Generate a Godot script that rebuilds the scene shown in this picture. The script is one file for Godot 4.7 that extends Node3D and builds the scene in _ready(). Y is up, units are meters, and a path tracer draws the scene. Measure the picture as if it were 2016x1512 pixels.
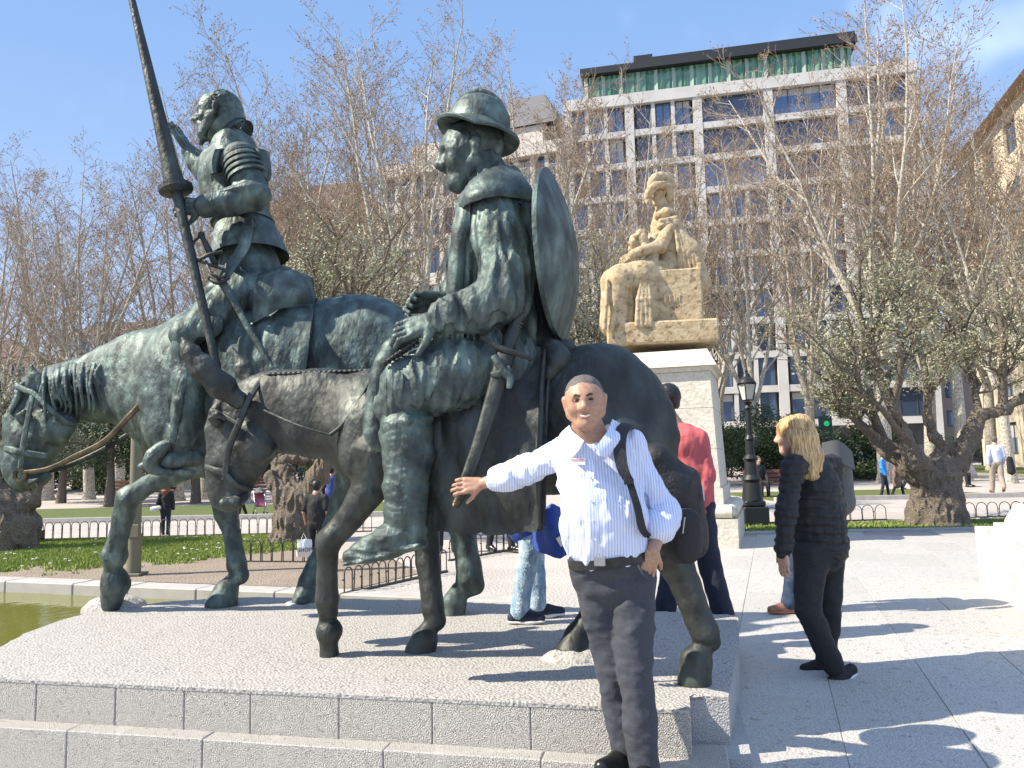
extends Node3D

const FOCAL := 1515.0            # focal length in pixels of the 2016 x 1512 photograph
const EYE := Vector3(0, 1.34, 0)
const PITCH := 5.6
const ROLL := -1.2
const TOP := 0.26                # height of the statue plinth
var view: Basis
var M := {}
var taken := {}
var jobs := []
var rng := RandomNumberGenerator.new()

# ---------------------------------------------------------------- places
func at(u: float, v: float, d: float) -> Vector3:
	var r := view * Vector3((u - 1008.0) / FOCAL, (756.0 - v) / FOCAL, -1.0)
	return EYE + r * (d / -r.z)

func gp(u: float, v: float, y := 0.0) -> Vector3:
	var r := view * Vector3((u - 1008.0) / FOCAL, (756.0 - v) / FOCAL, -1.0)
	return EYE + r * ((y - EYE.y) / r.y)

# ---------------------------------------------------------------- names
func numbered(called: String) -> String:
	var n: int = taken.get(called, 0)
	taken[called] = n + 1
	return called if n == 0 else "%s_%03d" % [called, n]

func meta(o: Node, label: String, category: String, group := "") -> void:
	o.set_meta("label", label)
	o.set_meta("category", category)
	if group != "":
		o.set_meta("group", group)

func thing(called: String, label: String, category: String, where := Vector3.ZERO, turn := 0.0, group := "") -> Node3D:
	var o := Node3D.new()
	o.name = numbered(called)
	add_child(o)
	o.position = where
	o.rotation.y = turn
	meta(o, label, category, group)
	return o

func part(parent: Node, called: String, mesh: Mesh, m: Material) -> MeshInstance3D:
	var o := MeshInstance3D.new()
	o.name = called if parent != self else numbered(called)
	o.mesh = mesh
	o.material_override = m
	parent.add_child(o, true)
	return o

func structure(called: String, mesh: Mesh, m: Material) -> MeshInstance3D:
	var o := part(self, called, mesh, m)
	o.set_meta("kind", "structure")
	return o

func again(o: Node3D, where: Vector3, turn: float, label: String, scale_to := Vector3.ONE) -> Node3D:
	var c: Node3D = o.duplicate()
	c.name = numbered(String(o.name).trim_suffix("_001"))
	add_child(c)
	c.position = where
	c.rotation.y = turn
	c.scale = scale_to
	c.set_meta("label", label)
	return c

# ---------------------------------------------------------------- mesh builder
class MB:
	var v := PackedVector3Array()
	var n := PackedVector3Array()
	var uv := PackedVector2Array()
	var c := PackedColorArray()
	var i := PackedInt32Array()
	var tint := Color.WHITE
	var use_tint := false
	var use_uv := false

	func vert(p: Vector3, nn: Vector3, t := Vector2.ZERO) -> int:
		v.append(p)
		n.append(nn)
		if use_uv:
			uv.append(t)
		if use_tint:
			c.append(tint)
		return v.size() - 1

	func tri(a: Vector3, b: Vector3, d: Vector3) -> void:      # seen from outside, counter-clockwise
		var nn := (b - a).cross(d - a).normalized()
		var s := vert(a, nn)
		vert(b, nn)
		vert(d, nn)
		i.append_array([s, s + 2, s + 1])

	func quad(a: Vector3, b: Vector3, d: Vector3, e: Vector3) -> void:
		var nn := (b - a).cross(d - a).normalized()
		var s := vert(a, nn, Vector2(0, 0))
		vert(b, nn, Vector2(1, 0))
		vert(d, nn, Vector2(1, 1))
		vert(e, nn, Vector2(0, 1))
		i.append_array([s, s + 2, s + 1, s, s + 3, s + 2])

	func box(at_: Vector3, size: Vector3, turn := Basis(), ch := 0.0) -> void:
		var h := size / 2
		var k := h - Vector3(ch, ch, ch)
		for ax in 3:
			for sg in [-1.0, 1.0]:
				var w := Vector3.ZERO
				w[ax] = h[ax] * sg
				var p := Vector3.ZERO
				var q := Vector3.ZERO
				var a1 := (ax + 1) % 3
				var a2 := (ax + 2) % 3
				p[a1] = k[a1] * sg
				q[a2] = k[a2]
				quad(at_ + turn * (w - p - q), at_ + turn * (w + p - q), at_ + turn * (w + p + q), at_ + turn * (w - p + q))
		if ch <= 0.0:
			return
		for ax in 3:
			var a1 := (ax + 1) % 3
			var a2 := (ax + 2) % 3
			for s1 in [-1.0, 1.0]:
				for s2 in [-1.0, 1.0]:
					var e := Vector3.ZERO
					e[ax] = k[ax] * s1 * s2
					var p := Vector3.ZERO
					p[a1] = h[a1] * s1
					p[a2] = k[a2] * s2
					var q := Vector3.ZERO
					q[a1] = k[a1] * s1
					q[a2] = h[a2] * s2
					_edge(at_, turn, p, q, e)
		for sx in [-1.0, 1.0]:
			for sy in [-1.0, 1.0]:
				for sz in [-1.0, 1.0]:
					var a := Vector3(h.x * sx, k.y * sy, k.z * sz)
					var b := Vector3(k.x * sx, h.y * sy, k.z * sz)
					var d := Vector3(k.x * sx, k.y * sy, h.z * sz)
					if sx * sy * sz > 0:
						tri(at_ + turn * a, at_ + turn * b, at_ + turn * d)
					else:
						tri(at_ + turn * a, at_ + turn * d, at_ + turn * b)

	func _edge(at_: Vector3, turn: Basis, p: Vector3, q: Vector3, e: Vector3) -> void:
		var nn := (p - e - (p + e)).cross(q - e - (p + e))
		if nn.dot(p + q) > 0:
			quad(at_ + turn * (p + e), at_ + turn * (p - e), at_ + turn * (q - e), at_ + turn * (q + e))
		else:
			quad(at_ + turn * (p - e), at_ + turn * (p + e), at_ + turn * (q + e), at_ + turn * (q - e))

	func beam(a: Vector3, b: Vector3, w: float, t: float, up := Vector3.UP) -> void:
		var z := (b - a).normalized()
		var x := up.cross(z).normalized()
		if x.length() < 0.1:
			x = Vector3.RIGHT
		box((a + b) / 2, Vector3(w, t, (b - a).length()), Basis(x, z.cross(x), z))

	func tube(path: Array, radii: Array, sides := 6, flat := 1.0, flat_dir := Vector3.ZERO, caps := true) -> void:
		var m := path.size()
		var t0: Vector3 = (path[1] - path[0]).normalized()
		var x := t0.cross(Vector3.UP if absf(t0.y) < 0.9 else Vector3.RIGHT).normalized()
		var base := v.size()
		for k in m:
			var t: Vector3 = (path[mini(k + 1, m - 1)] - path[maxi(k - 1, 0)]).normalized()
			if flat_dir != Vector3.ZERO:
				x = t.cross(flat_dir).normalized()
			else:
				x = (x - t * x.dot(t)).normalized()
			var y := t.cross(x)
			var r: float = radii[mini(k, radii.size() - 1)]
			for s in sides:
				var a := TAU * s / sides
				var dn := (x * cos(a) + y * sin(a) / flat).normalized()
				vert(path[k] + (x * cos(a) + y * sin(a) * flat) * r, dn, Vector2(float(s) / sides, k))
		for k in m - 1:
			for s in sides:
				var a := base + k * sides + s
				var b := base + k * sides + (s + 1) % sides
				i.append_array([a, b + sides, b, a, a + sides, b + sides])
		if caps:
			for e in 2:
				var r0 := base + (m - 1) * sides * e
				var cc := vert(path[(m - 1) * e], (path[(m - 1) * e] - path[1 if e == 0 else m - 2]).normalized())
				for s in sides:
					if e == 0:
						i.append_array([cc, r0 + s, r0 + (s + 1) % sides])
					else:
						i.append_array([cc, r0 + (s + 1) % sides, r0 + s])

	func lathe(profile: Array, where: Vector3, turn := Basis(), sides := 20) -> void:   # profile of (radius, height), upwards
		for k in profile.size() - 1:
			var a: Vector2 = profile[k]
			var b: Vector2 = profile[k + 1]
			var nn := Vector2(b.y - a.y, a.x - b.x).normalized()
			var base := v.size()
			for s in sides + 1:
				var g := TAU * s / sides
				var d := Vector3(cos(g), 0, -sin(g))
				var no := turn * (d * nn.x + Vector3.UP * nn.y)
				vert(where + turn * (d * a.x + Vector3.UP * a.y), no, Vector2(float(s) / sides, a.y))
				vert(where + turn * (d * b.x + Vector3.UP * b.y), no, Vector2(float(s) / sides, b.y))
			for s in sides:
				var q := base + s * 2
				i.append_array([q, q + 1, q + 2, q + 2, q + 1, q + 3])

	func prism(poly: Array, y0: float, y1: float) -> void:      # poly of (x, z) seen from above, either way round
		var p := PackedVector2Array(poly)
		var ix := Geometry2D.triangulate_polygon(p)
		for k in range(0, ix.size(), 3):
			var a := Vector3(p[ix[k]].x, y1, p[ix[k]].y)
			var b := Vector3(p[ix[k + 1]].x, y1, p[ix[k + 1]].y)
			var d := Vector3(p[ix[k + 2]].x, y1, p[ix[k + 2]].y)
			if (b - a).cross(d - a).y > 0:
				tri(a, b, d)
			else:
				tri(a, d, b)
		if y0 >= y1:
			return
		var ccw := Geometry2D.is_polygon_clockwise(p)
		for k in p.size():
			var a := p[k]
			var b := p[(k + 1) % p.size()]
			if not ccw:
				var w := a
				a = b
				b = w
			quad(Vector3(b.x, y0, b.y), Vector3(a.x, y0, a.y), Vector3(a.x, y1, a.y), Vector3(b.x, y1, b.y))

	func mesh() -> ArrayMesh:
		var m := ArrayMesh.new()
		if v.is_empty():
			return m
		var a := []
		a.resize(Mesh.ARRAY_MAX)
		a[Mesh.ARRAY_VERTEX] = v
		a[Mesh.ARRAY_NORMAL] = n
		a[Mesh.ARRAY_INDEX] = i
		if use_uv:
			a[Mesh.ARRAY_TEX_UV] = uv
		if use_tint:
			a[Mesh.ARRAY_COLOR] = c
		m.add_surface_from_arrays(Mesh.PRIMITIVE_TRIANGLES, a)
		return m

# ---------------------------------------------------------------- smooth bodies: joined tapered capsules, meshed as surface nets
class Sdf:
	var prims := []
	var folds := []              # [noise, scale, depth] or [0, period, depth, axis] for quilting

	func cone(a: Vector3, b: Vector3, ra: float, rb: float, k := 0.03, s := Vector3.ONE, cut := false) -> void:
		prims.append([a, b, ra, rb, k, s, cut])

	func ball(a: Vector3, r: float, k := 0.03, s := Vector3.ONE, cut := false) -> void:
		prims.append([a, a + Vector3(0, 0.0001, 0), r, r, k, s, cut])

	func chain(p: Array, k := 0.03, s := Vector3.ONE) -> void:      # [point, radius, point, radius ...]
		for j in range(0, p.size() - 2, 2):
			prims.append([p[j], p[j + 2], p[j + 1], p[j + 3], k, s, false])

	func net(cell: float, into: MB) -> void:
		if prims.is_empty():
			return
		var lo := Vector3.INF
		var hi := -Vector3.INF
		for p in prims:
			if p[6]:
				continue
			var ra: Vector3 = p[5] * p[2]
			var rb: Vector3 = p[5] * p[3]
			lo = lo.min(p[0] - ra).min(p[1] - rb)
			hi = hi.max(p[0] + ra).max(p[1] + rb)
		var pad := cell * 4 + 0.02
		lo -= Vector3.ONE * pad
		hi += Vector3.ONE * pad
		var nx := int((hi.x - lo.x) / cell) + 2
		var ny := int((hi.y - lo.y) / cell) + 2
		var nz := int((hi.z - lo.z) / cell) + 2
		var f := PackedFloat32Array()
		f.resize(nx * ny * nz)
		f.fill(9.0)
		var dy := nx
		var dz := nx * ny
		for p in prims:
			var a: Vector3 = p[0]
			var b: Vector3 = p[1]
			var ra: float = p[2]
			var rb: float = p[3]
			var k: float = p[4]
			var s: Vector3 = p[5]
			var cut: bool = p[6]
			var grow := k + cell * 3.0
			var l: Vector3 = ((a - s * ra).min(b - s * rb) - Vector3.ONE * grow - lo) / cell
			var h: Vector3 = ((a + s * ra).max(b + s * rb) + Vector3.ONE * grow - lo) / cell
			var x0 := maxi(0, int(l.x))
			var x1 := mini(nx - 1, int(h.x) + 1)
			var y0 := maxi(0, int(l.y))
			var y1 := mini(ny - 1, int(h.y) + 1)
			var z0 := maxi(0, int(l.z))
			var z1 := mini(nz - 1, int(h.z) + 1)
			var inv := Vector3.ONE / s
			var least := minf(s.x, minf(s.y, s.z))
			var ba := (b - a) * inv
			var il := 1.0 / maxf(ba.length_squared(), 1e-9)
			var dr := rb - ra
			var k4 := 0.25 / maxf(k, 1e-6)
			for z in range(z0, z1 + 1):
				for y in range(y0, y1 + 1):
					var at_ := z * dz + y * dy
					var q := (Vector3(lo.x + x0 * cell, lo.y + y * cell, lo.z + z * cell) - a) * inv
					var step := cell * inv.x
					for x in range(x0, x1 + 1):
						var t := clampf(q.dot(ba) * il, 0.0, 1.0)
						var d := ((q - ba * t).length() - ra - dr * t) * least
						q.x += step
						if cut:
							d = -d
							var g := f[at_ + x]
							var e := maxf(k - absf(g - d), 0.0)
							f[at_ + x] = maxf(g, d) + e * e * k4
						else:
							var g := f[at_ + x]
							var e := maxf(k - absf(g - d), 0.0)
							f[at_ + x] = minf(g, d) - e * e * k4
		var lim := cell * 3.0
		for w in folds:
			lim = maxf(lim, cell * 3.0 + absf(w[2]))
		if not folds.is_empty():
			for z in nz:
				for y in ny:
					var at_ := z * dz + y * dy
					for x in nx:
						var g := f[at_ + x]
						if g < lim and g > -lim:
							var q := Vector3(lo.x + x * cell, lo.y + y * cell, lo.z + z * cell)
							for w in folds:
								if w[0] is FastNoiseLite:
									g += w[2] * w[0].get_noise_3dv(q * w[1])
								else:
									g += w[2] * (0.6 - absf(sin(PI * q.dot(w[3]) / w[1] + w[0])))
							f[at_ + x] = g
		var id := PackedInt32Array()
		id.resize(f.size())
		id.fill(-1)
		var cells := PackedInt32Array()
		var off := [0, 1, dy, dy + 1, dz, dz + 1, dz + dy, dz + dy + 1]
		var start := into.v.size()
		for z in range(1, nz - 1):
			for y in range(1, ny - 1):
				var row := z * dz + y * dy
				for x in range(1, nx - 1):
					var at_ := row + x
					var g0 := f[at_]
					if g0 > lim or g0 < -lim:
						continue
					var g1 := f[at_ + 1]
					var g2 := f[at_ + dy]
					var g3 := f[at_ + dy + 1]
					var g4 := f[at_ + dz]
					var g5 := f[at_ + dz + 1]
					var g6 := f[at_ + dz + dy]
					var g7 := f[at_ + dz + dy + 1]
					var sg := g0 < 0
					if sg == (g1 < 0) and sg == (g2 < 0) and sg == (g3 < 0) and sg == (g4 < 0) and sg == (g5 < 0) and sg == (g6 < 0) and sg == (g7 < 0):
						continue
					var sum := Vector3.ZERO
					var cnt := 0
					if sg != (g1 < 0):
						sum.x += g0 / (g0 - g1)
						cnt += 1
					if (g2 < 0) != (g3 < 0):
						sum += Vector3(g2 / (g2 - g3), 1, 0)
						cnt += 1
					if (g4 < 0) != (g5 < 0):
						sum += Vector3(g4 / (g4 - g5), 0, 1)
						cnt += 1
					if (g6 < 0) != (g7 < 0):
						sum += Vector3(g6 / (g6 - g7), 1, 1)
						cnt += 1
					if sg != (g2 < 0):
						sum.y += g0 / (g0 - g2)
						cnt += 1
					if (g1 < 0) != (g3 < 0):
						sum += Vector3(1, g1 / (g1 - g3), 0)
						cnt += 1
					if (g4 < 0) != (g6 < 0):
						sum += Vector3(0, g4 / (g4 - g6), 1)
						cnt += 1
					if (g5 < 0) != (g7 < 0):
						sum += Vector3(1, g5 / (g5 - g7), 1)
						cnt += 1
					if sg != (g4 < 0):
						sum.z += g0 / (g0 - g4)
						cnt += 1
					if (g1 < 0) != (g5 < 0):
						sum += Vector3(1, 0, g1 / (g1 - g5))
						cnt += 1
					if (g2 < 0) != (g6 < 0):
						sum += Vector3(0, 1, g2 / (g2 - g6))
						cnt += 1
					if (g3 < 0) != (g7 < 0):
						sum += Vector3(1, 1, g3 / (g3 - g7))
						cnt += 1
					var grad := Vector3(g1 + g3 + g5 + g7 - g0 - g2 - g4 - g6, g2 + g3 + g6 + g7 - g0 - g1 - g4 - g5, g4 + g5 + g6 + g7 - g0 - g1 - g2 - g3)
					id[at_] = into.vert(lo + (Vector3(x, y, z) + sum / cnt) * cell, grad.normalized())
					cells.append(at_)
		for at_ in cells:
			var s0 := f[at_] < 0
			for e in 3:
				var o1: int = [1, dy, dz][e]
				if s0 == (f[at_ + o1] < 0):
					continue
				var p: int = [dy, dz, 1][e]
				var q: int = [dz, 1, dy][e]
				var a := id[at_ - p - q]
				var b := id[at_ - q]
				var d := id[at_]
				var h := id[at_ - p]
				if a < 0 or b < 0 or h < 0:
					continue
				if s0:
					into.i.append_array([a, d, b, a, h, d])
				else:
					into.i.append_array([a, b, d, a, d, h])

# queue a smooth body: [[sdf, cell], ...] becomes one mesh of one part
func soft(parent: Node, called: String, sources: Array, m: Material) -> MeshInstance3D:
	var o := part(parent, called, null, m)
	jobs.append([o, sources, MB.new()])
	return o

func _net_job(n: int) -> void:
	for s in jobs[n][1]:
		s[0].net(s[1], jobs[n][2])

func run_jobs() -> void:
	var g := WorkerThreadPool.add_group_task(_net_job, jobs.size(), -1, true)
	WorkerThreadPool.wait_for_group_task_completion(g)
	for j in jobs:
		j[0].mesh = j[2].mesh()
	jobs.clear()

# ---------------------------------------------------------------- materials
func noise(freq: float, sd := 1, octaves := 4, kind := FastNoiseLite.TYPE_SIMPLEX_SMOOTH, fractal := FastNoiseLite.FRACTAL_FBM) -> FastNoiseLite:
	var n := FastNoiseLite.new()
	n.noise_type = kind
	n.frequency = freq
	n.seed = sd
	n.fractal_type = fractal
	n.fractal_octaves = octaves
	return n

func ramp(stops: Array) -> Gradient:      # [offset, linear colour, ...]
	var g := Gradient.new()
	var o := PackedFloat32Array()
	var c := PackedColorArray()
	for k in range(0, stops.size(), 2):
		o.append(stops[k])
		c.append(stops[k + 1].linear_to_srgb())
	g.offsets = o
	g.colors = c
	return g

func tex(n: FastNoiseLite, stops: Array, size := 512, normal := 0.0) -> NoiseTexture2D:
	var t := NoiseTexture2D.new()
	t.width = size
	t.height = size
	t.seamless = true
	t.noise = n
	if normal > 0.0:
		t.as_normal_map = true
		t.bump_strength = normal
	else:
		t.color_ramp = ramp(stops)
	return t

func mat(called: String, col: Color, rough := 0.8, o := {}) -> StandardMaterial3D:
	var m := StandardMaterial3D.new()
	m.resource_name = called
	m.albedo_color = col.linear_to_srgb()
	m.roughness = rough
	m.metallic = o.get("metal", 0.0)
	m.metallic_specular = o.get("spec", 0.5)
	m.uv1_triplanar = not o.get("uv", false)
	m.uv1_world_triplanar = m.uv1_triplanar
	if o.get("scale", 1.0) is Vector3:
		m.uv1_scale = o.scale
	else:
		m.uv1_scale = Vector3.ONE * float(o.get("scale", 1.0))
	if o.has("tex"):
		m.albedo_texture = o.tex
		m.albedo_color = Color.WHITE if col == Color.WHITE else col.linear_to_srgb()
	if o.has("bump"):
		m.normal_enabled = true
		m.normal_texture = o.bump
		m.normal_scale = o.get("depth", 1.0)
	if o.has("rtex"):
		m.roughness_texture = o.rtex
		m.roughness = 1.0
	if o.has("wash"):
		m.detail_enabled = true
		m.detail_albedo = o.wash
		m.detail_blend_mode = BaseMaterial3D.BLEND_MODE_MUL
		m.detail_uv_layer = BaseMaterial3D.DETAIL_UV_2
		m.uv2_triplanar = true
		m.uv2_world_triplanar = true
		m.uv2_scale = Vector3.ONE * float(o.get("wash_scale", 0.2))
	if o.has("vcol"):
		m.vertex_color_use_as_albedo = true
	if o.has("through"):
		m.backlight_enabled = true
		m.backlight = o.through
	if o.has("rim"):
		m.rim_enabled = true
		m.rim = o.rim
		m.rim_tint = 0.5
	if o.has("sss"):
		m.subsurf_scatter_enabled = true
		m.subsurf_scatter_strength = o.sss
	M[called] = m
	return m

func g(x: float) -> Color:
	return Color(x, x, x)

func build_all() -> void:
	park_materials()
	ground()
	terrace()
	plinth()
	pedestal()
	parapet()
	hotel()
	pink_wing()
	houses()
	fences()
	lamps()
	street()
	planes()
	olives()
	bushes()
	mounted_lancer()
	mounted_squire()
	stone_figure()
	people()

# ---------------------------------------------------------------- the scene
func _ready() -> void:
	rng.seed = 7
	view = Basis(Vector3.RIGHT, deg_to_rad(PITCH)) * Basis(Vector3.BACK, deg_to_rad(ROLL))
	var cam := Camera3D.new()
	cam.name = "camera"
	cam.fov = rad_to_deg(2.0 * atan(756.0 / FOCAL))
	cam.near = 0.05
	cam.far = 900.0
	add_child(cam)
	cam.transform = Transform3D(view, EYE)
	cam.current = true
	var env := Environment.new()
	env.background_mode = Environment.BG_SKY
	var sky := Sky.new()
	var sm := ProceduralSkyMaterial.new()
	sm.sky_top_color = Color(0.135, 0.25, 0.48).linear_to_srgb()
	sm.sky_horizon_color = Color(0.50, 0.60, 0.76).linear_to_srgb()
	sm.sky_curve = 0.17
	sm.ground_bottom_color = Color(0.25, 0.23, 0.2).linear_to_srgb()
	sm.ground_horizon_color = Color(0.45, 0.45, 0.45).linear_to_srgb()
	sm.sky_cover = clouds()
	sm.sky_cover_modulate = Color(0.8, 0.82, 0.86, 0.9)
	sky.sky_material = sm
	env.sky = sky
	env.background_energy_multiplier = 1.0
	env.tonemap_mode = Environment.TONE_MAPPER_LINEAR
	env.tonemap_exposure = 1.85
	env.sdfgi_enabled = true
	env.ssao_enabled = true
	env.ssil_enabled = true
	var we := WorldEnvironment.new()
	we.name = "environment"
	we.environment = env
	add_child(we)
	var sun := DirectionalLight3D.new()
	sun.name = "sun"
	sun.light_color = Color(1.0, 0.955, 0.88)
	sun.light_energy = 1.6
	sun.light_angular_distance = 0.5
	sun.shadow_enabled = true
	sun.sky_mode = DirectionalLight3D.SKY_MODE_LIGHT_ONLY
	add_child(sun)
	# from the left of the picture, 44 degrees high
	sun.look_at_from_position(Vector3.ZERO, Vector3(cos(deg_to_rad(44.0)), -sin(deg_to_rad(44.0)), -0.115), Vector3.UP)
	materials()
	build_all()
	var t1 := Time.get_ticks_msec()
	run_jobs()
	print("bodies ", Time.get_ticks_msec() - t1, " ms")

func clouds() -> ImageTexture:
	var n := noise(0.012, 5, 5)
	n.domain_warp_enabled = true
	n.domain_warp_amplitude = 40.0
	var im := Image.create(512, 256, false, Image.FORMAT_RGBA8)
	for y in 256:
		var up := (128.0 - y) / 128.0
		for x in 512:
			var a := TAU * x / 512.0
			var e := up * PI / 2
			var p := Vector3(cos(a) * cos(e), sin(e) * 3.2, sin(a) * cos(e)) * 42.0
			var c := clampf((n.get_noise_3dv(p) - 0.02) * 1.7, 0.0, 1.0) if up > 0 else 0.0
			im.set_pixel(x, y, Color(1, 1, 1, c * 0.55))
	return ImageTexture.create_from_image(im)

func materials() -> void:
	var grain := noise(0.32, 3, 2)
	var fine := noise(0.11, 8, 4)
	var soft_ := noise(0.018, 12, 5)
	var wash := tex(soft_, [0.2, g(0.86), 0.5, g(0.95), 0.75, g(1.0)])
	var rough_n := tex(noise(0.13, 31, 3), [], 512, 5.0)
	var fine_n := tex(noise(0.05, 33, 5), [], 512, 6.0)
	M["wash"] = wash
	var stains := tex(noise(0.035, 14, 6), [0.16, Color(0.62, 0.59, 0.55), 0.24, Color(0.90, 0.885, 0.86), 0.34, g(0.97), 0.7, g(1.0)], 1024)
	mat("granite", Color.WHITE, 0.75, {"tex": tex(grain, [0.22, g(0.12), 0.38, g(0.34), 0.55, g(0.46), 0.8, g(0.60)]), "scale": 1.3, "bump": rough_n, "depth": 1.0, "wash": wash, "wash_scale": 0.35})
	mat("granite_pick", Color.WHITE, 0.8, {"tex": tex(noise(0.24, 41, 3), [0.26, Color(0.22, 0.21, 0.19), 0.42, Color(0.44, 0.425, 0.39), 0.7, Color(0.60, 0.58, 0.545)]), "scale": 1.25, "bump": tex(noise(0.2, 35, 3), [], 512, 14.0), "depth": 0.7, "wash": stains, "wash_scale": 0.7})
	mat("granite_top", Color.WHITE, 0.8, {"tex": tex(noise(0.2, 43, 4), [0.28, Color(0.20, 0.19, 0.178), 0.42, Color(0.385, 0.372, 0.35), 0.6, Color(0.43, 0.415, 0.392), 0.8, Color(0.53, 0.515, 0.49)]), "scale": 0.6, "bump": tex(noise(0.16, 37, 4), [], 512, 9.0), "depth": 0.3, "wash": stains, "wash_scale": 0.45})
	var slab_t := tex(grain, [0.2, g(0.20), 0.4, Color(0.44, 0.43, 0.415), 0.6, Color(0.50, 0.49, 0.475), 0.8, g(0.57)])
	for k in 3:
		mat("slab%d" % k, [Color(1.0, 0.985, 0.95), Color(0.93, 0.915, 0.88), Color(0.97, 0.965, 0.945)][k], 0.62, {"tex": slab_t, "scale": 0.6, "bump": rough_n, "depth": 0.35, "wash": stains, "wash_scale": 0.33})
	mat("granite_pale", Color.WHITE, 0.8, {"tex": tex(noise(0.24, 45, 3), [0.25, g(0.46), 0.45, g(0.62), 0.7, g(0.72)]), "scale": 0.7, "bump": tex(noise(0.12, 36, 3), [], 512, 12.0), "depth": 0.6, "wash": wash, "wash_scale": 0.4})
	mat("joint", Color.WHITE, 0.95, {"tex": tex(fine, [0.3, Color(0.26, 0.23, 0.195), 0.6, Color(0.40, 0.365, 0.32)]), "scale": 1.5})
	mat("sand", Color.WHITE, 0.95, {"tex": tex(noise(0.2, 51, 5), [0.25, Color(0.36, 0.32, 0.285), 0.5, Color(0.46, 0.42, 0.385), 0.8, Color(0.54, 0.505, 0.47)]), "scale": 0.35, "bump": rough_n, "depth": 0.5, "wash": wash, "wash_scale": 0.05})
	mat("soil", Color.WHITE, 1.0, {"tex": tex(noise(0.12, 53, 5), [0.25, Color(0.19, 0.145, 0.105), 0.5, Color(0.30, 0.24, 0.185), 0.8, Color(0.38, 0.32, 0.26)]), "scale": 0.5, "bump": rough_n, "depth": 1.0, "wash": wash, "wash_scale": 0.15})
	mat("turf", Color.WHITE, 1.0, {"tex": tex(noise(0.15, 55, 5), [0.25, Color(0.06, 0.085, 0.02), 0.5, Color(0.10, 0.14, 0.03), 0.8, Color(0.19, 0.19, 0.08)]), "scale": 0.4, "bump": rough_n, "depth": 1.2})
	mat("asphalt", Color.WHITE, 0.9, {"tex": tex(grain, [0.3, g(0.05), 0.7, g(0.09)]), "scale": 0.8})
	mat("kerb", Color.WHITE, 0.8, {"tex": tex(grain, [0.2, Color(0.27, 0.25, 0.23), 0.5, Color(0.44, 0.42, 0.39), 0.8, Color(0.55, 0.53, 0.5)]), "scale": 1.0, "wash": wash, "wash_scale": 0.4})
	var w := mat("water", Color(0.15, 0.155, 0.028), 0.07, {"spec": 0.5, "bump": tex(noise(0.012, 61, 3), [], 512, 1.2), "depth": 0.5, "scale": 0.7})
	w.metallic_specular = 0.5
	mat("blade", Color.WHITE, 0.8, {"vcol": 1, "through": Color(0.35, 0.4, 0.1)})
	mat("petal", Color(0.75, 0.75, 0.7), 0.8)
	# bronze: dark brown-green metal with verdigris in patches and streaks
	var br := noise(0.008, 71, 6)
	br.domain_warp_enabled = true
	br.domain_warp_amplitude = 30.0
	var streak := noise(0.012, 72, 6)
	var btex := tex(br, [0.2, Color(0.050, 0.061, 0.060), 0.42, Color(0.074, 0.097, 0.093), 0.56, Color(0.099, 0.133, 0.126), 0.70, Color(0.138, 0.182, 0.168), 0.87, Color(0.20, 0.275, 0.25)], 1024)
	var bnorm := tex(noise(0.04, 75, 6), [], 512, 6.0)
	mat("bronze", Color.WHITE, 0.4, {"tex": btex, "scale": Vector3(1.0, 0.5, 1.0), "metal": 0.6, "bump": bnorm, "depth": 0.5, "rtex": tex(br, [0.2, g(0.24), 0.5, g(0.31), 0.8, g(0.46)]), "wash": tex(streak, [0.3, g(0.82), 0.55, g(1.0)]), "wash_scale": 0.9})
	mat("bronze_dark", Color.WHITE, 0.4, {"tex": tex(noise(0.009, 77, 6), [0.22, Color(0.040, 0.042, 0.040), 0.5, Color(0.061, 0.066, 0.062), 0.75, Color(0.083, 0.094, 0.088), 0.9, Color(0.099, 0.125, 0.112)], 512), "scale": Vector3(0.9, 0.5, 0.9), "metal": 0.75, "bump": bnorm, "depth": 0.4, "rtex": tex(br, [0.2, g(0.22), 0.5, g(0.28), 0.8, g(0.40)])})
	mat("bronze_worn", Color.WHITE, 0.4, {"tex": tex(noise(0.02, 78, 5), [0.25, Color(0.04, 0.032, 0.022), 0.5, Color(0.085, 0.064, 0.038), 0.8, Color(0.15, 0.115, 0.07)], 256), "scale": 1.5, "metal": 0.6, "bump": bnorm, "depth": 0.4})
	# carved limestone
	mat("sandstone", Color.WHITE, 0.9, {"tex": tex(noise(0.02, 81, 6), [0.2, Color(0.37, 0.275, 0.158), 0.45, Color(0.46, 0.36, 0.22), 0.7, Color(0.51, 0.415, 0.265), 0.85, Color(0.55, 0.46, 0.31)]), "scale": 0.5, "bump": fine_n, "depth": 0.3, "wash": tex(noise(0.025, 83, 6), [0.26, Color(0.5, 0.45, 0.4), 0.36, g(0.95), 0.7, g(1)]), "wash_scale": 0.55})
	mat("limestone", Color.WHITE, 0.85, {"tex": tex(noise(0.06, 85, 5), [0.25, Color(0.53, 0.49, 0.40), 0.5, Color(0.60, 0.56, 0.475), 0.8, Color(0.65, 0.615, 0.535)]), "scale": 0.5, "bump": fine_n, "depth": 0.35, "wash": wash, "wash_scale": 0.3})
	# bark and leaves
	mat("plane_bark", Color.WHITE, 0.9, {"tex": tex(noise(0.03, 91, 4), [0.3, Color(0.22, 0.195, 0.15), 0.45, Color(0.38, 0.345, 0.28), 0.6, Color(0.52, 0.49, 0.42), 0.8, Color(0.60, 0.58, 0.52)]), "scale": Vector3(0.9, 0.45, 0.9)})
	mat("twig", Color.WHITE, 0.9, {"tex": tex(noise(0.03, 92, 3), [0.3, Color(0.23, 0.165, 0.112), 0.6, Color(0.39, 0.315, 0.235), 0.8, Color(0.51, 0.445, 0.355)]), "scale": 0.3})
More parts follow.
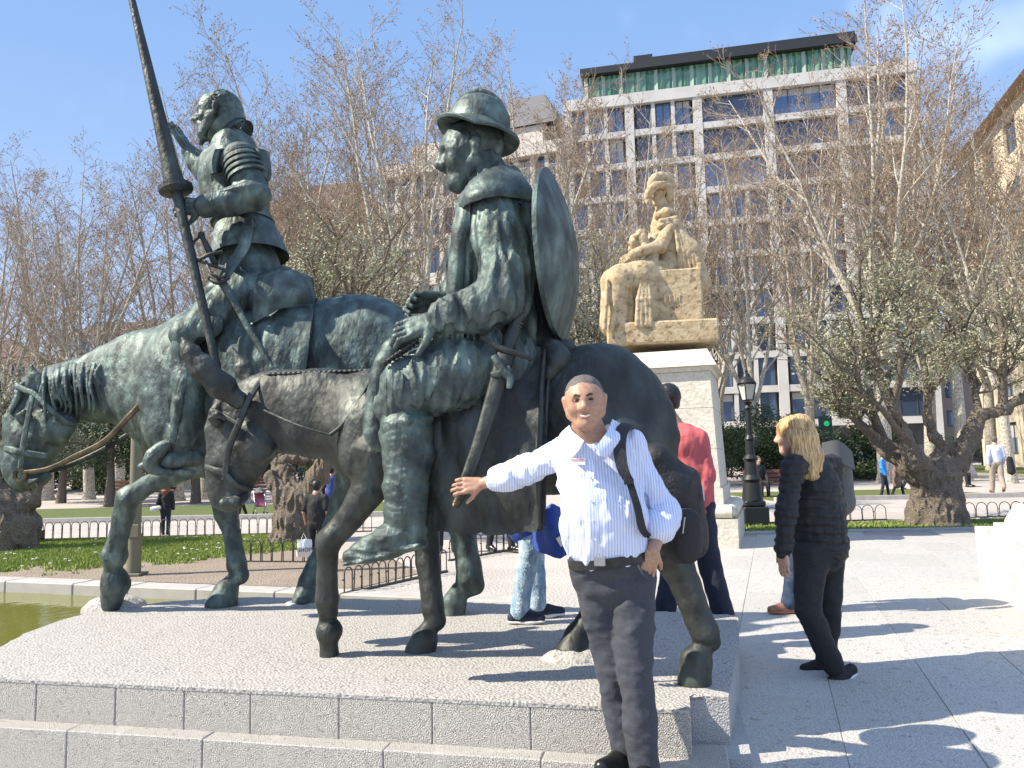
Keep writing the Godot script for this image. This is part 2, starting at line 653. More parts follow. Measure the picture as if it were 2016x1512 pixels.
	mat("pods", Color(0.25, 0.145, 0.085), 0.9)
	mat("olive_bark", Color.WHITE, 0.95, {"tex": tex(noise(0.05, 93, 5, FastNoiseLite.TYPE_SIMPLEX, FastNoiseLite.FRACTAL_RIDGED), [0.2, Color(0.27, 0.225, 0.175), 0.5, Color(0.19, 0.155, 0.12), 0.8, Color(0.08, 0.064, 0.05)]), "scale": Vector3(1.4, 0.5, 1.4), "bump": tex(noise(0.05, 93, 5, FastNoiseLite.TYPE_SIMPLEX, FastNoiseLite.FRACTAL_RIDGED), [], 512, 12.0), "depth": 1.2})
	mat("leaf", Color.WHITE, 0.6, {"vcol": 1, "through": Color(0.22, 0.24, 0.1)})
	# street and buildings
	mat("iron", Color(0.022, 0.025, 0.026), 0.45, {"metal": 0.3, "bump": fine_n, "depth": 0.3})
	mat("hoop", Color(0.055, 0.052, 0.045), 0.5, {"metal": 0.3})
	mat("pole_green", Color.WHITE, 0.6, {"tex": tex(fine, [0.3, Color(0.13, 0.12, 0.075), 0.7, Color(0.20, 0.185, 0.125)]), "scale": 2.0})
	mat("milk_glass", Color(0.55, 0.55, 0.5), 0.3)
	mat("bench_wood", Color.WHITE, 0.6, {"tex": tex(fine, [0.3, Color(0.10, 0.035, 0.022), 0.7, Color(0.19, 0.07, 0.045)]), "scale": Vector3(0.4, 2, 2)})
	mat("facade_white", Color.WHITE, 0.85, {"tex": tex(fine, [0.3, Color(0.54, 0.53, 0.51), 0.7, Color(0.64, 0.63, 0.61)]), "scale": 0.25, "wash": wash, "wash_scale": 0.04})
	mat("facade_pink", Color.WHITE, 0.85, {"tex": tex(fine, [0.3, Color(0.52, 0.475, 0.43), 0.7, Color(0.60, 0.555, 0.51)]), "scale": 0.25, "wash": wash, "wash_scale": 0.04})
	mat("facade_cream", Color.WHITE, 0.85, {"tex": tex(fine, [0.3, Color(0.52, 0.45, 0.33), 0.7, Color(0.64, 0.57, 0.44)]), "scale": 0.3, "wash": wash, "wash_scale": 0.05})
	mat("facade_brown", Color.WHITE, 0.85, {"tex": tex(fine, [0.3, Color(0.24, 0.185, 0.155), 0.7, Color(0.32, 0.26, 0.225)]), "scale": 0.3})
	mat("roof_slate", Color.WHITE, 0.8, {"tex": tex(fine, [0.3, Color(0.10, 0.10, 0.11), 0.7, Color(0.19, 0.19, 0.2)]), "scale": Vector3(0.2, 0.8, 0.2)})
	mat("roof_brown", Color.WHITE, 0.85, {"tex": tex(fine, [0.3, Color(0.10, 0.06, 0.05), 0.7, Color(0.17, 0.11, 0.09)]), "scale": Vector3(0.2, 0.8, 0.2)})
	mat("roof_tile", Color.WHITE, 0.85, {"tex": tex(fine, [0.3, Color(0.30, 0.20, 0.14), 0.7, Color(0.46, 0.34, 0.25)]), "scale": Vector3(0.3, 0.8, 0.3)})
	mat("window_glass", Color(0.10, 0.16, 0.27), 0.06, {"spec": 0.9, "metal": 0.35})
	mat("window_glass_pale", Color(0.17, 0.24, 0.36), 0.08, {"spec": 0.9, "metal": 0.35})
	mat("window_glass_dark", Color(0.05, 0.075, 0.13), 0.06, {"spec": 0.9, "metal": 0.3})
	mat("blind", Color(0.42, 0.42, 0.40), 0.8)
	mat("green_glass", Color.WHITE, 0.15, {"tex": tex(noise(0.02, 95, 3), [0.3, Color(0.06, 0.17, 0.10), 0.7, Color(0.17, 0.34, 0.22)], 128), "scale": 0.15, "spec": 0.7})
	mat("green_pale", Color(0.30, 0.42, 0.34), 0.35)
	mat("black_metal", Color(0.02, 0.021, 0.024), 0.5)
	mat("frame_dark", Color(0.06, 0.065, 0.07), 0.5)

func xz(p: Vector3) -> Vector2:
	return Vector2(p.x, p.z)

func rect_grid(o: Vector2, yaw: float) -> Transform2D:
	return Transform2D(yaw, o)

# ---------------------------------------------------------------- ground, pond, lawn, terrace
const KERB_A := Vector2(-14.0, -12.05)
const KERB_B := Vector2(-0.8, -7.72)
func ground() -> void:
	var m := MB.new()
	# the park's sandy ground, with a hole where the pond is
	var pond := [Vector2(-22, -14.6), KERB_A, KERB_B, Vector2(-0.55, -6.1), Vector2(0.3, -4.6), Vector2(-2.6, -4.6), Vector2(-3.4, -4.25), Vector2(-22, -4.25)]
	var big := [[Vector2(-300, -300), Vector2(300, -300), Vector2(300, 20), Vector2(0.25, 20), Vector2(0.25, 3), Vector2(0.35, -3.9), Vector2(-0.55, -6.1), KERB_B, KERB_A, Vector2(-22, -14.6), Vector2(-300, -14.6)], [Vector2(-300, -14.6), Vector2(-22, -14.6), Vector2(-22, 3), Vector2(0.25, 3), Vector2(0.25, 20), Vector2(-300, 20)]]
	for b in big:
		m.prism(b, 0, -0.012)
	structure("ground", m.mesh(), M.sand)
	m = MB.new()
	m.prism(pond, 0, -0.12)
	structure("pond_water", m.mesh(), M.water)
	# lower court in front of the plinth, behind a low wall that holds the pond
	m = MB.new()
	m.prism([Vector2(-22, -4.25), Vector2(-3.4, -4.25), Vector2(0.35, -3.4), Vector2(0.3, 3), Vector2(-22, 3)], 0, -0.6)
	structure("lower_court_paving", m.mesh(), M.granite)
	m = MB.new()
	m.box(Vector3(-12.8, -0.31, -4.15), Vector3(18.6, 0.62, 0.3), Basis(), 0.01)
	structure("pond_wall", m.mesh(), M.granite)
	# pond kerb: one stone after the other
	var k := Node3D.new()
	k.name = "pond_kerb"
	k.set_meta("kind", "structure")
	add_child(k)
	var dir := (KERB_B - KERB_A).normalized()
	var yaw := -atan2(dir.y, dir.x)
	var s := 0.0
	var w := 0
	while s < KERB_A.distance_to(KERB_B):
		var l: float = 0.92 + 0.14 * sin(w * 2.3)
		var c := KERB_A + dir * (s + l / 2) + Vector2(-dir.y, dir.x) * -0.14
		var b := MB.new()
		b.box(Vector3.ZERO, Vector3(l - 0.008, 0.42, 0.32), Basis(), 0.012)
		var o := part(k, "kerb_stone", b.mesh(), M.kerb)
		o.position = Vector3(c.x, -0.205 + 0.003 * sin(w * 5.0), c.y)
		o.rotation.y = yaw
		s += l
		w += 1
	# lawn with bare soil in front of it, between the kerb and the hoops
	var lawn := [Vector2(-15, -12.75), Vector2(-1.75, -8.4), Vector2(-1.15, -9.5), Vector2(-1.7, -10.9), Vector2(-3.0, -11.2), Vector2(-3.2, -14.9), Vector2(-16, -14.6)]
	m = MB.new()
	m.prism(lawn, 0, -0.004)
	structure("lawn_soil", m.mesh(), M.soil)
	m = MB.new()
	m.prism([Vector2(3.0, -13.3), Vector2(15, -13.0), Vector2(15, -15.2), Vector2(3.0, -15.2)], 0, -0.004)
	structure("lawn_strip", m.mesh(), M.turf)
	m = MB.new()
	m.prism([Vector2(-40, -19.6), Vector2(-1.5, -19.6), Vector2(-1.5, -25.5), Vector2(-40, -25.0)], -0.1, 0.05)
	structure("far_lawn_bed", m.mesh(), M.turf)
	m = MB.new()
	m.prism([Vector2(7.5, -22.2), Vector2(14.2, -22.0), Vector2(13.5, -26.8), Vector2(7.2, -26.8)], -0.1, 0.05)
	structure("far_lawn_bed", m.mesh(), M.turf)
	m = MB.new()
	m.prism([Vector2(27, -42), Vector2(60, -28), Vector2(60, -60), Vector2(29, -60)], -0.1, 0.1)
	structure("far_lawn_bed", m.mesh(), M.turf)
	m = MB.new()
	m.prism([Vector2(-120, -74), Vector2(120, -66), Vector2(120, -60), Vector2(-120, -66)], 0, -0.004)
	structure("road", m.mesh(), M.asphalt)
	# kerbs of the far beds
	for e in [[Vector2(-40, -19.5), Vector2(-1.4, -19.5)], [Vector2(7.4, -22.1), Vector2(14.3, -21.9)]]:
		m = MB.new()
		m.beam(Vector3(e[0].x, 0.03, e[0].y), Vector3(e[1].x, 0.03, e[1].y), 0.2, 0.16)
		structure("kerb", m.mesh(), M.kerb)
	# grass blades and daisies
	var bl := MB.new()
	bl.use_tint = true
	var poly := PackedVector2Array(lawn)
	var patch := noise(0.5, 4, 3)
	var r := RandomNumberGenerator.new()
	r.seed = 21
	var flowers := MB.new()
	for q in 220000:
		var p := Vector2(r.randf_range(-11.5, -1.1), r.randf_range(-15.0, -8.0))
		if not Geometry2D.is_point_in_polygon(p, poly):
			continue
		var cover := patch.get_noise_2dv(p * 2.0) * 0.5 + clampf((-p.y - 10.3 - maxf(0.0, p.x + 5.6) * 0.75) * 0.5, -0.5, 0.7)
		if cover < r.randf_range(0.0, 0.42):
			continue
		blade(bl, r, Vector3(p.x, -0.004, p.y))
		if q % 200 == 0 and patch.get_noise_2dv(p * 3.0 + Vector2(40, 9)) > 0.16:
			flowers.box(Vector3(p.x, 0.05, p.y), Vector3(0.03, 0.01, 0.03), Basis(Vector3.UP, q))
	for q in 9000:
		blade(bl, r, Vector3(r.randf_range(3.5, 12.5), -0.004, r.randf_range(-15.1, -13.35)))
	var go := part(self, "grass", bl.mesh(), M.blade)
	go.set_meta("kind", "stuff")
	go.set_meta("label", "short patchy green grass of the park lawn")
	go.set_meta("category", "grass")
	var fo := part(self, "daisies", flowers.mesh(), M.petal)
	fo.set_meta("kind", "stuff")
	fo.set_meta("label", "tiny white daisies scattered over the lawn")
	fo.set_meta("category", "flowers")

func blade(b: MB, r: RandomNumberGenerator, p: Vector3) -> void:
	var a := r.randf() * TAU
	var h := r.randf_range(0.02, 0.055)
	var d := Vector3(cos(a), 0, sin(a))
	var lean := Vector3(r.randf_range(-0.03, 0.03), h, r.randf_range(-0.03, 0.03))
	var t := r.randf()
	b.tint = Color(0.15 + 0.14 * t, 0.23 + 0.10 * t, 0.035 + 0.05 * t)
	b.tri(p - d * 0.011, p + d * 0.011, p + lean)

func terrace() -> void:
	var o := Node3D.new()
	o.name = "terrace"
	o.set_meta("kind", "structure")
	add_child(o)
	var m := MB.new()
	m.prism([Vector2(0.3, 1.0), Vector2(0.32, -3.9), Vector2(1.0, -6.6), Vector2(1.9, -9.5), Vector2(3.0, -13.2), Vector2(14, -13.1), Vector2(14, 1.0)], -0.65, -0.008)
	part(o, "bedding", m.mesh(), M.joint)
	var yaw := deg_to_rad(18.5)
	var ax := Vector2(cos(yaw), sin(yaw))          # across, to the right and nearer
	var ay := Vector2(sin(yaw), -cos(yaw))         # away
	var org := Vector2(1.43, -3.5)
	var w := 0.555
	var shared := {}
	for col in range(-3, 17):
		var off := 0.46 + 0.62 * (col & 1) + 0.23 * sin(col * 2.1)
		var l0 := 1.25 + 0.12 * sin(col * 1.7)
		for row in range(-5, 9):
			var c := org + ax * (w * (col + 0.5)) + ay * (off + l0 * (row + 0.5))
			if c.y > 1.2 or c.y < -12.9 or c.x > 10.5 or c.x < 0.62 or c.x < 0.5 + (-c.y - 3.6) * 0.21:
				continue
			if not shared.has(col):
				var b := MB.new()
				b.box(Vector3.ZERO, Vector3(w - 0.003, 0.06, l0 - 0.003), Basis(), 0.002)
				shared[col] = b.mesh()
			var s := part(o, "paving_slab", shared[col], M["slab%d" % ((col * 7 + row * 5 + 40) % 3)])
			s.position = Vector3(c.x, -0.03 + 0.0015 * sin(col * 3.0 + row * 7.0), c.y)
			s.rotation.y = -yaw
	# edge step of the terrace towards the lawn
	m = MB.new()
	m.beam(Vector3(3.0, -0.02, -13.32), Vector3(11.0, -0.02, -13.28), 0.3, 0.09)
	part(o, "edge_course", m.mesh(), M.granite)

# ---------------------------------------------------------------- the granite plinth under the bronzes
func plinth() -> void:
	var o := thing("granite_plinth", "low grey granite plinth with rough top carrying the two bronze riders", "plinth")
	var f0 := Vector2(0.735, -3.42)                 # front right corner of the front row
	var e := Vector2(-1, -0.213).normalized()       # leftwards along the front
	var back := Vector2(0.213, -1).normalized()
	# lower course: blocks that go down into the pond
	var cuts := [-0.15, 0.30, 0.64, 1.36, 2.27, 3.02, 3.9]
	for k in cuts.size() - 1:
		var a: Vector2 = f0 + e * cuts[k] - back * 0.1
		var b: Vector2 = f0 + e * (cuts[k + 1] - 0.003) - back * 0.1
		block(o, "lower_block", a, b, back, 0.3, -0.6, 0.052 - 0.002 * (k % 2), M.granite_pick)
	# upper front row
	cuts = [0.0, 0.70, 1.16, 1.62, 2.08, 2.44, 2.83, 3.3, 3.85]
	for k in cuts.size() - 1:
		var a: Vector2 = f0 + e * cuts[k]
		var b: Vector2 = f0 + e * (cuts[k + 1] - 0.0025)
		block(o, "front_block", a, b, back, 0.205, 0.0, TOP - 0.013 - 0.001 * ((k * 3) % 2), M.granite_pick)
	# main slab with its rounded end
	var p: Array = [f0 + back * 0.21 - e * 0.17, Vector2(1.28, -4.57), Vector2(1.5, -5.35)]
	for q in [[850, 1181], [500, 1174], [420, 1177], [330, 1184], [250, 1192], [180, 1204], [120, 1219], [60, 1241], [20, 1261], [-30, 1290]]:
		p.append(xz(gp(q[0], q[1], TOP)))
	p.append(f0 + e * 3.85 + back * 0.21)
	var cap: Array = p.duplicate()
	cap[0] = f0 + back * 0.21 - e * 0.17
	cap.insert(0, f0 + back * 0.21)
	cap.insert(0, f0 - back * 0.002)
	cap[-1] = f0 + e * 3.85 - back * 0.002
	slab_top(o, cap)
	var b := MB.new()
	b.prism(p, -0.6, TOP - 0.02)
	part(o, "side_course", b.mesh(), M.granite)
	# base ledge at the right end
	b = MB.new()
	var c := f0 - e * 0.25 + back * 0.05
	b.prism([c, c + back * 1.3, f0 + back * 1.3, f0 + back * 0.05], -0.1, 0.045)
	part(o, "base_ledge", b.mesh(), M.granite)
	# mounds cast under three hooves
	for q in [[225, 1194, 0.21, 0.085], [1128, 1296, 0.17, 0.05], [600, 1188, 0.15, 0.03]]:
		var s := Sdf.new()
		var w := gp(q[0], q[1], TOP)
		s.ball(w + Vector3(0, -0.02, 0), q[2], 0.02, Vector3(1.15, q[3] / q[2] + 0.12, 0.9))
		s.folds.append([noise(9.0, 3, 3), Vector3.ONE, 0.012])
		soft(o, "hoof_mound", [[s, 0.02]], M.granite_top)

func block(o: Node, called: String, a: Vector2, b: Vector2, back: Vector2, deep: float, y0: float, y1: float, m: Material) -> void:
	var d := (a - b)
	var mb := MB.new()
	mb.box(Vector3.ZERO, Vector3(d.length(), y1 - y0, deep), Basis(), 0.005)
	var c := (a + b) / 2 + back * deep / 2
	var n := part(o, called, mb.mesh(), m)
	n.position = Vector3(c.x, (y0 + y1) / 2, c.y)
	n.rotation.y = -atan2(d.y, d.x)

func slab_top(o: Node, poly: Array) -> void:
	# hewn upper face: a fine uneven sheet cut to the outline
	var p := PackedVector2Array(poly)
	var m := MB.new()
	var cell := 0.035
	var n1 := noise(1.3, 17, 4)
	var n2 := noise(5.0, 18, 4)
	var lo := p[0]
	var hi := p[0]
	for q in p:
		lo = lo.min(q)
		hi = hi.max(q)
	var nx := int((hi.x - lo.x) / cell) + 2
	var nz := int((hi.y - lo.y) / cell) + 2
	var id := PackedInt32Array()
	id.resize(nx * nz)
	id.fill(-1)
	var inside := PackedByteArray()
	inside.resize(nx * nz)
	for z in nz:
		for x in nx:
			inside[z * nx + x] = 1 if Geometry2D.is_point_in_polygon(lo + Vector2(x, z) * cell, p) else 0
	for z in nz:
		for x in nx:
			var q := lo + Vector2(x, z) * cell
			var h := n1.get_noise_2dv(q) * 0.005 + n2.get_noise_2dv(q) * 0.003
			var pp := Vector3(q.x, TOP + h, q.y)
			var gx := (n1.get_noise_2d(q.x + 0.01, q.y) * 0.005 + n2.get_noise_2d(q.x + 0.01, q.y) * 0.003 - h) / 0.01
			var gz := (n1.get_noise_2d(q.x, q.y + 0.01) * 0.005 + n2.get_noise_2d(q.x, q.y + 0.01) * 0.003 - h) / 0.01
			if not inside[z * nx + x]:
				var near := false
				for dz in [-1, 0, 1]:
					for dx in [-1, 0, 1]:
						var a: int = x + dx
						var b: int = z + dz
						if a >= 0 and b >= 0 and a < nx and b < nz and inside[b * nx + a]:
							near = true
				if not near:
					continue
				var best := Vector2.INF
				for k in p.size():
					var c := Geometry2D.get_closest_point_to_segment(q, p[k], p[(k + 1) % p.size()])
					if c.distance_squared_to(q) < best.distance_squared_to(q):
						best = c
				pp = Vector3(best.x, TOP - 0.006, best.y)
			id[z * nx + x] = m.vert(pp, Vector3(-gx, 1, -gz).normalized())
	for z in nz - 1:
		for x in nx - 1:
			var a := id[z * nx + x]
			var b := id[z * nx + x + 1]
			var c := id[(z + 1) * nx + x]
			var d := id[(z + 1) * nx + x + 1]
			if a < 0 or b < 0 or c < 0 or d < 0:
				continue
			m.i.append_array([a, b, c, b, d, c])
	for k in p.size():
		var a := p[k]
		var b := p[(k + 1) % p.size()]
		m.quad(Vector3(a.x, TOP - 0.022, a.y), Vector3(b.x, TOP - 0.022, b.y), Vector3(b.x, TOP - 0.006, b.y), Vector3(a.x, TOP - 0.006, a.y))
	part(o, "hewn_top", m.mesh(), M.granite_top)

# ---------------------------------------------------------------- pale limestone pedestal and the granite parapet on the right
func pedestal() -> void:
	var c := gp(1340, 1076)
	c = Vector3(2.44, 0, -12.7)
	var yaw := deg_to_rad(-18.5)
	var o := thing("stone_pedestal", "tall cream limestone pedestal under the seated stone figure", "pedestal", c, yaw)
	var rows := [["plinth_course", 0.0, 0.42, 1.12, 1.12], ["base_moulding", 0.42, 0.62, 1.06, 0.98], ["foot_course", 0.62, 0.86, 0.94, 0.93]]
	for q in rows:
		var m := MB.new()
		frustum(m, q[1], q[2] - 0.004, q[3], q[4], 0.02)
		part(o, q[0], m.mesh(), M.limestone)
	var t := MB.new()
	for s in 4:
		var d := Basis(Vector3.UP, s * PI / 2)
		t.tube([d * Vector3(-1.05, 0.52, 1.03), d * Vector3(1.05, 0.52, 1.03)], [0.1], 12)
	part(o, "torus_moulding", t.mesh(), M.limestone)
	# shaft blocks, slightly battered
	var y := 0.86
	for k in 3:
		var h: float = [0.58, 0.62, 0.56][k]
		var r0 := 0.90 - 0.045 * (y - 0.86)
		var r1 := 0.90 - 0.045 * (y + h - 0.86)
		for s in 2:
			var m := MB.new()
			half_block(m, y, y + h - 0.005, r0, r1, s, 0.28 if k % 2 else -0.2)
			part(o, "shaft_block", m.mesh(), M.limestone)
		y += h
	var m := MB.new()
	frustum(m, y, y + 0.07, 0.84, 0.86, 0.01)
	part(o, "necking", m.mesh(), M.limestone)
	m = MB.new()
	frustum(m, y + 0.074, y + 0.34, 0.93, 0.80, 0.01)
	part(o, "sloped_cap", m.mesh(), M.limestone)
	o.scale = Vector3(1.07, 1, 1.07)

func frustum(m: MB, y0: float, y1: float, r0: float, r1: float, _ch: float) -> void:
	var a := []
	var b := []
	for s in [Vector2(-1, 1), Vector2(1, 1), Vector2(1, -1), Vector2(-1, -1)]:
		a.append(Vector3(s.x * r0, y0, s.y * r0))
		b.append(Vector3(s.x * r1, y1, s.y * r1))
	for k in 4:
		m.quad(a[k], a[(k + 1) % 4], b[(k + 1) % 4], b[k])
	m.quad(b[0], b[1], b[2], b[3])
	m.quad(a[3], a[2], a[1], a[0])

func half_block(m: MB, y0: float, y1: float, r0: float, r1: float, side: int, cut: float) -> void:
	var x0 := -1.0 if side == 0 else cut + 0.003
	var x1 := cut - 0.003 if side == 0 else 1.0
	var a := [Vector3(x0 * r0, y0, r0), Vector3(x1 * r0, y0, r0), Vector3(x1 * r0, y0, -r0), Vector3(x0 * r0, y0, -r0)]
	var b := [Vector3(x0 * r1, y1, r1), Vector3(x1 * r1, y1, r1), Vector3(x1 * r1, y1, -r1), Vector3(x0 * r1, y1, -r1)]
	for k in 4:
		m.quad(a[k], a[(k + 1) % 4], b[(k + 1) % 4], b[k])
	m.quad(b[0], b[1], b[2], b[3])

func parapet() -> void:
	var a := gp(1929, 1146)
	var b := gp(2016, 1208)
	var dir := (b - a).normalized()
	var out_ := Vector3(-dir.z, 0, dir.x)
	if out_.x < 0:
		out_ = -out_
	var o := thing("granite_parapet", "pale bush-hammered granite parapet block with carved scroll at the terrace edge", "parapet", a)
	var m := MB.new()
	var l := 3.6
	var q := []
	for p in [Vector3(0, 0, 0), dir * l, dir * l + out_ * 2.2, out_ * 2.2]:
		q.append(p)
	var lean := out_ * 0.05
	var h := 0.56
	for k in 4:
		var p0: Vector3 = q[k]
		var p1: Vector3 = q[(k + 1) % 4]
		m.quad(p1, p0, p0 + Vector3(0, h, 0) - lean * 0.2, p1 + Vector3(0, h, 0) - lean * 0.2)
	part(o, "wall_block", m.mesh(), M.granite_pale)
	m = MB.new()
	m.prism([xz(q[0] + out_ * 0.14 + dir * 0.1), xz(q[1] + out_ * 0.14), xz(q[2]), xz(q[3] + dir * 0.1)], h, h + 0.05)
	m.prism([xz(q[0]), xz(q[1]), xz(q[2]), xz(q[3])], h - 0.01, h + 0.004)
	part(o, "coping", m.mesh(), M.granite_pale)
	var s := Sdf.new()
	var c: Vector3 = q[0] + out_ * 0.42 + Vector3(0, h + 0.05, 0) + dir * 0.3
	s.chain([c, 0.17, c + dir * 0.5 + Vector3(0, 0.05, 0), 0.2, c + dir * 1.3, 0.16], 0.06)
	s.ball(c + Vector3(0.0, 0.0, 0) - dir * 0.02, 0.19, 0.05)
	s.cone(c + out_ * 0.25, c + out_ * 0.3 + dir * 1.0, 0.2, 0.18, 0.06)
	s.folds.append([noise(3.0, 9, 4), Vector3.ONE, 0.05])
	soft(o, "carved_scroll", [[s, 0.03]], M.limestone)

# ---------------------------------------------------------------- fences of hoops, lamps, benches, signs
func hoop_mesh(w: float, h: float) -> ArrayMesh:
	var m := MB.new()
	var p := []
	p.append(Vector3(-w / 2, 0, 0))
	for k in 9:
		var a := PI - PI * k / 8
		p.append(Vector3(cos(a) * w / 2, h - w / 2 + sin(a) * w / 2, 0))
	p.append(Vector3(w / 2, 0, 0))
	m.tube(p, [0.0075], 6)
	m.tube([Vector3(-w / 2 - 0.005, h * 0.55, 0.012), Vector3(-w / 2 - 0.03, h * 0.55, 0.0)], [0.009], 5)
	return m.mesh()

func hoops(a: Vector2, b: Vector2, label: String, w := 0.30, h := 0.44) -> void:
	var n := int(a.distance_to(b) / (w + 0.02)) + 1
	var d := (b - a).normalized()
	var o := thing("hoop_fence", label, "fence", Vector3(a.x, 0, a.y), -atan2(d.y, d.x), "low fences of iron hoops")
	var mesh := hoop_mesh(w, h)
	for k in n:
		var c := part(o, "hoop", mesh, M.hoop)
		c.position = Vector3((k + 0.5) * (w + 0.02), -0.01, 0.006 * sin(k * 2.7))
		c.rotation = Vector3(0.03 * sin(k * 1.3), 0.04 * sin(k * 2.1), 0.02 * sin(k * 3.7))
	var m := MB.new()
	m.beam(Vector3(0, -0.005, 0), Vector3(n * (w + 0.02), -0.005, 0), 0.05, 0.03)
	part(o, "ground_rail", m.mesh(), M.hoop)

func fences() -> void:
	hoops(Vector2(-9.6, -15.02), Vector2(-2.9, -15.3), "hoop fence between the left lawn and the pale path", 0.15, 0.33)
	hoops(Vector2(4.7, -15.35), Vector2(7.3, -15.5), "hoop fence from the black lantern post to the big olive trunk", 0.225, 0.3)
	hoops(Vector2(8.5, -15.55), Vector2(13.0, -15.9), "hoop fence at the right of the big olive trunk", 0.225, 0.3)
	hoops(Vector2(-3.85, -10.95), Vector2(-2.45, -10.65), "short hoop fence beside the person carrying the white bag", 0.14, 0.31)
	hoops(Vector2(-1.78, -8.1), Vector2(-0.9, -9.5), "hoop fence slanting up from the pond kerb beside the bare soil", 0.115, 0.27)
	hoops(Vector2(-0.9, -10.6), Vector2(1.1, -13.2), "hoop fence far behind the mule's belly along the path", 0.15, 0.31)

func lamps() -> void:
	# cast-iron lantern post by the pedestal
	var c := gp(1484, 1032)
	var o := thing("lantern_post", "black cast-iron lantern post standing beside the limestone pedestal", "lamp post", c)
	var m := MB.new()
	m.box(Vector3(0, 0.17, 0), Vector3(0.48, 0.34, 0.48), Basis(), 0.02)
	m.box(Vector3(0, 0.40, 0), Vector3(0.40, 0.12, 0.40), Basis(), 0.03)
	m.lathe([Vector2(0.20, 0.46), Vector2(0.16, 0.8), Vector2(0.19, 0.86), Vector2(0.13, 0.95), Vector2(0.11, 1.2), Vector2(0.15, 1.26), Vector2(0.09, 1.34)], Vector3.ZERO)
	part(o, "foot", m.mesh(), M.iron)
	m = MB.new()
	m.lathe([Vector2(0.085, 1.34), Vector2(0.08, 1.6), Vector2(0.10, 1.64), Vector2(0.06, 1.72), Vector2(0.052, 2.2), Vector2(0.085, 2.24), Vector2(0.05, 2.3), Vector2(0.1, 2.37), Vector2(0.0, 2.38)], Vector3.ZERO)
	part(o, "shaft", m.mesh(), M.iron)
	m = MB.new()
	var ln := part(o, "lantern", null, M.iron)
	var panes := [[0.075, 2.40], [0.125, 2.72]]
	for k in 4:
		var d := Basis(Vector3.UP, k * PI / 2 + 0.3)
		var a0: Vector3 = d * Vector3(-panes[0][0], 0, panes[0][0])
		var a1: Vector3 = d * Vector3(panes[0][0], 0, panes[0][0])
		var b0: Vector3 = d * Vector3(-panes[1][0], 0, panes[1][0])
		var b1: Vector3 = d * Vector3(panes[1][0], 0, panes[1][0])
		a0.y = panes[0][1]
		a1.y = panes[0][1]
		b0.y = panes[1][1]
		b1.y = panes[1][1]
		m.tube([a0, b0], [0.014], 5)
		m.tube([a0, a1], [0.012], 5)
		m.tube([b0, b1], [0.014], 5)
		var pm := MB.new()
		var ins := (a0 + a1 + b0 + b1) / 4
		ins = Vector3(-ins.x, 0, -ins.z).normalized() * 0.004
		pm.quad(a0 + ins, a1 + ins, b1 + ins, b0 + ins)
		part(ln, "pane", pm.mesh(), M.milk_glass)
	m.lathe([Vector2(0.18, 2.725), Vector2(0.18, 2.74), Vector2(0.14, 2.80), Vector2(0.08, 2.86), Vector2(0.06, 2.92), Vector2(0.02, 2.95), Vector2(0.03, 2.98), Vector2(0.0, 3.03)], Vector3.ZERO)
	ln.mesh = m.mesh()
	# olive-drab pole on the lawn
	c = gp(263, 1132)
	o = thing("lamp_pole", "plain olive-drab metal pole rising from the lawn behind the horse's foreleg", "pole", c)
	m = MB.new()
	m.lathe([Vector2(0.085, 0), Vector2(0.083, 0.5), Vector2(0.075, 0.52), Vector2(0.07, 2.3), Vector2(0.0, 2.31)], Vector3.ZERO, Basis(), 14)
	part(o, "shaft", m.mesh(), M.pole_green)
	m = MB.new()
	m.box(Vector3(0, 0.015, 0), Vector3(0.26, 0.03, 0.26), Basis(), 0.005)
	part(o, "base_plate", m.mesh(), M.pole_green)
	m = MB.new()
	m.box(Vector3(0.02, 0.55, 0.075), Vector3(0.14, 0.16, 0.04), Basis(), 0.006)
	part(o, "access_door", m.mesh(), M.pole_green)
	# dark post beyond, behind the horse's nose
	c = Vector3(-9.15, 0, -14.4)
	o = thing("iron_post", "dark iron post standing behind the left olive trunk under the horse's muzzle", "post", c)
	m = MB.new()
	m.lathe([Vector2(0.24, 0), Vector2(0.22, 0.7), Vector2(0.16, 0.8), Vector2(0.14, 1.3), Vector2(0.18, 1.35), Vector2(0.11, 1.45), Vector2(0.1, 2.3), Vector2(0.0, 2.31)], Vector3.ZERO, Basis(), 14)
	part(o, "shaft", m.mesh(), M.iron)
	m = MB.new()
	m.box(Vector3(0, 0.1, 0), Vector3(0.6, 0.2, 0.6), Basis(), 0.02)
	part(o, "foot", m.mesh(), M.iron)

func bench() -> Node3D:
	var o := thing("park_bench", "", "bench", Vector3.ZERO, 0, "slatted park benches")
	for k in 4:
		var m := MB.new()
		m.box(Vector3(0, 0.44, -0.02 + k * 0.115), Vector3(2.2, 0.035, 0.095), Basis(), 0.006)
		part(o, "seat_slat", m.mesh(), M.bench_wood)
	for k in 3:
		var m := MB.new()
		m.box(Vector3(0, 0.55 + k * 0.13, -0.08 - k * 0.03), Vector3(2.2, 0.105, 0.035), Basis(Vector3.RIGHT, -0.2), 0.006)
		part(o, "back_slat", m.mesh(), M.bench_wood)
	for s in [-0.85, 0.85]:
		var m := MB.new()
		m.tube([Vector3(s, 0, -0.22), Vector3(s, 0.42, -0.06), Vector3(s, 0.9, -0.17)], [0.025], 6)
		m.tube([Vector3(s, 0, 0.36), Vector3(s, 0.40, 0.33), Vector3(s, 0.42, -0.06)], [0.025], 6)
		part(o, "leg", m.mesh(), M.iron)
	return o

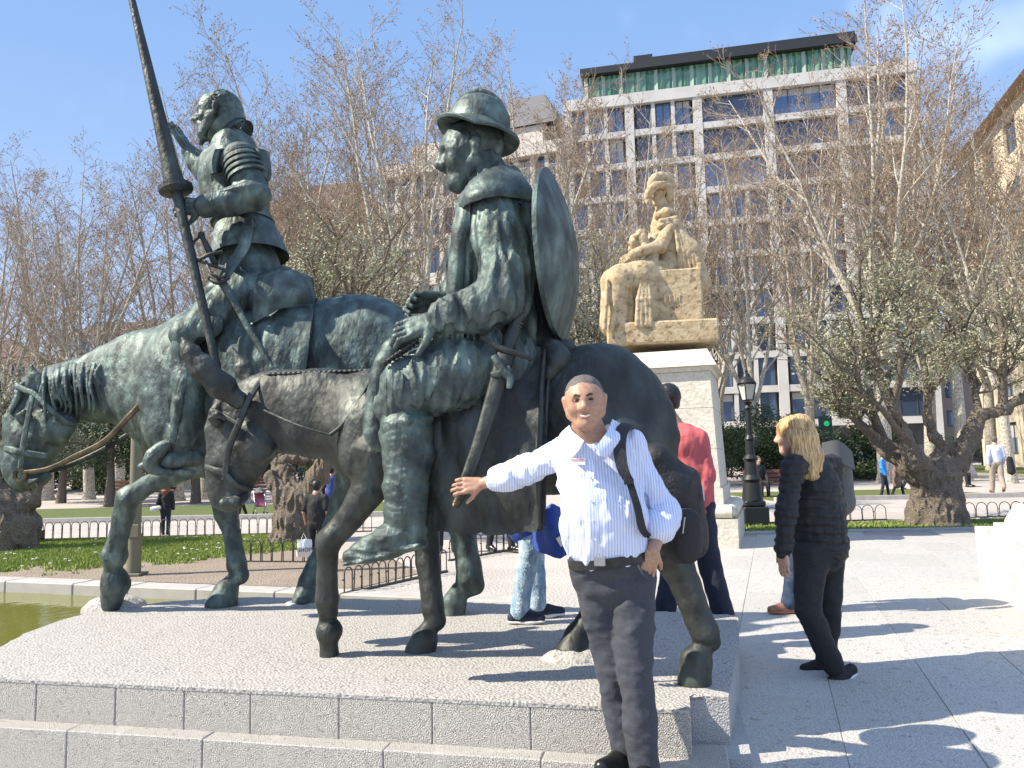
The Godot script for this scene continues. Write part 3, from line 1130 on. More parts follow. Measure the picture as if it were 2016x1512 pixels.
func street() -> void:
	var b := bench()
	b.set_meta("label", "red-brown slatted bench behind the small dark tree left of the pole")
	b.position = Vector3(-13.6, 0, -28.5)
	b.rotation.y = 0.1
	again(b, Vector3(-9.3, 0, -28.0), 0.15, "red-brown slatted bench behind the passer-by with auburn hair")
	again(b, Vector3(8.2, 0, -23.0 - 0.9), 0.02, "slatted bench with a seated figure behind the lantern post")
	again(b, Vector3(-5.4, 0, -29.5), 0.3, "slatted bench seen between the twin olive stems")
	# advertising board
	var o := thing("sandwich_board", "small folding advertising board with faded poster on the sunny path", "sign", gp(1904, 940), 0.5)
	for s in [-1.0, 1.0]:
		var m := MB.new()
		m.box(Vector3(0, 0.5, 0.19 * s), Vector3(0.62, 1.06, 0.025), Basis(Vector3.RIGHT, -0.34 * s), 0.004)
		var p := part(o, "board", m.mesh(), M.board)
		m = MB.new()
		m.box(Vector3(0, 0.52, 0.19 * s + 0.012 * s), Vector3(0.5, 0.8, 0.018), Basis(Vector3.RIGHT, -0.34 * s))
		part(p, "poster", m.mesh(), M.poster)
	# painted utility cabinet
	o = thing("utility_cabinet", "pale utility cabinet with blue and black graffiti at the far end of the path", "cabinet", Vector3(19.2, 0, -43.0), -0.1)
	var m := MB.new()
	m.box(Vector3(0, 0.95, 0), Vector3(2.7, 1.9, 0.8), Basis(), 0.02)
	part(o, "housing", m.mesh(), M.pale_paint)
	m = MB.new()
	m.box(Vector3(0, 1.94, 0), Vector3(2.85, 0.08, 0.95), Basis(), 0.02)
	part(o, "lid", m.mesh(), M.pale_paint)
	for t in [["EO", 0.95, Vector3(0.1, 0.25, 0.41), "spray_black"], ["wus", 0.7, Vector3(-0.3, 0.95, 0.41), "spray_blue"], ["o", 0.8, Vector3(-0.95, 1.35, 0.41), "spray_red"]]:
		var tm := TextMesh.new()
		tm.text = t[0]
		tm.font_size = 64
		tm.pixel_size = t[1] / 64.0
		tm.depth = 0.01
		var f := SystemFont.new()
		f.font_names = PackedStringArray(["Droid Sans"])
		f.font_weight = 700
		tm.font = f
		var tp := part(o, "graffiti", tm, M[t[3]])
		tp.position = t[2] + Vector3(0, 0.2, 0)
	# pedestrian signal
	o = thing("traffic_signal", "green pedestrian signal on a dark pole behind the blonde head", "traffic signal", Vector3(16.2, 0, -40))
	m = MB.new()
	m.lathe([Vector2(0.06, 0), Vector2(0.06, 3.4), Vector2(0, 3.41)], Vector3.ZERO, Basis(), 10)
	part(o, "pole", m.mesh(), M.iron)
	m = MB.new()
	m.box(Vector3(0, 2.6, 0.05), Vector3(0.62, 1.3, 0.3), Basis(), 0.03)
	part(o, "housing", m.mesh(), M.signal_green)
	m = MB.new()
	m.lathe([Vector2(0.14, 0), Vector2(0.14, 0.03), Vector2(0, 0.035)], Vector3(0, 2.85, 0.2), Basis(Vector3.RIGHT, PI / 2), 14)
	part(o, "signal_lamp", m.mesh(), M.signal_lit)
	# distant street side: cars
	car(Vector3(25.5, 0, -56), 0.1, "car_silver", "silver car parked beyond the graffiti cabinet")
	car(Vector3(30.2, 0, -56.5), 0.05, "car_dark", "dark blue car parked to the right of the silver one")
	car(Vector3(38.3, 0, -58.5), 0.2, "car_red", "red car parked at the far right kerb")
	car(Vector3(22.0, 0, -63.0), -0.05, "car_teal", "teal van-like car on the road behind the big olive")
	car(Vector3(-25.0, 0, -63.5), 0.0, "car_silver", "grey car on the road far behind the left lawn")
	car(Vector3(-14.0, 0, -64.5), 0.0, "car_dark", "dark car on the road far behind the horse's belly")

func car(where: Vector3, turn: float, paint: String, label: String) -> void:
	var o := thing("parked_car", label, "car", where, turn, "cars on the far street")
	var s := Sdf.new()
	s.chain([Vector3(-1.9, 0.62, 0), 0.36, Vector3(1.9, 0.62, 0), 0.38], 0.1, Vector3(1, 0.9, 2.1))
	s.chain([Vector3(-1.1, 0.98, 0), 0.34, Vector3(0.7, 1.0, 0), 0.34], 0.15, Vector3(1, 1.2, 1.8))
	soft(o, "body", [[s, 0.1]], M[paint])
	var w := MB.new()
	w.box(Vector3(-0.2, 1.2, 0), Vector3(2.3, 0.34, 1.25), Basis(), 0.05)
	part(o, "window_band", w.mesh(), M.window_glass)
	for x in [-1.25, 1.25]:
		for z in [-0.74, 0.74]:
			var m := MB.new()
			m.lathe([Vector2(0, -0.1), Vector2(0.32, -0.1), Vector2(0.32, 0.1), Vector2(0, 0.1)], Vector3(x, 0.32, z), Basis(Vector3.RIGHT, PI / 2), 14)
			var t := part(o, "wheel", m.mesh(), M.tyre)
			m = MB.new()
			m.lathe([Vector2(0, -0.11), Vector2(0.2, -0.11), Vector2(0.2, 0.11), Vector2(0, 0.11)], Vector3(x, 0.32, z), Basis(Vector3.RIGHT, PI / 2), 10)
			part(t, "rim", m.mesh(), M.car_silver)

func park_materials() -> void:
	mat("board", Color(0.45, 0.42, 0.38), 0.7)
	mat("poster", Color.WHITE, 0.6, {"tex": tex(noise(0.03, 15, 3), [0.3, Color(0.62, 0.3, 0.25), 0.42, Color(0.7, 0.68, 0.66), 0.7, Color(0.75, 0.74, 0.72)], 128), "scale": 1.2})
	mat("pale_paint", Color(0.55, 0.56, 0.56), 0.7)
	mat("spray_black", Color(0.02, 0.02, 0.025), 0.7)
	mat("spray_blue", Color(0.06, 0.22, 0.55), 0.7)
	mat("spray_red", Color(0.5, 0.08, 0.1), 0.7)
	mat("signal_green", Color(0.02, 0.06, 0.05), 0.5)
	var sl := mat("signal_lit", Color(0.02, 0.3, 0.15), 0.4)
	sl.emission_enabled = true
	sl.emission = Color(0.05, 0.8, 0.45)
	sl.emission_energy_multiplier = 0.35
	mat("car_silver", Color(0.35, 0.37, 0.38), 0.3, {"metal": 0.5})
	mat("car_dark", Color(0.03, 0.04, 0.07), 0.25)
	mat("car_red", Color(0.42, 0.03, 0.03), 0.3)
	mat("car_teal", Color(0.10, 0.33, 0.34), 0.35)
	mat("tyre", Color(0.02, 0.02, 0.02), 0.8)

# ---------------------------------------------------------------- trees
func plane_tree(sd: int, tall: float) -> Array:      # [trunk, twigs, pods] meshes
	var r := RandomNumberGenerator.new()
	r.seed = sd
	var wood := MB.new()
	var tw := MB.new()
	var pods := MB.new()
	var lean := Vector3(r.randf_range(-0.05, 0.05), 1, r.randf_range(-0.05, 0.05)).normalized()
	var fork := tall * r.randf_range(0.16, 0.24)
	var r0 := tall * 0.0125
	wood.tube([Vector3(0, -0.1, 0), Vector3(0, 0.35, 0), lean * fork * 0.5, lean * fork], [r0 * 1.5, r0 * 1.1, r0, r0 * 0.9], 9)
	var limbs := r.randi_range(5, 7)
	for k in limbs:
		var a := TAU * (k + r.randf_range(-0.2, 0.2)) / limbs
		var tilt := r.randf_range(0.16, 0.42)
		grow(r, wood, tw, pods, lean * fork * r.randf_range(0.82, 1.0), Vector3(cos(a) * tilt, 1, sin(a) * tilt).normalized(), tall * r.randf_range(0.55, 0.8), r0 * r.randf_range(0.45, 0.62), 1)
	return [wood.mesh(), tw.mesh(), pods.mesh()]

func grow(r: RandomNumberGenerator, wood: MB, tw: MB, pods: MB, from: Vector3, dir: Vector3, length: float, rad: float, level: int) -> void:
	var n: int = [0, 8, 5, 4, 3][level]
	var p := [from]
	var rr := [rad]
	var d := dir
	for k in n:
		var wob: float = [0.0, 0.10, 0.14, 0.2, 0.28][level]
		d = (d + Vector3(r.randf_range(-wob, wob), r.randf_range(-wob, wob) * 0.5 + 0.045, r.randf_range(-wob, wob))).normalized()
		p.append(p[-1] + d * length / n)
		rr.append(maxf(rad * (1.0 - 0.86 * (k + 1.0) / n), 0.0072))
	(wood if level <= 2 else tw).tube(p, rr, [0, 7, 5, 3, 3][level], 1.0, Vector3.ZERO, false)
	if level == 4:
		if r.randf() < 0.75:
			var c: Vector3 = p[-1] + Vector3(r.randf_range(-0.06, 0.06), -r.randf_range(0.02, 0.12), 0)
			pod(pods, c, r.randf_range(0.02, 0.038))
		return
	var kids: int = [0, 14, 8, 5][level]
	for k in kids:
		var t := (0.14 + 0.84 * (k + r.randf()) / kids) if level == 1 else (0.2 + 0.8 * (k + r.randf()) / kids)
		var q := t * n
		var i := mini(int(q), n - 1)
		var b: Vector3 = p[i].lerp(p[i + 1], q - i)
		var along: Vector3 = (p[i + 1] - p[i]).normalized()
		var side := Vector3(r.randf_range(-1, 1), r.randf_range(-0.4, 0.5), r.randf_range(-1, 1)).normalized()
		var nd := (along * r.randf_range(0.55, 0.95) + side * r.randf_range(0.5, 0.8)).normalized()
		var nl: float = length * (1.05 - 0.6 * t) * r.randf_range(0.24, 0.4)
		if level >= 2:
			nl = length * r.randf_range(0.28, 0.48)
		grow(r, wood, tw, pods, b, nd, maxf(nl, 0.3), maxf(rad * (1.0 - 0.8 * t) * 0.55, 0.006), level + 1)

func pod(m: MB, c: Vector3, s: float) -> void:
	var q := [c + Vector3(s, 0, 0), c + Vector3(0, 0, s), c - Vector3(s, 0, 0), c - Vector3(0, 0, s)]
	for k in 4:
		m.tri(q[(k + 1) % 4], q[k], c + Vector3(0, s, 0))
		m.tri(q[k], q[(k + 1) % 4], c - Vector3(0, s, 0))

func planes() -> void:
	var kinds := []
	for k in 4:
		kinds.append(plane_tree(100 + k * 17, 20.0))
	# foot in the picture, distance, height, kind, label
	var rows := [
		[-30, 33, 16, 0, "bare plane tree at the left picture edge above the horse's ears"],
		[90, 40, 18, 1, "bare plane tree above the horse's forehead"],
		[175, 33, 17, 2, "bare plane tree with pale trunk left of the lance"],
		[330, 36, 18, 0, "bare plane tree just left of the raised bronze hand"],
		[430, 48, 22, 1, "bare plane tree directly behind the bareheaded rider"],
		[560, 35, 22, 2, "bare plane tree right of the bareheaded rider's back"],
		[640, 46, 23, 3, "bare plane tree in the gap between the two riders, left one"],
		[735, 37, 24, 0, "bare plane tree in the gap between the two riders, near one"],
		[815, 30, 21, 1, "bare plane tree with leaning white limbs left of the bronze helmet"],
		[1050, 36, 23, 3, "bare plane tree above the round bronze shield's inner edge"],
		[1160, 32, 19, 0, "bare plane tree right of the round bronze shield"],
		[1240, 45, 23, 1, "bare plane tree left of the seated stone figure"],
		[1330, 38, 20, 2, "bare plane tree right behind the seated stone figure's head"],
		[1420, 50, 24, 3, "bare plane tree over the lantern, far row"],
		[1490, 36, 19, 0, "bare plane tree above the blonde walker"],
		[1600, 46, 24, 1, "bare plane tree left of the tallest white trunk"],
		[1745, 33, 25, 2, "tallest plane tree with thick white trunk above the big olive"],
		[1835, 42, 26, 3, "bare plane tree crossing the right end of the white building"],
		[1990, 30, 17, 0, "bare plane tree in front of the cream building"],
		[1900, 33, 21, 2, "bare plane tree just left of the cream house"],
		[1955, 45, 25, 3, "tall bare plane tree overlapping the cream house eaves"],
		[480, 34, 20, 3, "bare plane tree touching the bareheaded rider's elbow"],
		[2090, 38, 19, 1, "bare plane tree at the right picture edge"],
	]
	var r := RandomNumberGenerator.new()
	r.seed = 5
	for q in rows:
		var p := gp(q[0], 904.0 - (q[0] - 1008.0) * 0.021 + 1.34 * FOCAL / q[1])
		p = Vector3(p.x, -0.01, p.z)
		var o := thing("plane_tree", q[4], "tree", p, r.randf() * TAU, "bare plane trees of the park")
		o.scale = Vector3.ONE * (q[2] / 20.0)
		part(o, "trunk", kinds[q[3]][0], M.plane_bark)
		var c := part(o, "crown", kinds[q[3]][1], M.twig)
		var s := part(c, "seed_pods", kinds[q[3]][2], M.pods)
		s.set_meta("kind", "stuff")
	# short pollarded trunks seen across the sand
	var n := 0
	for q in [[345, 30, 0.32], [480, 27, 0.22], [232, 37, 0.3], [365, 44, 0.3], [85, 33, 0.4], [405, 31, 0.34]]:
		var p := gp(q[0], 904.0 - (q[0] - 1008.0) * 0.021 + 1.34 * FOCAL / q[1])
		var m := MB.new()
		m.tube([Vector3(0, -0.05, 0), Vector3(0, 0.3, 0), Vector3(0.03, 1.6, 0), Vector3(0.0, 3.4, 0.03)], [q[2] * 1.3, q[2], q[2] * 0.88, q[2] * 0.8], 10)
		var o := thing("tree_trunk", ["smooth plane trunk beside the hanging bridle rein", "slim plane trunk behind the mule's muzzle", "pale plane trunk left of the olive-drab pole, nearer one", "plane trunk right of the olive-drab pole, far one", "broad pale trunk behind the left olive", "pale trunk beside the auburn-haired passer-by"][n], "tree", Vector3(p.x, 0, p.z), 0.0, "plane trunks under dark evergreens")
		part(o, "trunk", m.mesh(), M.plane_bark)
		n += 1

func leaf(m: MB, r: RandomNumberGenerator, p: Vector3, l: float, w: float, up: float) -> void:
	var d := Vector3(r.randf_range(-1, 1), r.randf_range(-0.6, 1) * up, r.randf_range(-1, 1)).normalized()
	var s := d.cross(Vector3(r.randf_range(-1, 1), r.randf_range(-1, 1), r.randf_range(-1, 1))).normalized() * w
	m.quad(p, p + d * l * 0.5 + s, p + d * l, p + d * l * 0.5 - s)

func olive(called: String, label: String, foot: Vector3, trunk: Array, boughs: Array, leaves: int, spread: float, sd: int, tone := 1.0) -> void:
	# trunk: chains of [point, radius ...]; boughs: [from, to, radius]
	var r := RandomNumberGenerator.new()
	r.seed = sd
	var o := thing(called, label, "tree", foot)
	var s := Sdf.new()
	for c in trunk:
		s.chain(c, 0.09)
	s.folds.append([noise(3.2, sd, 3, FastNoiseLite.TYPE_SIMPLEX, FastNoiseLite.FRACTAL_RIDGED), Vector3(1.6, 0.5, 1.6), -0.055])
	s.folds.append([noise(2.0, sd + 1, 3), Vector3.ONE, 0.06])
	soft(o, "trunk", [[s, 0.035]], M.olive_bark)
	var wood := MB.new()
	var m := MB.new()
	m.use_tint = true
	var tips := []
	for b in boughs:
		_bough(r, wood, tips, b[0], b[1], b[2], 0)
	part(o, "limbs", wood.mesh(), M.olive_bark)
	for k in leaves:
		var t: Array = tips[r.randi() % tips.size()]
		var q: Vector3 = t[0].lerp(t[1], r.randf()) + Vector3(r.randfn(), r.randfn() * 0.8, r.randfn()) * spread
		var tt := r.randf()
		m.tint = Color(0.20 + 0.20 * tt, 0.215 + 0.19 * tt, 0.115 + 0.15 * tt) * tone
		leaf(m, r, q, r.randf_range(0.045, 0.085), r.randf_range(0.007, 0.013), 1.0)
	part(o, "crown", m.mesh(), M.leaf)

func _bough(r: RandomNumberGenerator, wood: MB, tips: Array, a: Vector3, b: Vector3, rad: float, level: int) -> void:
	var p := [a]
	var rr := [rad]
	var l := a.distance_to(b)
	var n := 5 if level < 2 else 3
	for k in n:
		var t := (k + 1.0) / n
		p.append(a.lerp(b, t) + Vector3(r.randf_range(-1, 1), r.randf_range(-1, 1), r.randf_range(-1, 1)) * l * 0.05)
		rr.append(maxf(rad * (1.0 - 0.7 * t), 0.003))
	wood.tube(p, rr, 6 if level < 2 else 3, 1.0, Vector3.ZERO, level < 1)
	if level >= 1:
		tips.append([p[1], p[-1]])
	if level == 3:
		return
	for k in [8, 6, 4][level]:
		var t := r.randf_range(0.25, 1.0)
		var q: Vector3 = p[int(t * n)]
		var d := ((b - a).normalized() * 0.7 + Vector3(r.randf_range(-1, 1), r.randf_range(-0.35, 0.95), r.randf_range(-1, 1))).normalized()
		_bough(r, wood, tips, q, q + d * l * r.randf_range(0.38, 0.62), rad * 0.4, level + 1)

var foot_at: Vector3
func lp(u: float, v: float, dd := 0.0) -> Vector3:
	return at(u, v, -foot_at.z + dd) - foot_at

func olives() -> void:
	# the great olive on the right: heavy foot, three arms
	var f := gp(1846, 1031)
	foot_at = f
	olive("olive_tree", "large gnarled olive tree with three arms at the terrace edge", f, [
		[lp(1850, 1040), 0.484, lp(1845, 985), 0.39, lp(1845, 935), 0.359],
		[lp(1800, 1036), 0.156, lp(1822, 960), 0.203, lp(1790, 915), 0.187, lp(1755, 890, 0.1), 0.133, lp(1722, 862, 0.2), 0.101],
		[lp(1832, 940), 0.195, lp(1798, 905, -0.3), 0.156, lp(1780, 860, -0.4), 0.0936, lp(1757, 800, -0.5), 0.078],
		[lp(1850, 940), 0.172, lp(1848, 900, 0.1), 0.101, lp(1862, 885, 0.1), 0.0858, lp(1838, 860, 0.1), 0.078, lp(1826, 815, 0.2), 0.0624],
		[lp(1868, 945), 0.203, lp(1893, 895), 0.156, lp(1915, 850), 0.117, lp(1930, 822), 0.101, lp(1975, 805), 0.0858, lp(2040, 770), 0.078],
		[lp(1895, 1036), 0.172, lp(1870, 990), 0.195],
	], [
		[lp(1722, 862, 0.2), lp(1650, 790, 0.3), 0.1], [lp(1740, 870, 0.2), lp(1560, 620, 1.0), 0.1], [lp(1757, 800, -0.5), lp(1680, 560, -0.8), 0.1],
		[lp(1757, 800, -0.5), lp(1790, 640, -1.2), 0.08], [lp(1826, 815, 0.2), lp(1800, 560, 0.8), 0.08], [lp(1826, 815, 0.2), lp(1870, 690, 0.0), 0.06],
		[lp(1930, 822), lp(1900, 640, 0.8), 0.07], [lp(1975, 805), lp(1960, 560, -0.4), 0.09], [lp(2040, 770), lp(2030, 520, 0.5), 0.09],
		[lp(1780, 860, -0.4), lp(1650, 700, -1.4), 0.07], [lp(1722, 862, 0.2), lp(1600, 740, -0.5), 0.07],
	], 21000, 0.10, 3)
	f = gp(574, 1066)
	foot_at = f
	olive("olive_tree", "olive tree with two dark crossing stems behind the mule's chest", f, [
		[lp(570, 1072), 0.36, lp(575, 1030), 0.27, lp(600, 985), 0.2, lp(625, 940, -0.2), 0.15, lp(640, 905, -0.3), 0.12],
		[lp(585, 1045), 0.25, lp(570, 980), 0.2, lp(560, 930, 0.3), 0.15, lp(545, 900, 0.4), 0.12],
		[lp(560, 985), 0.14, lp(530, 940), 0.09],
		[lp(640, 905), 0.1, lp(560, 905, -0.2), 0.07],
	], [
		[lp(640, 905, -0.3), lp(720, 700, -0.5), 0.1], [lp(640, 905), lp(620, 560, -0.8), 0.1], [lp(545, 900, 0.4), lp(540, 620, 0.8), 0.1],
		[lp(545, 900, 0.4), lp(470, 700, 0.4), 0.09], [lp(625, 940), lp(800, 640, 0.6), 0.1], [lp(640, 905), lp(760, 560, 1.3), 0.1], [lp(640, 905), lp(690, 540, -1.3), 0.1],
	], 22000, 0.15, 8, 1.0)
	f = gp(20, 1082)
	foot_at = f
	olive("olive_tree", "squat gnarled olive trunk at the left edge below the horse's muzzle", f, [
		[lp(10, 1090), 0.45, lp(20, 1040), 0.40, lp(10, 1000), 0.34],
		[lp(60, 1084), 0.16, lp(40, 1050), 0.3],
		[lp(15, 1010), 0.22, lp(60, 985), 0.13, lp(82, 935, 0.1), 0.09],
		[lp(5, 1000), 0.2, lp(-10, 950), 0.15],
	], [
		[lp(82, 935), lp(120, 850, 0.5), 0.07], [lp(-10, 950), lp(-60, 760), 0.1], [lp(-10, 950), lp(40, 800, 0.9), 0.08], [lp(60, 985), lp(20, 880, 0.4), 0.06],
	], 9000, 0.12, 12, 0.8)
	# pale olive crown in the distance between the riders and by the shield
	f = gp(1165, 1010)
	foot_at = f
	olive("olive_tree", "pale olive crown between the round shield and the seated stone figure", f, [
		[lp(1165, 1016), 0.3, lp(1160, 930), 0.2, lp(1150, 850), 0.15],
	], [
		[lp(1150, 850), lp(1120, 560), 0.1], [lp(1150, 850), lp(1190, 600, 0.6), 0.1], [lp(1150, 850), lp(1090, 640, -0.6), 0.1], [lp(1150, 850), lp(1220, 700, 0.6), 0.1], [lp(1150, 850), lp(1160, 540, 1.2), 0.1],
	], 16000, 0.15, 15, 1.0)

func bush_mesh(sd: int, w: float, h: float, n: int, dark: float) -> ArrayMesh:
	var r := RandomNumberGenerator.new()
	r.seed = sd
	var m := MB.new()
	m.use_tint = true
	var lobes := []
	for k in 26:
		var a := r.randf() * TAU
		var q := sqrt(r.randf())
		lobes.append([Vector3(cos(a) * q * w * 0.42, h * (0.12 + 0.74 * r.randf() * (1.0 - q * 0.45)), sin(a) * q * w * 0.42), r.randf_range(0.12, 0.24) * h])
	for k in n:
		var l: Array = lobes[r.randi() % lobes.size()]
		var d := Vector3(r.randfn(), r.randfn(), r.randfn()).normalized()
		var p: Vector3 = l[0] + d * l[1] * pow(r.randf(), 0.35)
		if p.y < 0.05:
			continue
		var t := r.randf()
		m.tint = Color(0.030 + 0.035 * t, 0.050 + 0.05 * t, 0.018 + 0.02 * t) * dark
		leaf(m, r, p, r.randf_range(0.09, 0.17), r.randf_range(0.03, 0.055), 0.6)
	return m.mesh()

func bushes() -> void:
	var kinds := [bush_mesh(1, 6.0, 4.2, 16000, 1.0), bush_mesh(2, 7.0, 5.0, 18000, 0.85), bush_mesh(3, 5.0, 2.2, 12000, 1.3)]
	var stem := MB.new()
	for k in 5:
		stem.tube([Vector3(0.2 * k - 0.4, -0.05, 0.1 * sin(k)), Vector3(0.5 * k - 1.0, 1.4, 0.4 * cos(k * 2.0))], [0.09, 0.03], 5)
	var sm := stem.mesh()
	var rows := [[40, 44, 1, 1.3, "dark evergreen mass behind the horse's jaw at the left edge"], [150, 48, 0, 1.25, "dark evergreen bush behind the horse's throat"], [215, 40, 1, 1.0, "dense evergreen bush left of the olive-drab pole"], [300, 45, 0, 1.15, "dense evergreen bush right of the olive-drab pole"],
		[390, 50, 1, 1.0, "evergreen bush behind the stirrup boot"], [470, 55, 0, 1.1, "evergreen bush behind the mule's cheek"], [560, 58, 1, 1.0, "evergreen bush seen under the mule's neck, left one"], [650, 55, 0, 1.0, "evergreen bush seen under the mule's neck, right one"],
		[1480, 34, 1, 0.85, "dark ivy-clad hedge right behind the lantern"], [1545, 36, 0, 0.95, "dark hedge behind the blonde walker's hair"], [1610, 40, 2, 1.2, "low hedge at the back of the blonde walker's pack"], [1690, 38, 2, 1.25, "low round bush left of the great olive's arms"],
		[1720, 52, 0, 1.0, "dark bush behind the great olive, far away"], [1560, 60, 1, 1.0, "far dark shrub right of the pedestal"], [1430, 48, 0, 1.0, "dark shrub partly hidden by the pedestal"], [1940, 66, 1, 0.9, "dark far shrub near the red car"], [1100, 60, 0, 1.0, "dark shrub behind the mule's rump"], [880, 60, 1, 1.0, "dark shrub behind the mule's back"]]
	var n := 0
	for q in rows:
		var p := gp(q[0], 904.0 - (q[0] - 1008.0) * 0.021 + 1.34 * FOCAL / q[1])
		var o := thing("evergreen_bush", q[4], "bush", Vector3(p.x, -0.01, p.z), n * 1.7, "dark evergreen bushes")
		o.scale = Vector3.ONE * q[3]
		part(o, "crown", kinds[q[2]], M.leaf)
		part(o, "stem", sm, M.olive_bark)
		n += 1
	# round dark crowns of the small evergreen trees by the path
	for q in [[215, 26.5, "small dark evergreen tree left of the olive-drab pole"], [385, 27.5, "small dark evergreen tree above the auburn-haired passer-by"], [120, 30.0, "small dark evergreen tree behind the horse's mouth"]]:
		var p := gp(q[0], 904.0 - (q[0] - 1008.0) * 0.021 + 1.34 * FOCAL / q[1])
		var o := thing("evergreen_tree", q[2], "tree", Vector3(p.x, 0, p.z), q[0], "small evergreens by the far path")
		var m := MB.new()
		m.tube([Vector3(0, -0.05, 0), Vector3(0.04, 1.0, 0), Vector3(0, 2.2, 0)], [0.2, 0.13, 0.1], 8)
		part(o, "trunk", m.mesh(), M.olive_bark)
		var c := part(o, "crown", kinds[1], M.leaf)
		c.position.y = 1.25
		c.scale = Vector3(0.72, 0.62, 0.72)

# ---------------------------------------------------------------- buildings
# a facade lies along local +x from 0 to its length, faces local +z, y up
func window(o: Node, x: float, y: float, w: float, h: float, deep: float, frame: Material, lights := 2) -> void:
	var key := "win %.2f %.2f %d" % [w, h, lights]
	if not M.has(key):
		var m := MB.new()
		for s in [-1.0, 1.0]:
			m.box(Vector3(s * (w / 2 - 0.05), 0, 0), Vector3(0.1, h, 0.12))
			m.box(Vector3(0, s * (h / 2 - 0.05), 0), Vector3(w - 0.2, 0.1, 0.12))
		for k in range(1, lights):
			m.box(Vector3(-w / 2 + w * k / lights, 0, 0.004), Vector3(0.09, h - 0.2, 0.11))
		var gl := MB.new()
		for k in lights:
			var a := -w / 2 + w * k / lights
			gl.box(Vector3(a + w / lights / 2, 0, -0.02), Vector3(w / lights - 0.09, h - 0.2, 0.03))
		M[key] = [m.mesh(), gl.mesh()]
	var f := part(o, "window", M[key][0], frame)
	f.position = Vector3(x, y, -deep)
	var pick := absi(hash(Vector2(snappedf(x, 0.1), snappedf(y, 0.1)))) % 10
	part(f, "pane", M[key][1], M.window_glass if pick < 5 else M.window_glass_pale if pick < 8 else M.window_glass_dark)
	if pick % 4 == 3:
		var share := 0.12 + 0.05 * pick
		var bl := MB.new()
		bl.box(Vector3(0, h * (0.5 - share / 2) - 0.06, -0.1 + 0.1), Vector3(w - 0.22, h * share - 0.1, 0.012))
		part(f, "blind", bl.mesh(), M.blind)

func slot(m: MB, x0: float, x1: float, y0: float, y1: float, z0: float, z1: float) -> void:
	m.box(Vector3((x0 + x1) / 2, (y0 + y1) / 2, (z0 + z1) / 2), Vector3(x1 - x0, y1 - y0, z1 - z0))

func along(a: Vector2, b: Vector2, called: String, label: String) -> Node3D:
	var d := b - a
	return thing(called, label, "building", Vector3(a.x, 0, a.y), -atan2(d.y, d.x))

func hotel() -> void:
	var a := Vector2(6.6, -86.0)
	var b := Vector2(43.6, -78.0)
	var l := a.distance_to(b)
	var o := along(a, b, "white_grid_building", "large pale stone office building with gridded windows and green glass attic")
	var fl := 3.72
	var floors := 10
	var y0 := 4.6
	var top := y0 + floors * fl
	var bays := 5
	var bw := l / bays
	var m := MB.new()
	slot(m, 0.3, l - 0.3, 0, top - 0.2, -14, -0.9)
	part(o, "core_wall", m.mesh(), M.frame_dark)
	m = MB.new()
	slot(m, 0, 0.35, 0, top, -14, -0.45)
	slot(m, l - 0.35, l, 0, top, -14, -0.45)
	part(o, "end_wall", m.mesh(), M.facade_white)
	for k in bays + 1:
		m = MB.new()
		var x := clampf(k * bw, 0.5, l - 0.5)
		slot(m, x - 0.5, x + 0.5, 0, top, -0.9, 0.0)
		part(o, "pier", m.mesh(), M.facade_white)
	for f in floors + 1:
		m = MB.new()
		var y := y0 + f * fl
		slot(m, 0.02, l - 0.02, y - 0.42, y + (0.3 if f < floors else 0.9), -0.88, -0.06 if f < floors else 0.12)
		part(o, "floor_band", m.mesh(), M.facade_white)
	for f in floors:
		var y := y0 + f * fl + 0.3
		var h := fl - 0.72
		for k in bays:
			var x := k * bw + 0.5
			var w := bw - 1.0
			if k < 2 or (f < 7 and k < 4):
				var n := 3
				for q in range(1, n):
					m = MB.new()
					slot(m, x + w * q / n - 0.22, x + w * q / n + 0.22, y, y + h, -0.86, -0.14)
					part(o, "mullion_pier", m.mesh(), M.facade_white)
				for q in n:
					window(o, x + w * (q + 0.5) / n, y + h / 2, w / n - 0.5, h, 0.62, M.frame_dark, 2 if (q + f) % 3 else 1)
			else:
				window(o, x + w / 2, y + h / 2, w, h, 0.62, M.frame_dark, 4)
	# attic of green glass fins under a black roof
	m = MB.new()
	slot(m, 2.5, l - 6.0, top + 0.2, top + 4.3, -13, -1.9)
	part(o, "attic", m.mesh(), M.green_glass)
	var n := 44
	for k in n:
		m = MB.new()
		var x := 2.6 + (l - 8.8) * k / (n - 1.0)
		m.box(Vector3(x, top + 2.4, -1.75), Vector3(0.42, 3.6, 0.1), Basis(Vector3.UP, 0.5 if k % 2 else -0.35))
		part(o, "glass_fin", m.mesh(), M.green_glass if k % 3 else M.green_pale)
	m = MB.new()
	slot(m, 2.0, l - 5.4, top + 4.3, top + 5.1, -14, -1.0)
	slot(m, 10.0, l - 5.4, top + 5.1, top + 5.9, -12, -1.8)
	slot(m, 8.2, 10.4, top + 5.1, top + 6.6, -9, -2.4)
	part(o, "roof", m.mesh(), M.black_metal)

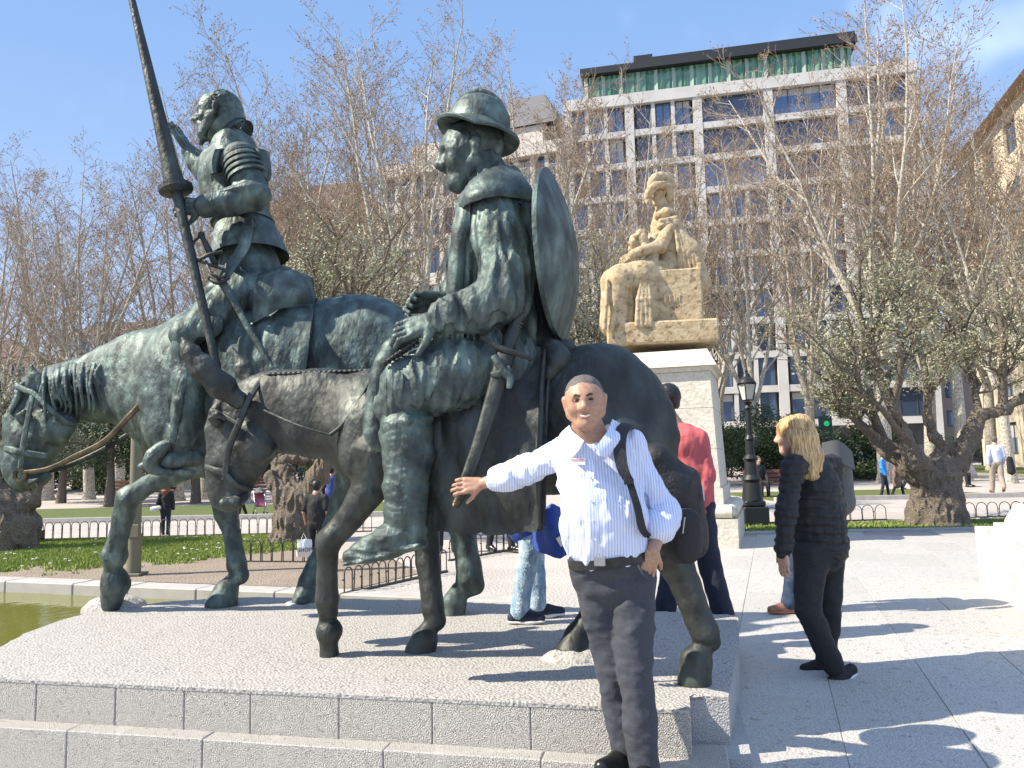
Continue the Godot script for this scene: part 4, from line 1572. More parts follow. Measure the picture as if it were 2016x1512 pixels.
func pink_wing() -> void:
	var a := Vector2(-16.0, -95.0)
	var b := Vector2(6.4, -87.0)
	var l := a.distance_to(b)
	var o := along(a, b, "pink_stone_building", "pinkish stone building with slate roof between the bronze riders and the white building")
	var fl := 4.72
	var floors := 8
	var top := floors * fl + 1.0
	var m := MB.new()
	slot(m, 0.05, l - 0.05, 0, top, -14, -0.85)
	part(o, "wall", m.mesh(), M.facade_pink)
	var bays := 6
	var bw := l / bays
	for k in bays:
		for s in 2:
			m = MB.new()
			var x0 := k * bw + (0.0 if s == 0 else bw * 0.46)
			slot(m, x0, x0 + (bw * 0.14 if s == 0 else bw * 0.1), 0, top, -0.84, 0.0)
			part(o, "pier", m.mesh(), M.facade_pink)
	m = MB.new()
	slot(m, l - 0.8, l, 0, top, -0.84, 0.02)
	part(o, "pier", m.mesh(), M.facade_pink)
	for f in floors + 1:
		m = MB.new()
		slot(m, -0.1, l + 0.02, f * fl - 0.7, f * fl + 0.75, -0.8, -0.03 if f < floors else 0.5)
		part(o, "floor_band", m.mesh(), M.facade_pink)
	for f in floors:
		for k in bays:
			for s in 2:
				var w := bw * 0.32 if s == 0 else bw * 0.44
				var x := k * bw + bw * (0.14 if s == 0 else 0.56) + w / 2
				window(o, x, f * fl + 2.2, w, fl - 1.45, 0.55, M.frame_dark, 2)
	# railings of the upper balconies
	for k in bays:
		m = MB.new()
		var x := k * bw + bw * 0.56
		for q in 12:
			slot(m, x + q * 0.14, x + q * 0.14 + 0.03, top - fl + 0.75, top - fl + 1.7, 0.02, 0.05)
		slot(m, x - 0.05, x + 1.65, top - fl + 1.7, top - fl + 1.76, 0.01, 0.06)
		part(o, "balcony_rail", m.mesh(), M.facade_white)
	# stepped back storey and slate roof
	m = MB.new()
	slot(m, 3.0, l - 3.0, top, top + 3.2, -12, -2.4)
	part(o, "upper_storey", m.mesh(), M.facade_pink)
	m = MB.new()
	var q0 := [Vector3(14.0, top + 3.2, -2.0), Vector3(l - 1.0, top + 3.2, -2.0), Vector3(l - 1.0, top + 3.2, -13), Vector3(14.0, top + 3.2, -13)]
	var q1 := [Vector3(16.0, top + 8.0, -4.5), Vector3(l - 3.2, top + 8.0, -4.5), Vector3(l - 3.2, top + 8.0, -11), Vector3(16.0, top + 8.0, -11)]
	for k in 4:
		m.quad(q0[k], q0[(k + 1) % 4], q1[(k + 1) % 4], q1[k])
	m.quad(q1[0], q1[1], q1[2], q1[3])
	part(o, "roof", m.mesh(), M.roof_slate)

func plain_house(a: Vector2, b: Vector2, called: String, label: String, h: float, floors: int, bays: int, wall: String, roof: String, roof_h: float, deep := 12.0, arches := false) -> Node3D:
	var l := a.distance_to(b)
	var o := along(a, b, called, label)
	var fl := h / floors
	var bw := l / bays
	var m := MB.new()
	slot(m, 0, l, 0, h, -deep, -0.4)
	part(o, "wall", m.mesh(), M[wall])
	for k in bays + 1:
		m = MB.new()
		slot(m, k * bw - bw * 0.24 if k > 0 else 0.0, k * bw + bw * 0.24 if k < bays else l, 0, h, -0.39, 0.0)
		part(o, "pier", m.mesh(), M[wall])
	for f in floors + 1:
		m = MB.new()
		slot(m, 0.01, l - 0.01, maxf(f * fl - fl * 0.2, 0.0), f * fl + (fl * 0.24 if f < floors else 0.1), -0.37, -0.02)
		part(o, "floor_band", m.mesh(), M[wall])
	for f in floors:
		for k in bays:
			window(o, (k + 0.5) * bw, f * fl + fl * 0.52, bw * 0.5, fl * 0.55, 0.24, M.frame_dark, 2)
			if arches and f == floors - 1:
				m = MB.new()
				var p := []
				for q in 9:
					var an := PI * q / 8
					p.append(Vector3((k + 0.5) * bw + cos(an) * bw * 0.3, f * fl + fl * 0.62 + sin(an) * bw * 0.3, 0.04))
				m.tube(p, [0.16], 6)
				part(o, "window_arch", m.mesh(), M.facade_white)
	m = MB.new()
	var e := 0.9
	var q0 := [Vector3(-e, h + 0.1, e), Vector3(l + e, h + 0.1, e), Vector3(l + e, h + 0.1, -deep - e), Vector3(-e, h + 0.1, -deep - e)]
	var inn := minf(deep * 0.42, l * 0.3)
	var q1 := [Vector3(inn, h + roof_h, -inn), Vector3(l - inn, h + roof_h, -inn), Vector3(l - inn, h + roof_h, -deep + inn), Vector3(inn, h + roof_h, -deep + inn)]
	for k in 4:
		m.quad(q0[k], q0[(k + 1) % 4], q1[(k + 1) % 4], q1[k])
	m.quad(q1[0], q1[1], q1[2], q1[3])
	m.quad(q0[3], q0[2], q0[1], q0[0])
	part(o, "roof", m.mesh(), M[roof])
	return o

func houses() -> void:
	plain_house(Vector2(-41.0, -110.0), Vector2(-17.0, -106.0), "arched_window_building", "dark brown building with arched top windows behind the bareheaded rider's back", 33.5, 8, 9, "facade_brown", "roof_brown", 10.5, 16.0, true)
	plain_house(Vector2(-98.0, -104.0), Vector2(-68.0, -108.0), "pale_apartment_block", "pale apartment block low behind the plane trees at the left edge", 17.0, 5, 9, "facade_cream", "roof_brown", 3.5)
	plain_house(Vector2(-67.0, -112.0), Vector2(-46.0, -110.0), "grey_apartment_block", "greyish apartment block behind the horse's mane", 20.5, 6, 7, "facade_white", "roof_brown", 3.0)
	plain_house(Vector2(36.4, -60.0), Vector2(28.5, -31.0), "cream_house", "cream rendered house with broad tiled eaves at the right picture edge", 24.0, 6, 7, "facade_cream", "roof_tile", 4.0)
	plain_house(Vector2(42.0, -90.0), Vector2(62.0, -84.0), "brick_house", "low reddish house between the white building and the cream house", 13.0, 4, 6, "facade_brown", "roof_tile", 3.0)

# ---------------------------------------------------------------- figure helpers
var org := Vector3.ZERO
func w(u: float, v: float, d: float) -> Vector3:
	return at(u, v, d) - org

func px(r: float, d: float) -> float:
	return r * d / FOCAL

# a limb as [u, v, depth, radius in picture pixels] stations
func limb(s: Sdf, q: Array, k := 0.05, sc := Vector3.ONE) -> void:
	for j in q.size() - 1:
		var a: Array = q[j]
		var b: Array = q[j + 1]
		s.cone(w(a[0], a[1], a[2]), w(b[0], b[1], b[2]), px(a[3], a[2]), px(b[3], b[2]), k, sc)

func lump(s: Sdf, u: float, v: float, d: float, r: float, k := 0.05, sc := Vector3.ONE, cut := false) -> void:
	s.ball(w(u, v, d), px(r, d), k, sc, cut)

func rod(m: MB, q: Array, sides := 8, flat := 1.0, flat_dir := Vector3.ZERO) -> void:     # [u, v, depth, radius in pixels]
	var p := []
	var r := []
	for a in q:
		p.append(w(a[0], a[1], a[2]))
		r.append(px(a[3], a[2]))
	m.tube(p, r, sides, flat, flat_dir)

func curve(q: Array, n := 6) -> Array:        # smooth stations through [u, v, depth, radius]
	var out := []
	for j in q.size() - 1:
		for k in n:
			var t := float(k) / n
			var row := []
			for e in 4:
				row.append(cubic_interpolate(q[j][e], q[j + 1][e], q[maxi(j - 1, 0)][e], q[mini(j + 2, q.size() - 1)][e], t))
			out.append(row)
	out.append(q[-1])
	return out

func sheet(m: MB, rows: Array, thick: float, nu := 16, nv := 16, ripple := 0.0, sd := 1) -> void:   # rows of points; a bent cloth with thickness
	var a := rows.size()
	var b: int = rows[0].size()
	var nz := noise(6.0, sd, 3)
	var p := []
	for y in nv + 1:
		var fy := float(y) / nv * (a - 1)
		var iy := mini(int(fy), a - 2)
		var ty := fy - iy
		for x in nu + 1:
			var fx := float(x) / nu * (b - 1)
			var ix := mini(int(fx), b - 2)
			var tx := fx - ix
			var col := []
			for e in [-1, 0, 1, 2]:
				var r: Array = rows[clampi(iy + e, 0, a - 1)]
				col.append(r[ix].cubic_interpolate(r[ix + 1], r[maxi(ix - 1, 0)], r[mini(ix + 2, b - 1)], tx))
			p.append(col[1].cubic_interpolate(col[2], col[0], col[3], ty))
	var nn := []
	for y in nv + 1:
		for x in nu + 1:
			var dx: Vector3 = p[y * (nu + 1) + mini(x + 1, nu)] - p[y * (nu + 1) + maxi(x - 1, 0)]
			var dy: Vector3 = p[mini(y + 1, nv) * (nu + 1) + x] - p[maxi(y - 1, 0) * (nu + 1) + x]
			nn.append(dx.cross(dy).normalized())
	if ripple > 0.0:
		for k in p.size():
			p[k] += nn[k] * ripple * nz.get_noise_3dv(p[k] * Vector3(1.5, 0.5, 1.5))
		for y in nv + 1:
			for x in nu + 1:
				var dx: Vector3 = p[y * (nu + 1) + mini(x + 1, nu)] - p[y * (nu + 1) + maxi(x - 1, 0)]
				var dy: Vector3 = p[mini(y + 1, nv) * (nu + 1) + x] - p[maxi(y - 1, 0) * (nu + 1) + x]
				nn[y * (nu + 1) + x] = dx.cross(dy).normalized()
	for side in 2:
		var base := m.v.size()
		for k in p.size():
			m.vert(p[k] + nn[k] * thick * (0.5 if side == 0 else -0.5), nn[k] if side == 0 else -nn[k], Vector2(float(k % (nu + 1)) / nu, float(k / (nu + 1)) / nv))
		for y in nv:
			for x in nu:
				var q := base + y * (nu + 1) + x
				if side == 0:
					m.i.append_array([q, q + nu + 2, q + 1, q, q + nu + 1, q + nu + 2])
				else:
					m.i.append_array([q, q + 1, q + nu + 2, q, q + nu + 2, q + nu + 1])
	var ring := []
	for x in nu:
		ring.append(x)
	for y in nv:
		ring.append(y * (nu + 1) + nu)
	for x in nu:
		ring.append(nv * (nu + 1) + nu - x)
	for y in nv:
		ring.append((nv - y) * (nu + 1))
	for k in ring.size():
		var i0: int = ring[k]
		var i1: int = ring[(k + 1) % ring.size()]
		m.quad(p[i0] - nn[i0] * thick / 2, p[i0] + nn[i0] * thick / 2, p[i1] + nn[i1] * thick / 2, p[i1] - nn[i1] * thick / 2)

func wp(rows: Array) -> Array:
	var out := []
	for r in rows:
		var o := []
		for q in r:
			o.append(w(q[0], q[1], q[2]))
		out.append(o)
	return out

func head(s: Sdf, o: Vector3, f: Vector3, up: Vector3, z := 1.0, beard := 0.0, full := 1.0) -> void:
	f = f.normalized()
	var x := f.cross(up).normalized()
	up = x.cross(f).normalized()
	var P := func(a: float, b: float, c: float) -> Vector3: return o + (x * a + up * b + f * c) * z
	s.cone(P.call(0, 0.034, 0.014), P.call(0, 0.036, -0.034), 0.077 * z, 0.08 * z, 0.03 * z)
	s.cone(P.call(0, 0.0, 0.032), P.call(0, -0.082, 0.052), 0.068 * z * full, 0.036 * z * full, 0.03 * z)
	for e in [-1.0, 1.0]:
		s.cone(P.call(e * 0.046 * full, -0.045, 0.0), P.call(e * 0.018, -0.088, 0.058), 0.03 * z * full, 0.022 * z, 0.025 * z)
		s.ball(P.call(e * 0.040, -0.024, 0.062), 0.028 * z * full, 0.02 * z)
		s.cone(P.call(e * 0.083, 0.018, -0.010), P.call(e * 0.080, -0.026, 0.0), 0.017 * z, 0.011 * z, 0.006 * z)
		s.cone(P.call(e * 0.014, 0.030, 0.088), P.call(e * 0.048, 0.027, 0.068), 0.011 * z, 0.010 * z, 0.012 * z)
	s.cone(P.call(0, 0.022, 0.088), P.call(0, -0.020, 0.112), 0.010 * z, 0.016 * z, 0.012 * z)
	for e in [-1.0, 1.0]:
		s.ball(P.call(e * 0.015, -0.026, 0.100), 0.0125 * z, 0.008 * z)
		s.ball(P.call(e * 0.031, 0.010, 0.102), 0.0150 * z, 0.014 * z, Vector3.ONE, true)
	s.cone(P.call(-0.020, -0.050, 0.083), P.call(0.020, -0.050, 0.083), 0.010 * z, 0.010 * z, 0.008 * z)
	s.cone(P.call(-0.016, -0.066, 0.082), P.call(0.016, -0.066, 0.082), 0.010 * z, 0.010 * z, 0.008 * z)
	s.ball(P.call(0, -0.090, 0.074), 0.020 * z, 0.02 * z)
	if beard > 0.0:
		s.cone(P.call(0, -0.075, 0.07), P.call(0, -0.115 - 0.05 * beard, 0.088), 0.035 * z, 0.014 * z, 0.02 * z)
		for e in [-1.0, 1.0]:
			s.cone(P.call(e * 0.055, -0.03, 0.02), P.call(e * 0.025, -0.10, 0.07), 0.026 * z, 0.022 * z, 0.015 * z)
			s.cone(P.call(0, -0.036, 0.1), P.call(e * 0.032, -0.055, 0.08), 0.010 * z, 0.008 * z, 0.008 * z)

func hand(s: Sdf, wrist: Vector3, f: Vector3, palm: Vector3, thumb_side: float, curl: Array, z := 1.0, spread := 0.0) -> void:
	f = f.normalized()
	var x := f.cross(palm).normalized()
	palm = x.cross(f).normalized()
	for e in [-1.0, 0.0, 1.0]:
		s.cone(wrist + (f * 0.012 + x * e * 0.014) * z, wrist + (f * 0.078 + x * e * 0.026) * z, 0.0175 * z, 0.0145 * z, 0.012 * z)
	for k in 4:
		var e := (k - 1.5) * 0.0205 * thumb_side * -1.0
		var p := wrist + (f * (0.088 - 0.004 * absf(k - 1.0)) + x * e) * z
		var d := (f + x * e * 12.0 * spread).normalized()
		var c: float = curl[mini(k, curl.size() - 1)]
		var ln: float = [0.073, 0.080, 0.075, 0.060][k]
		var seg := [0.46, 0.31, 0.25]
		for j in 3:
			var q: Vector3 = p + d * ln * seg[j] * z
			s.cone(p, q, (0.0095 - 0.001 * j) * z, (0.0088 - 0.001 * j) * z, 0.004 * z)
			p = q
			d = d.rotated(x, c)
	var tb := wrist + (f * 0.028 + x * thumb_side * 0.026) * z
	var td := (f * 0.62 + x * thumb_side * 0.72 + palm * 0.3).normalized()
	var t2 := tb + td * 0.042 * z
	s.cone(tb, t2, 0.0150 * z, 0.0105 * z, 0.012 * z)
	s.cone(t2, t2 + (td + f * 0.5 + palm * 0.25).normalized() * 0.036 * z, 0.0100 * z, 0.0085 * z, 0.005 * z)

func spindle(m: MB, a: Vector3, b: Vector3, prof: Array, sides := 16) -> void:       # [share along, radius ...]
	var p := []
	var r := []
	for k in range(0, prof.size(), 2):
		p.append(a.lerp(b, prof[k]))
		r.append(prof[k + 1])
	m.tube(p, r, sides)

# ---------------------------------------------------------------- bronze: bareheaded rider with a lance on a tired horse
func mounted_lancer() -> void:
	org = Vector3(-2.0, TOP, -5.9)
	var o := thing("bronze_rider_on_horse", "green-patinated bronze of an armoured bareheaded rider with lance on a gaunt horse", "statue", org)
	var flat := Vector3(1, 1, 0.74)
	var s := Sdf.new()
	limb(s, [[335, 775, 6.02, 98], [410, 750, 5.97, 132], [520, 748, 5.9, 140], [640, 735, 5.85, 134], [715, 712, 5.8, 120], [775, 735, 5.78, 98]], 0.12, flat)
	limb(s, [[690, 655, 5.82, 62], [765, 690, 5.8, 62]], 0.1, flat)
	limb(s, [[385, 668, 6.0, 44], [470, 650, 5.95, 42]], 0.12, Vector3(1, 1, 0.6))
	limb(s, [[372, 735, 6.0, 92], [285, 742, 6.05, 80], [205, 760, 6.08, 66], [145, 770, 6.1, 52]], 0.1, Vector3(1, 1, 0.55))
	limb(s, [[300, 800, 6.02, 66], [330, 850, 6.0, 58]], 0.1, flat)
	# shoulder blade and haunch on the near side
	limb(s, [[360, 760, 5.72, 42], [335, 850, 5.72, 46]], 0.14, Vector3(1, 1, 0.6))
	limb(s, [[745, 695, 5.66, 50], [800, 790, 5.6, 76]], 0.22, Vector3(1, 1, 0.7))
	# near foreleg
	limb(s, [[385, 860, 5.78, 60], [392, 905, 5.77, 36], [361, 924, 5.78, 23], [293, 953, 5.79, 19], [252, 979, 5.8, 22], [244, 1011, 5.83, 20], [235, 1049, 5.87, 17], [229, 1076, 5.9, 18], [226, 1094, 5.92, 23], [224, 1112, 5.94, 17], [223, 1122, 5.95, 14], [226, 1140, 5.96, 24], [228, 1150, 5.97, 27], [222, 1172, 5.98, 21], [220, 1190, 5.99, 18]], 0.014)
	limb(s, [[272, 962, 5.76, 14], [248, 985, 5.77, 16]], 0.02)
	# far foreleg
	limb(s, [[440, 880, 6.2, 50], [442, 960, 6.2, 30], [446, 1010, 6.2, 23], [457, 1049, 6.19, 17], [461, 1083, 6.17, 18], [466, 1112, 6.16, 21], [474, 1132, 6.15, 17], [454, 1144, 6.14, 14], [447, 1160, 6.13, 22], [436, 1192, 6.1, 30]], 0.014)
	# near hind leg
	limb(s, [[800, 790, 5.6, 76], [838, 900, 5.57, 52], [880, 985, 5.58, 36], [911, 1040, 5.6, 27], [916, 1080, 5.6, 24], [921, 1110, 5.6, 25], [924, 1138, 5.6, 26], [934, 1152, 5.6, 17], [903, 1165, 5.59, 17], [894, 1186, 5.58, 23], [892, 1216, 5.56, 22]], 0.016)
	# far hind leg
	limb(s, [[735, 800, 6.1, 66], [705, 900, 6.15, 42], [678, 985, 6.2, 26], [642, 1060, 6.2, 17], [620, 1105, 6.18, 14], [610, 1145, 6.15, 20], [602, 1184, 6.12, 26]], 0.016)
	s.folds.append([noise(1.8, 3, 3), Vector3(1, 1, 1), 0.016])
	s.folds.append([noise(8.0, 4, 3), Vector3(1.3, 0.7, 1.3), 0.004])
	# head
	var h := Sdf.new()
	var hf := Vector3(1, 1, 0.62)
	limb(h, [[150, 765, 6.1, 50], [112, 790, 6.1, 50]], 0.05, hf)
	limb(h, [[100, 820, 6.1, 54], [72, 862, 6.1, 50], [53, 918, 6.1, 37], [52, 932, 6.1, 33]], 0.05, hf)
	limb(h, [[66, 785, 6.1, 34], [42, 830, 6.1, 30], [30, 890, 6.1, 22], [30, 925, 6.1, 20]], 0.05, Vector3(1, 1, 0.5))
	lump(h, 112, 836, 5.98, 38, 0.05, Vector3(1, 1, 0.5))
	lump(h, 46, 822, 5.965, 12, 0.03)
	limb(h, [[34, 818, 5.935, 4], [48, 812, 5.92, 5], [60, 820, 5.93, 4]], 0.015)
	lump(h, 30, 922, 5.97, 9, 0.02, Vector3.ONE, true)
	limb(h, [[70, 950, 6.05, 12], [92, 938, 6.05, 9]], 0.02)
	limb(h, [[82, 782, 5.98, 16], [70, 752, 5.96, 17], [62, 722, 5.95, 5]], 0.03, Vector3(1, 1, 0.6))
	limb(h, [[100, 770, 6.2, 14], [92, 738, 6.22, 5]], 0.03)
	lump(h, 62, 756, 5.90, 9, 0.02, Vector3(0.7, 1.5, 1), true)
	h.folds.append([noise(9.0, 6, 3), Vector3.ONE, 0.006])
	soft(o, "horse", [[s, 0.01488], [h, 0.00992]], M.bronze)
	# mane
	var mn := Sdf.new()
	var r := RandomNumberGenerator.new()
	r.seed = 9
	for k in 46:
		var u := 84.0 + k * 2.65
		var v0 := 722.0 - (u - 84) * 0.25
		var j := r.randf_range(-9, 9)
		var dz := r.randf_range(-0.04, 0.03)
		var e := r.randf_range(-26, 30)
		limb(mn, curve([[u + 8, v0 + 5, 6.08, 6], [u + 3, v0 + 22, 5.95 + dz, 5], [u - 4 + j, v0 + 52 + e * 0.4, 5.905 + dz, 4], [u + 3 + j * 0.4, v0 + 76 + e * 0.8, 5.92 + dz, 3], [u - 2 + j, v0 + 92 + e, 5.94, 1.5]], 3), 0.003)
	for k in 12:
		var u := 205.0 + k * 14.0
		var v0 := 691.0 - k * 5.6
		limb(mn, [[u, v0 + 3, 6.06, 8], [u + 16, v0 - 6, 5.98, 6], [u + 20, v0 + 3, 5.95, 4]], 0.01)
	for k in 5:
		limb(mn, [[70, 742 + k * 4, 6.1, 7], [45 - k * 3, 758 + k * 8, 6.02, 6], [26 - k, 790 + k * 6, 6.02, 3]], 0.01)
	soft(o, "mane", [[mn, 0.00806]], M.bronze)
	# bridle and reins
	var m := MB.new()
	var fd := Vector3(0, 0, 1)
	rod(m, curve([[64, 776, 5.90, 6], [58, 810, 5.885, 6], [50, 850, 5.90, 6], [44, 886, 5.93, 6], [40, 928, 5.95, 6]]), 6, 0.25, fd)
	rod(m, curve([[30, 758, 6.0, 6], [50, 768, 5.92, 6], [68, 776, 5.89, 6], [98, 805, 5.875, 6], [132, 831, 5.90, 6], [156, 828, 6.0, 5]]), 6, 0.25, fd)
	rod(m, curve([[6, 882, 6.06, 6], [24, 886, 5.95, 7], [42, 891, 5.93, 7], [92, 898, 5.98, 6]]), 6, 0.25, fd)
	part(o, "bridle", m.mesh(), M.bronze)
	m = MB.new()
	m.lathe([Vector2(0.03, -0.01), Vector2(0.055, -0.01), Vector2(0.055, 0.01), Vector2(0.03, 0.01), Vector2(0.03, -0.01)], w(40, 935, 5.93), Basis(Vector3.RIGHT, PI / 2), 14)
	m.lathe([Vector2(0.025, -0.01), Vector2(0.045, -0.01), Vector2(0.045, 0.01), Vector2(0.025, 0.01), Vector2(0.025, -0.01)], w(66, 960, 5.95), Basis(Vector3.RIGHT, PI / 2), 14)
	part(o, "bit_ring", m.mesh(), M.bronze_worn)
	m = MB.new()
	rod(m, curve([[42, 930, 5.93, 4], [95, 923, 5.86, 5], [151, 897, 5.78, 6], [205, 869, 5.72, 6], [252, 822, 5.70, 6], [290, 781, 5.70, 6]]), 6, 0.22, fd)
	part(o, "rein", m.mesh(), M.bronze_worn)
	m = MB.new()
	rod(m, curve([[62, 932, 6.2, 4], [110, 924, 6.25, 5], [158, 907, 6.3, 5], [221, 875, 6.3, 5], [271, 841, 6.28, 5]]), 6, 0.22, fd)
	part(o, "rein", m.mesh(), M.bronze_dark)
	# breast strap, saddle cloth, saddle
	m = MB.new()
	sheet(m, wp([[[430, 560, 5.62], [452, 568, 5.6]], [[392, 615, 5.62], [425, 625, 5.6]], [[352, 690, 5.66], [372, 700, 5.64]], [[308, 765, 5.68], [330, 772, 5.66]], [[282, 815, 5.72], [300, 822, 5.7]], [[284, 862, 5.82], [302, 858, 5.78]]]), 0.03, 6, 24)
	part(o, "breast_strap", m.mesh(), M.bronze)
	m = MB.new()
	sheet(m, wp([[[470, 585, 5.68], [520, 598, 5.62], [575, 592, 5.60], [618, 600, 5.70]], [[440, 660, 5.46], [500, 665, 5.40], [560, 660, 5.38], [612, 655, 5.40]], [[425, 760, 5.45], [490, 765, 5.39], [550, 762, 5.36], [598, 755, 5.37]], [[430, 850, 5.50], [490, 862, 5.46], [545, 860, 5.44], [580, 850, 5.44]]]), 0.035, 20, 20, 0.02, 4)
	part(o, "saddle_cloth", m.mesh(), M.bronze)
	s = Sdf.new()
	limb(s, [[505, 590, 5.55, 20], [508, 560, 5.6, 18], [555, 548, 5.75, 22], [600, 560, 6.0, 20]], 0.04, Vector3(1, 1, 0.8))
	limb(s, [[520, 600, 5.6, 26], [600, 590, 5.75, 24]], 0.05)
	limb(s, [[430, 575, 5.9, 26], [520, 610, 5.85, 50], [590, 600, 5.85, 34]], 0.06)
	s.folds.append([noise(6.0, 13, 3), Vector3.ONE, 0.008])
	soft(o, "saddle", [[s, 0.01364]], M.bronze)
	m = MB.new()
	sheet(m, wp([[[502, 560, 5.42], [540, 540, 5.44], [580, 534, 5.52], [612, 560, 5.62]], [[500, 590, 5.40], [545, 582, 5.42], [590, 575, 5.5], [617, 588, 5.6]], [[498, 638, 5.42], [525, 622, 5.42], [560, 605, 5.46], [617, 598, 5.6]]]), 0.03, 14, 12, 0.01, 6)
	part(o, "cantle_plate", m.mesh(), M.bronze)
	# rider
	s = Sdf.new()
	var wide := Vector3(1, 1, 1.25)
	limb(s, [[462, 300, 5.9, 46], [462, 350, 5.9, 60], [468, 405, 5.9, 57], [478, 445, 5.9, 46]], 0.06, wide)
	limb(s, [[420, 330, 5.9, 22], [425, 390, 5.9, 24]], 0.08, Vector3(1, 1, 1.5))
	limb(s, [[482, 470, 5.9, 52], [495, 540, 5.88, 56], [492, 580, 5.88, 52]], 0.06, wide)
	# near leg, bent at the knee
	limb(s, [[482, 575, 5.66, 50], [425, 618, 5.52, 38], [368, 656, 5.48, 28], [364, 690, 5.48, 25], [374, 750, 5.48, 33], [368, 810, 5.48, 27], [358, 868, 5.48, 23]], 0.035)
	limb(s, [[480, 575, 6.1, 50], [420, 618, 6.25, 38], [366, 656, 6.3, 28], [366, 760, 6.3, 33], [356, 870, 6.3, 23]], 0.035)
	limb(s, [[386, 902, 5.48, 15], [350, 905, 5.48, 21], [305, 912, 5.48, 14], [276, 919, 5.48, 5]], 0.02)
	# lance arm
	limb(s, [[470, 318, 5.62, 36], [486, 350, 5.56, 33], [500, 384, 5.52, 31], [455, 398, 5.48, 28], [405, 406, 5.44, 24]], 0.03)
	# raised arm
	limb(s, [[430, 318, 6.2, 34], [408, 335, 6.3, 28], [388, 318, 6.3, 22], [372, 298, 6.28, 15]], 0.03)
	limb(s, [[448, 275, 5.9, 28], [440, 240, 5.9, 25]], 0.03)
	s.folds.append([noise(5.0, 23, 4), Vector3(1.6, 0.6, 1.6), 0.013])
	h = Sdf.new()
	head(h, w(430, 226, 5.9), Vector3(-1, -0.06, 0.12), Vector3(0.05, 1, 0), 1.62, 0.5, 0.88)
	h.folds.append([noise(14.0, 25, 3), Vector3(0.7, 1.6, 0.7), 0.004])
	var hd := Sdf.new()
	hand(hd, w(405, 406, 5.44), Vector3(-1, 0.0, 0.05), Vector3(0.1, -0.15, -1), 1.0, [1.15, 1.15, 1.15, 1.2], 1.75)
	var hr := Sdf.new()
	hand(hr, w(374, 300, 6.28), Vector3(-0.5, 0.85, 0.2), Vector3(-0.8, -0.45, -0.3), -1.0, [0.12, 0.06, 0.1, 0.25], 1.75, 0.5)
	soft(o, "rider", [[s, 0.0124], [h, 0.00806], [hd, 0.00744], [hr, 0.00744]], M.bronze)
	# hair and beard
	s = Sdf.new()
	var c := w(430, 226, 5.9)
	s.cone(c + Vector3(0.035, 0.06, 0.01), c + Vector3(0.075, 0.01, 0.01), 0.128, 0.118, 0.03)
	s.cone(c + Vector3(0.09, -0.05, 0), c + Vector3(0.07, -0.11, 0), 0.085, 0.06, 0.04)
	s.cone(c + Vector3(-0.17, -0.02, 0), c + Vector3(-0.13, -0.2, 0), 0.15, 0.2, 0.01, Vector3.ONE, true)
	s.ball(c + Vector3(0.0, 0.02, 0.15), 0.05, 0.02, Vector3.ONE, true)
	s.ball(c + Vector3(-0.05, 0.19, 0), 0.085, 0.03, Vector3.ONE, true)
	s.folds.append([noise(16.0, 27, 3, FastNoiseLite.TYPE_SIMPLEX, FastNoiseLite.FRACTAL_RIDGED), Vector3(0.8, 1.6, 1.0), -0.014])
	soft(o, "hair", [[s, 0.00806]], M.bronze)
	# armour
	m = MB.new()
	m.lathe([Vector2(0.17, -0.02), Vector2(0.145, 0.02), Vector2(0.15, 0.06), Vector2(0.175, 0.10), Vector2(0.185, 0.10), Vector2(0.155, 0.03)], w(463, 268, 5.9), Basis(Vector3.BACK, 0.8), 28)
	part(o, "gorget", m.mesh(), M.bronze)
	var ax := (w(466, 292, 5.58) - w(490, 356, 5.54)).normalized()
	var bx := ax.cross(Vector3.BACK).normalized()
	var bs := Basis(bx, ax, bx.cross(ax))
	for k in 5:
		m = MB.new()
		var r0 := 0.128 + 0.008 * k - 0.004 * k * k * 0.3
		var y0 := (4 - k) * 0.046
		m.lathe([Vector2(r0 - 0.004, y0 - 0.012), Vector2(r0 + 0.014, y0 - 0.012), Vector2(r0 + 0.012, y0 + 0.004), Vector2(r0 - 0.012, y0 + 0.05)] if k > 0 else [Vector2(r0 + 0.008, y0 - 0.012), Vector2(r0 + 0.006, y0 + 0.02), Vector2(0.10, y0 + 0.07), Vector2(0.05, y0 + 0.095), Vector2(0, y0 + 0.1)], w(488, 350, 5.56), bs, 26)
		part(o, "pauldron_plate", m.mesh(), M.bronze)
	for q in [[[[492, 286], [528, 300]], [[500, 318], [532, 340]], [[508, 342], [528, 356]]], [[[442, 292], [420, 296]], [[436, 320], [408, 322]], [[432, 340], [414, 342]]]]:
		m = MB.new()
		var rows := []
		for row in q:
			var mid := [(row[0][0] + row[1][0]) / 2.0, (row[0][1] + row[1][1]) / 2.0]
			rows.append([[row[0][0], row[0][1], 5.60], [mid[0], mid[1], 5.54], [row[1][0], row[1][1], 5.62]])
		sheet(m, wp(rows), 0.025, 8, 10)
		part(o, "shoulder_wing", m.mesh(), M.bronze)
	s = Sdf.new()
	lump(s, 500, 384, 5.50, 35, 0.02, Vector3(1, 0.85, 0.9))
	limb(s, [[490, 372, 5.46, 24], [440, 380, 5.42, 12]], 0.03, Vector3(1, 0.5, 1))
	soft(o, "elbow_guard", [[s, 0.00992]], M.bronze)
	s = Sdf.new()
	lump(s, 364, 660, 5.46, 31, 0.02, Vector3(1, 0.9, 0.9))
	limb(s, [[372, 648, 5.42, 16], [415, 640, 5.40, 26]], 0.03, Vector3(1, 1, 0.3))
	limb(s, [[352, 676, 5.46, 10], [378, 682, 5.42, 10]], 0.01)
	soft(o, "knee_guard", [[s, 0.00992]], M.bronze)
	m = MB.new()
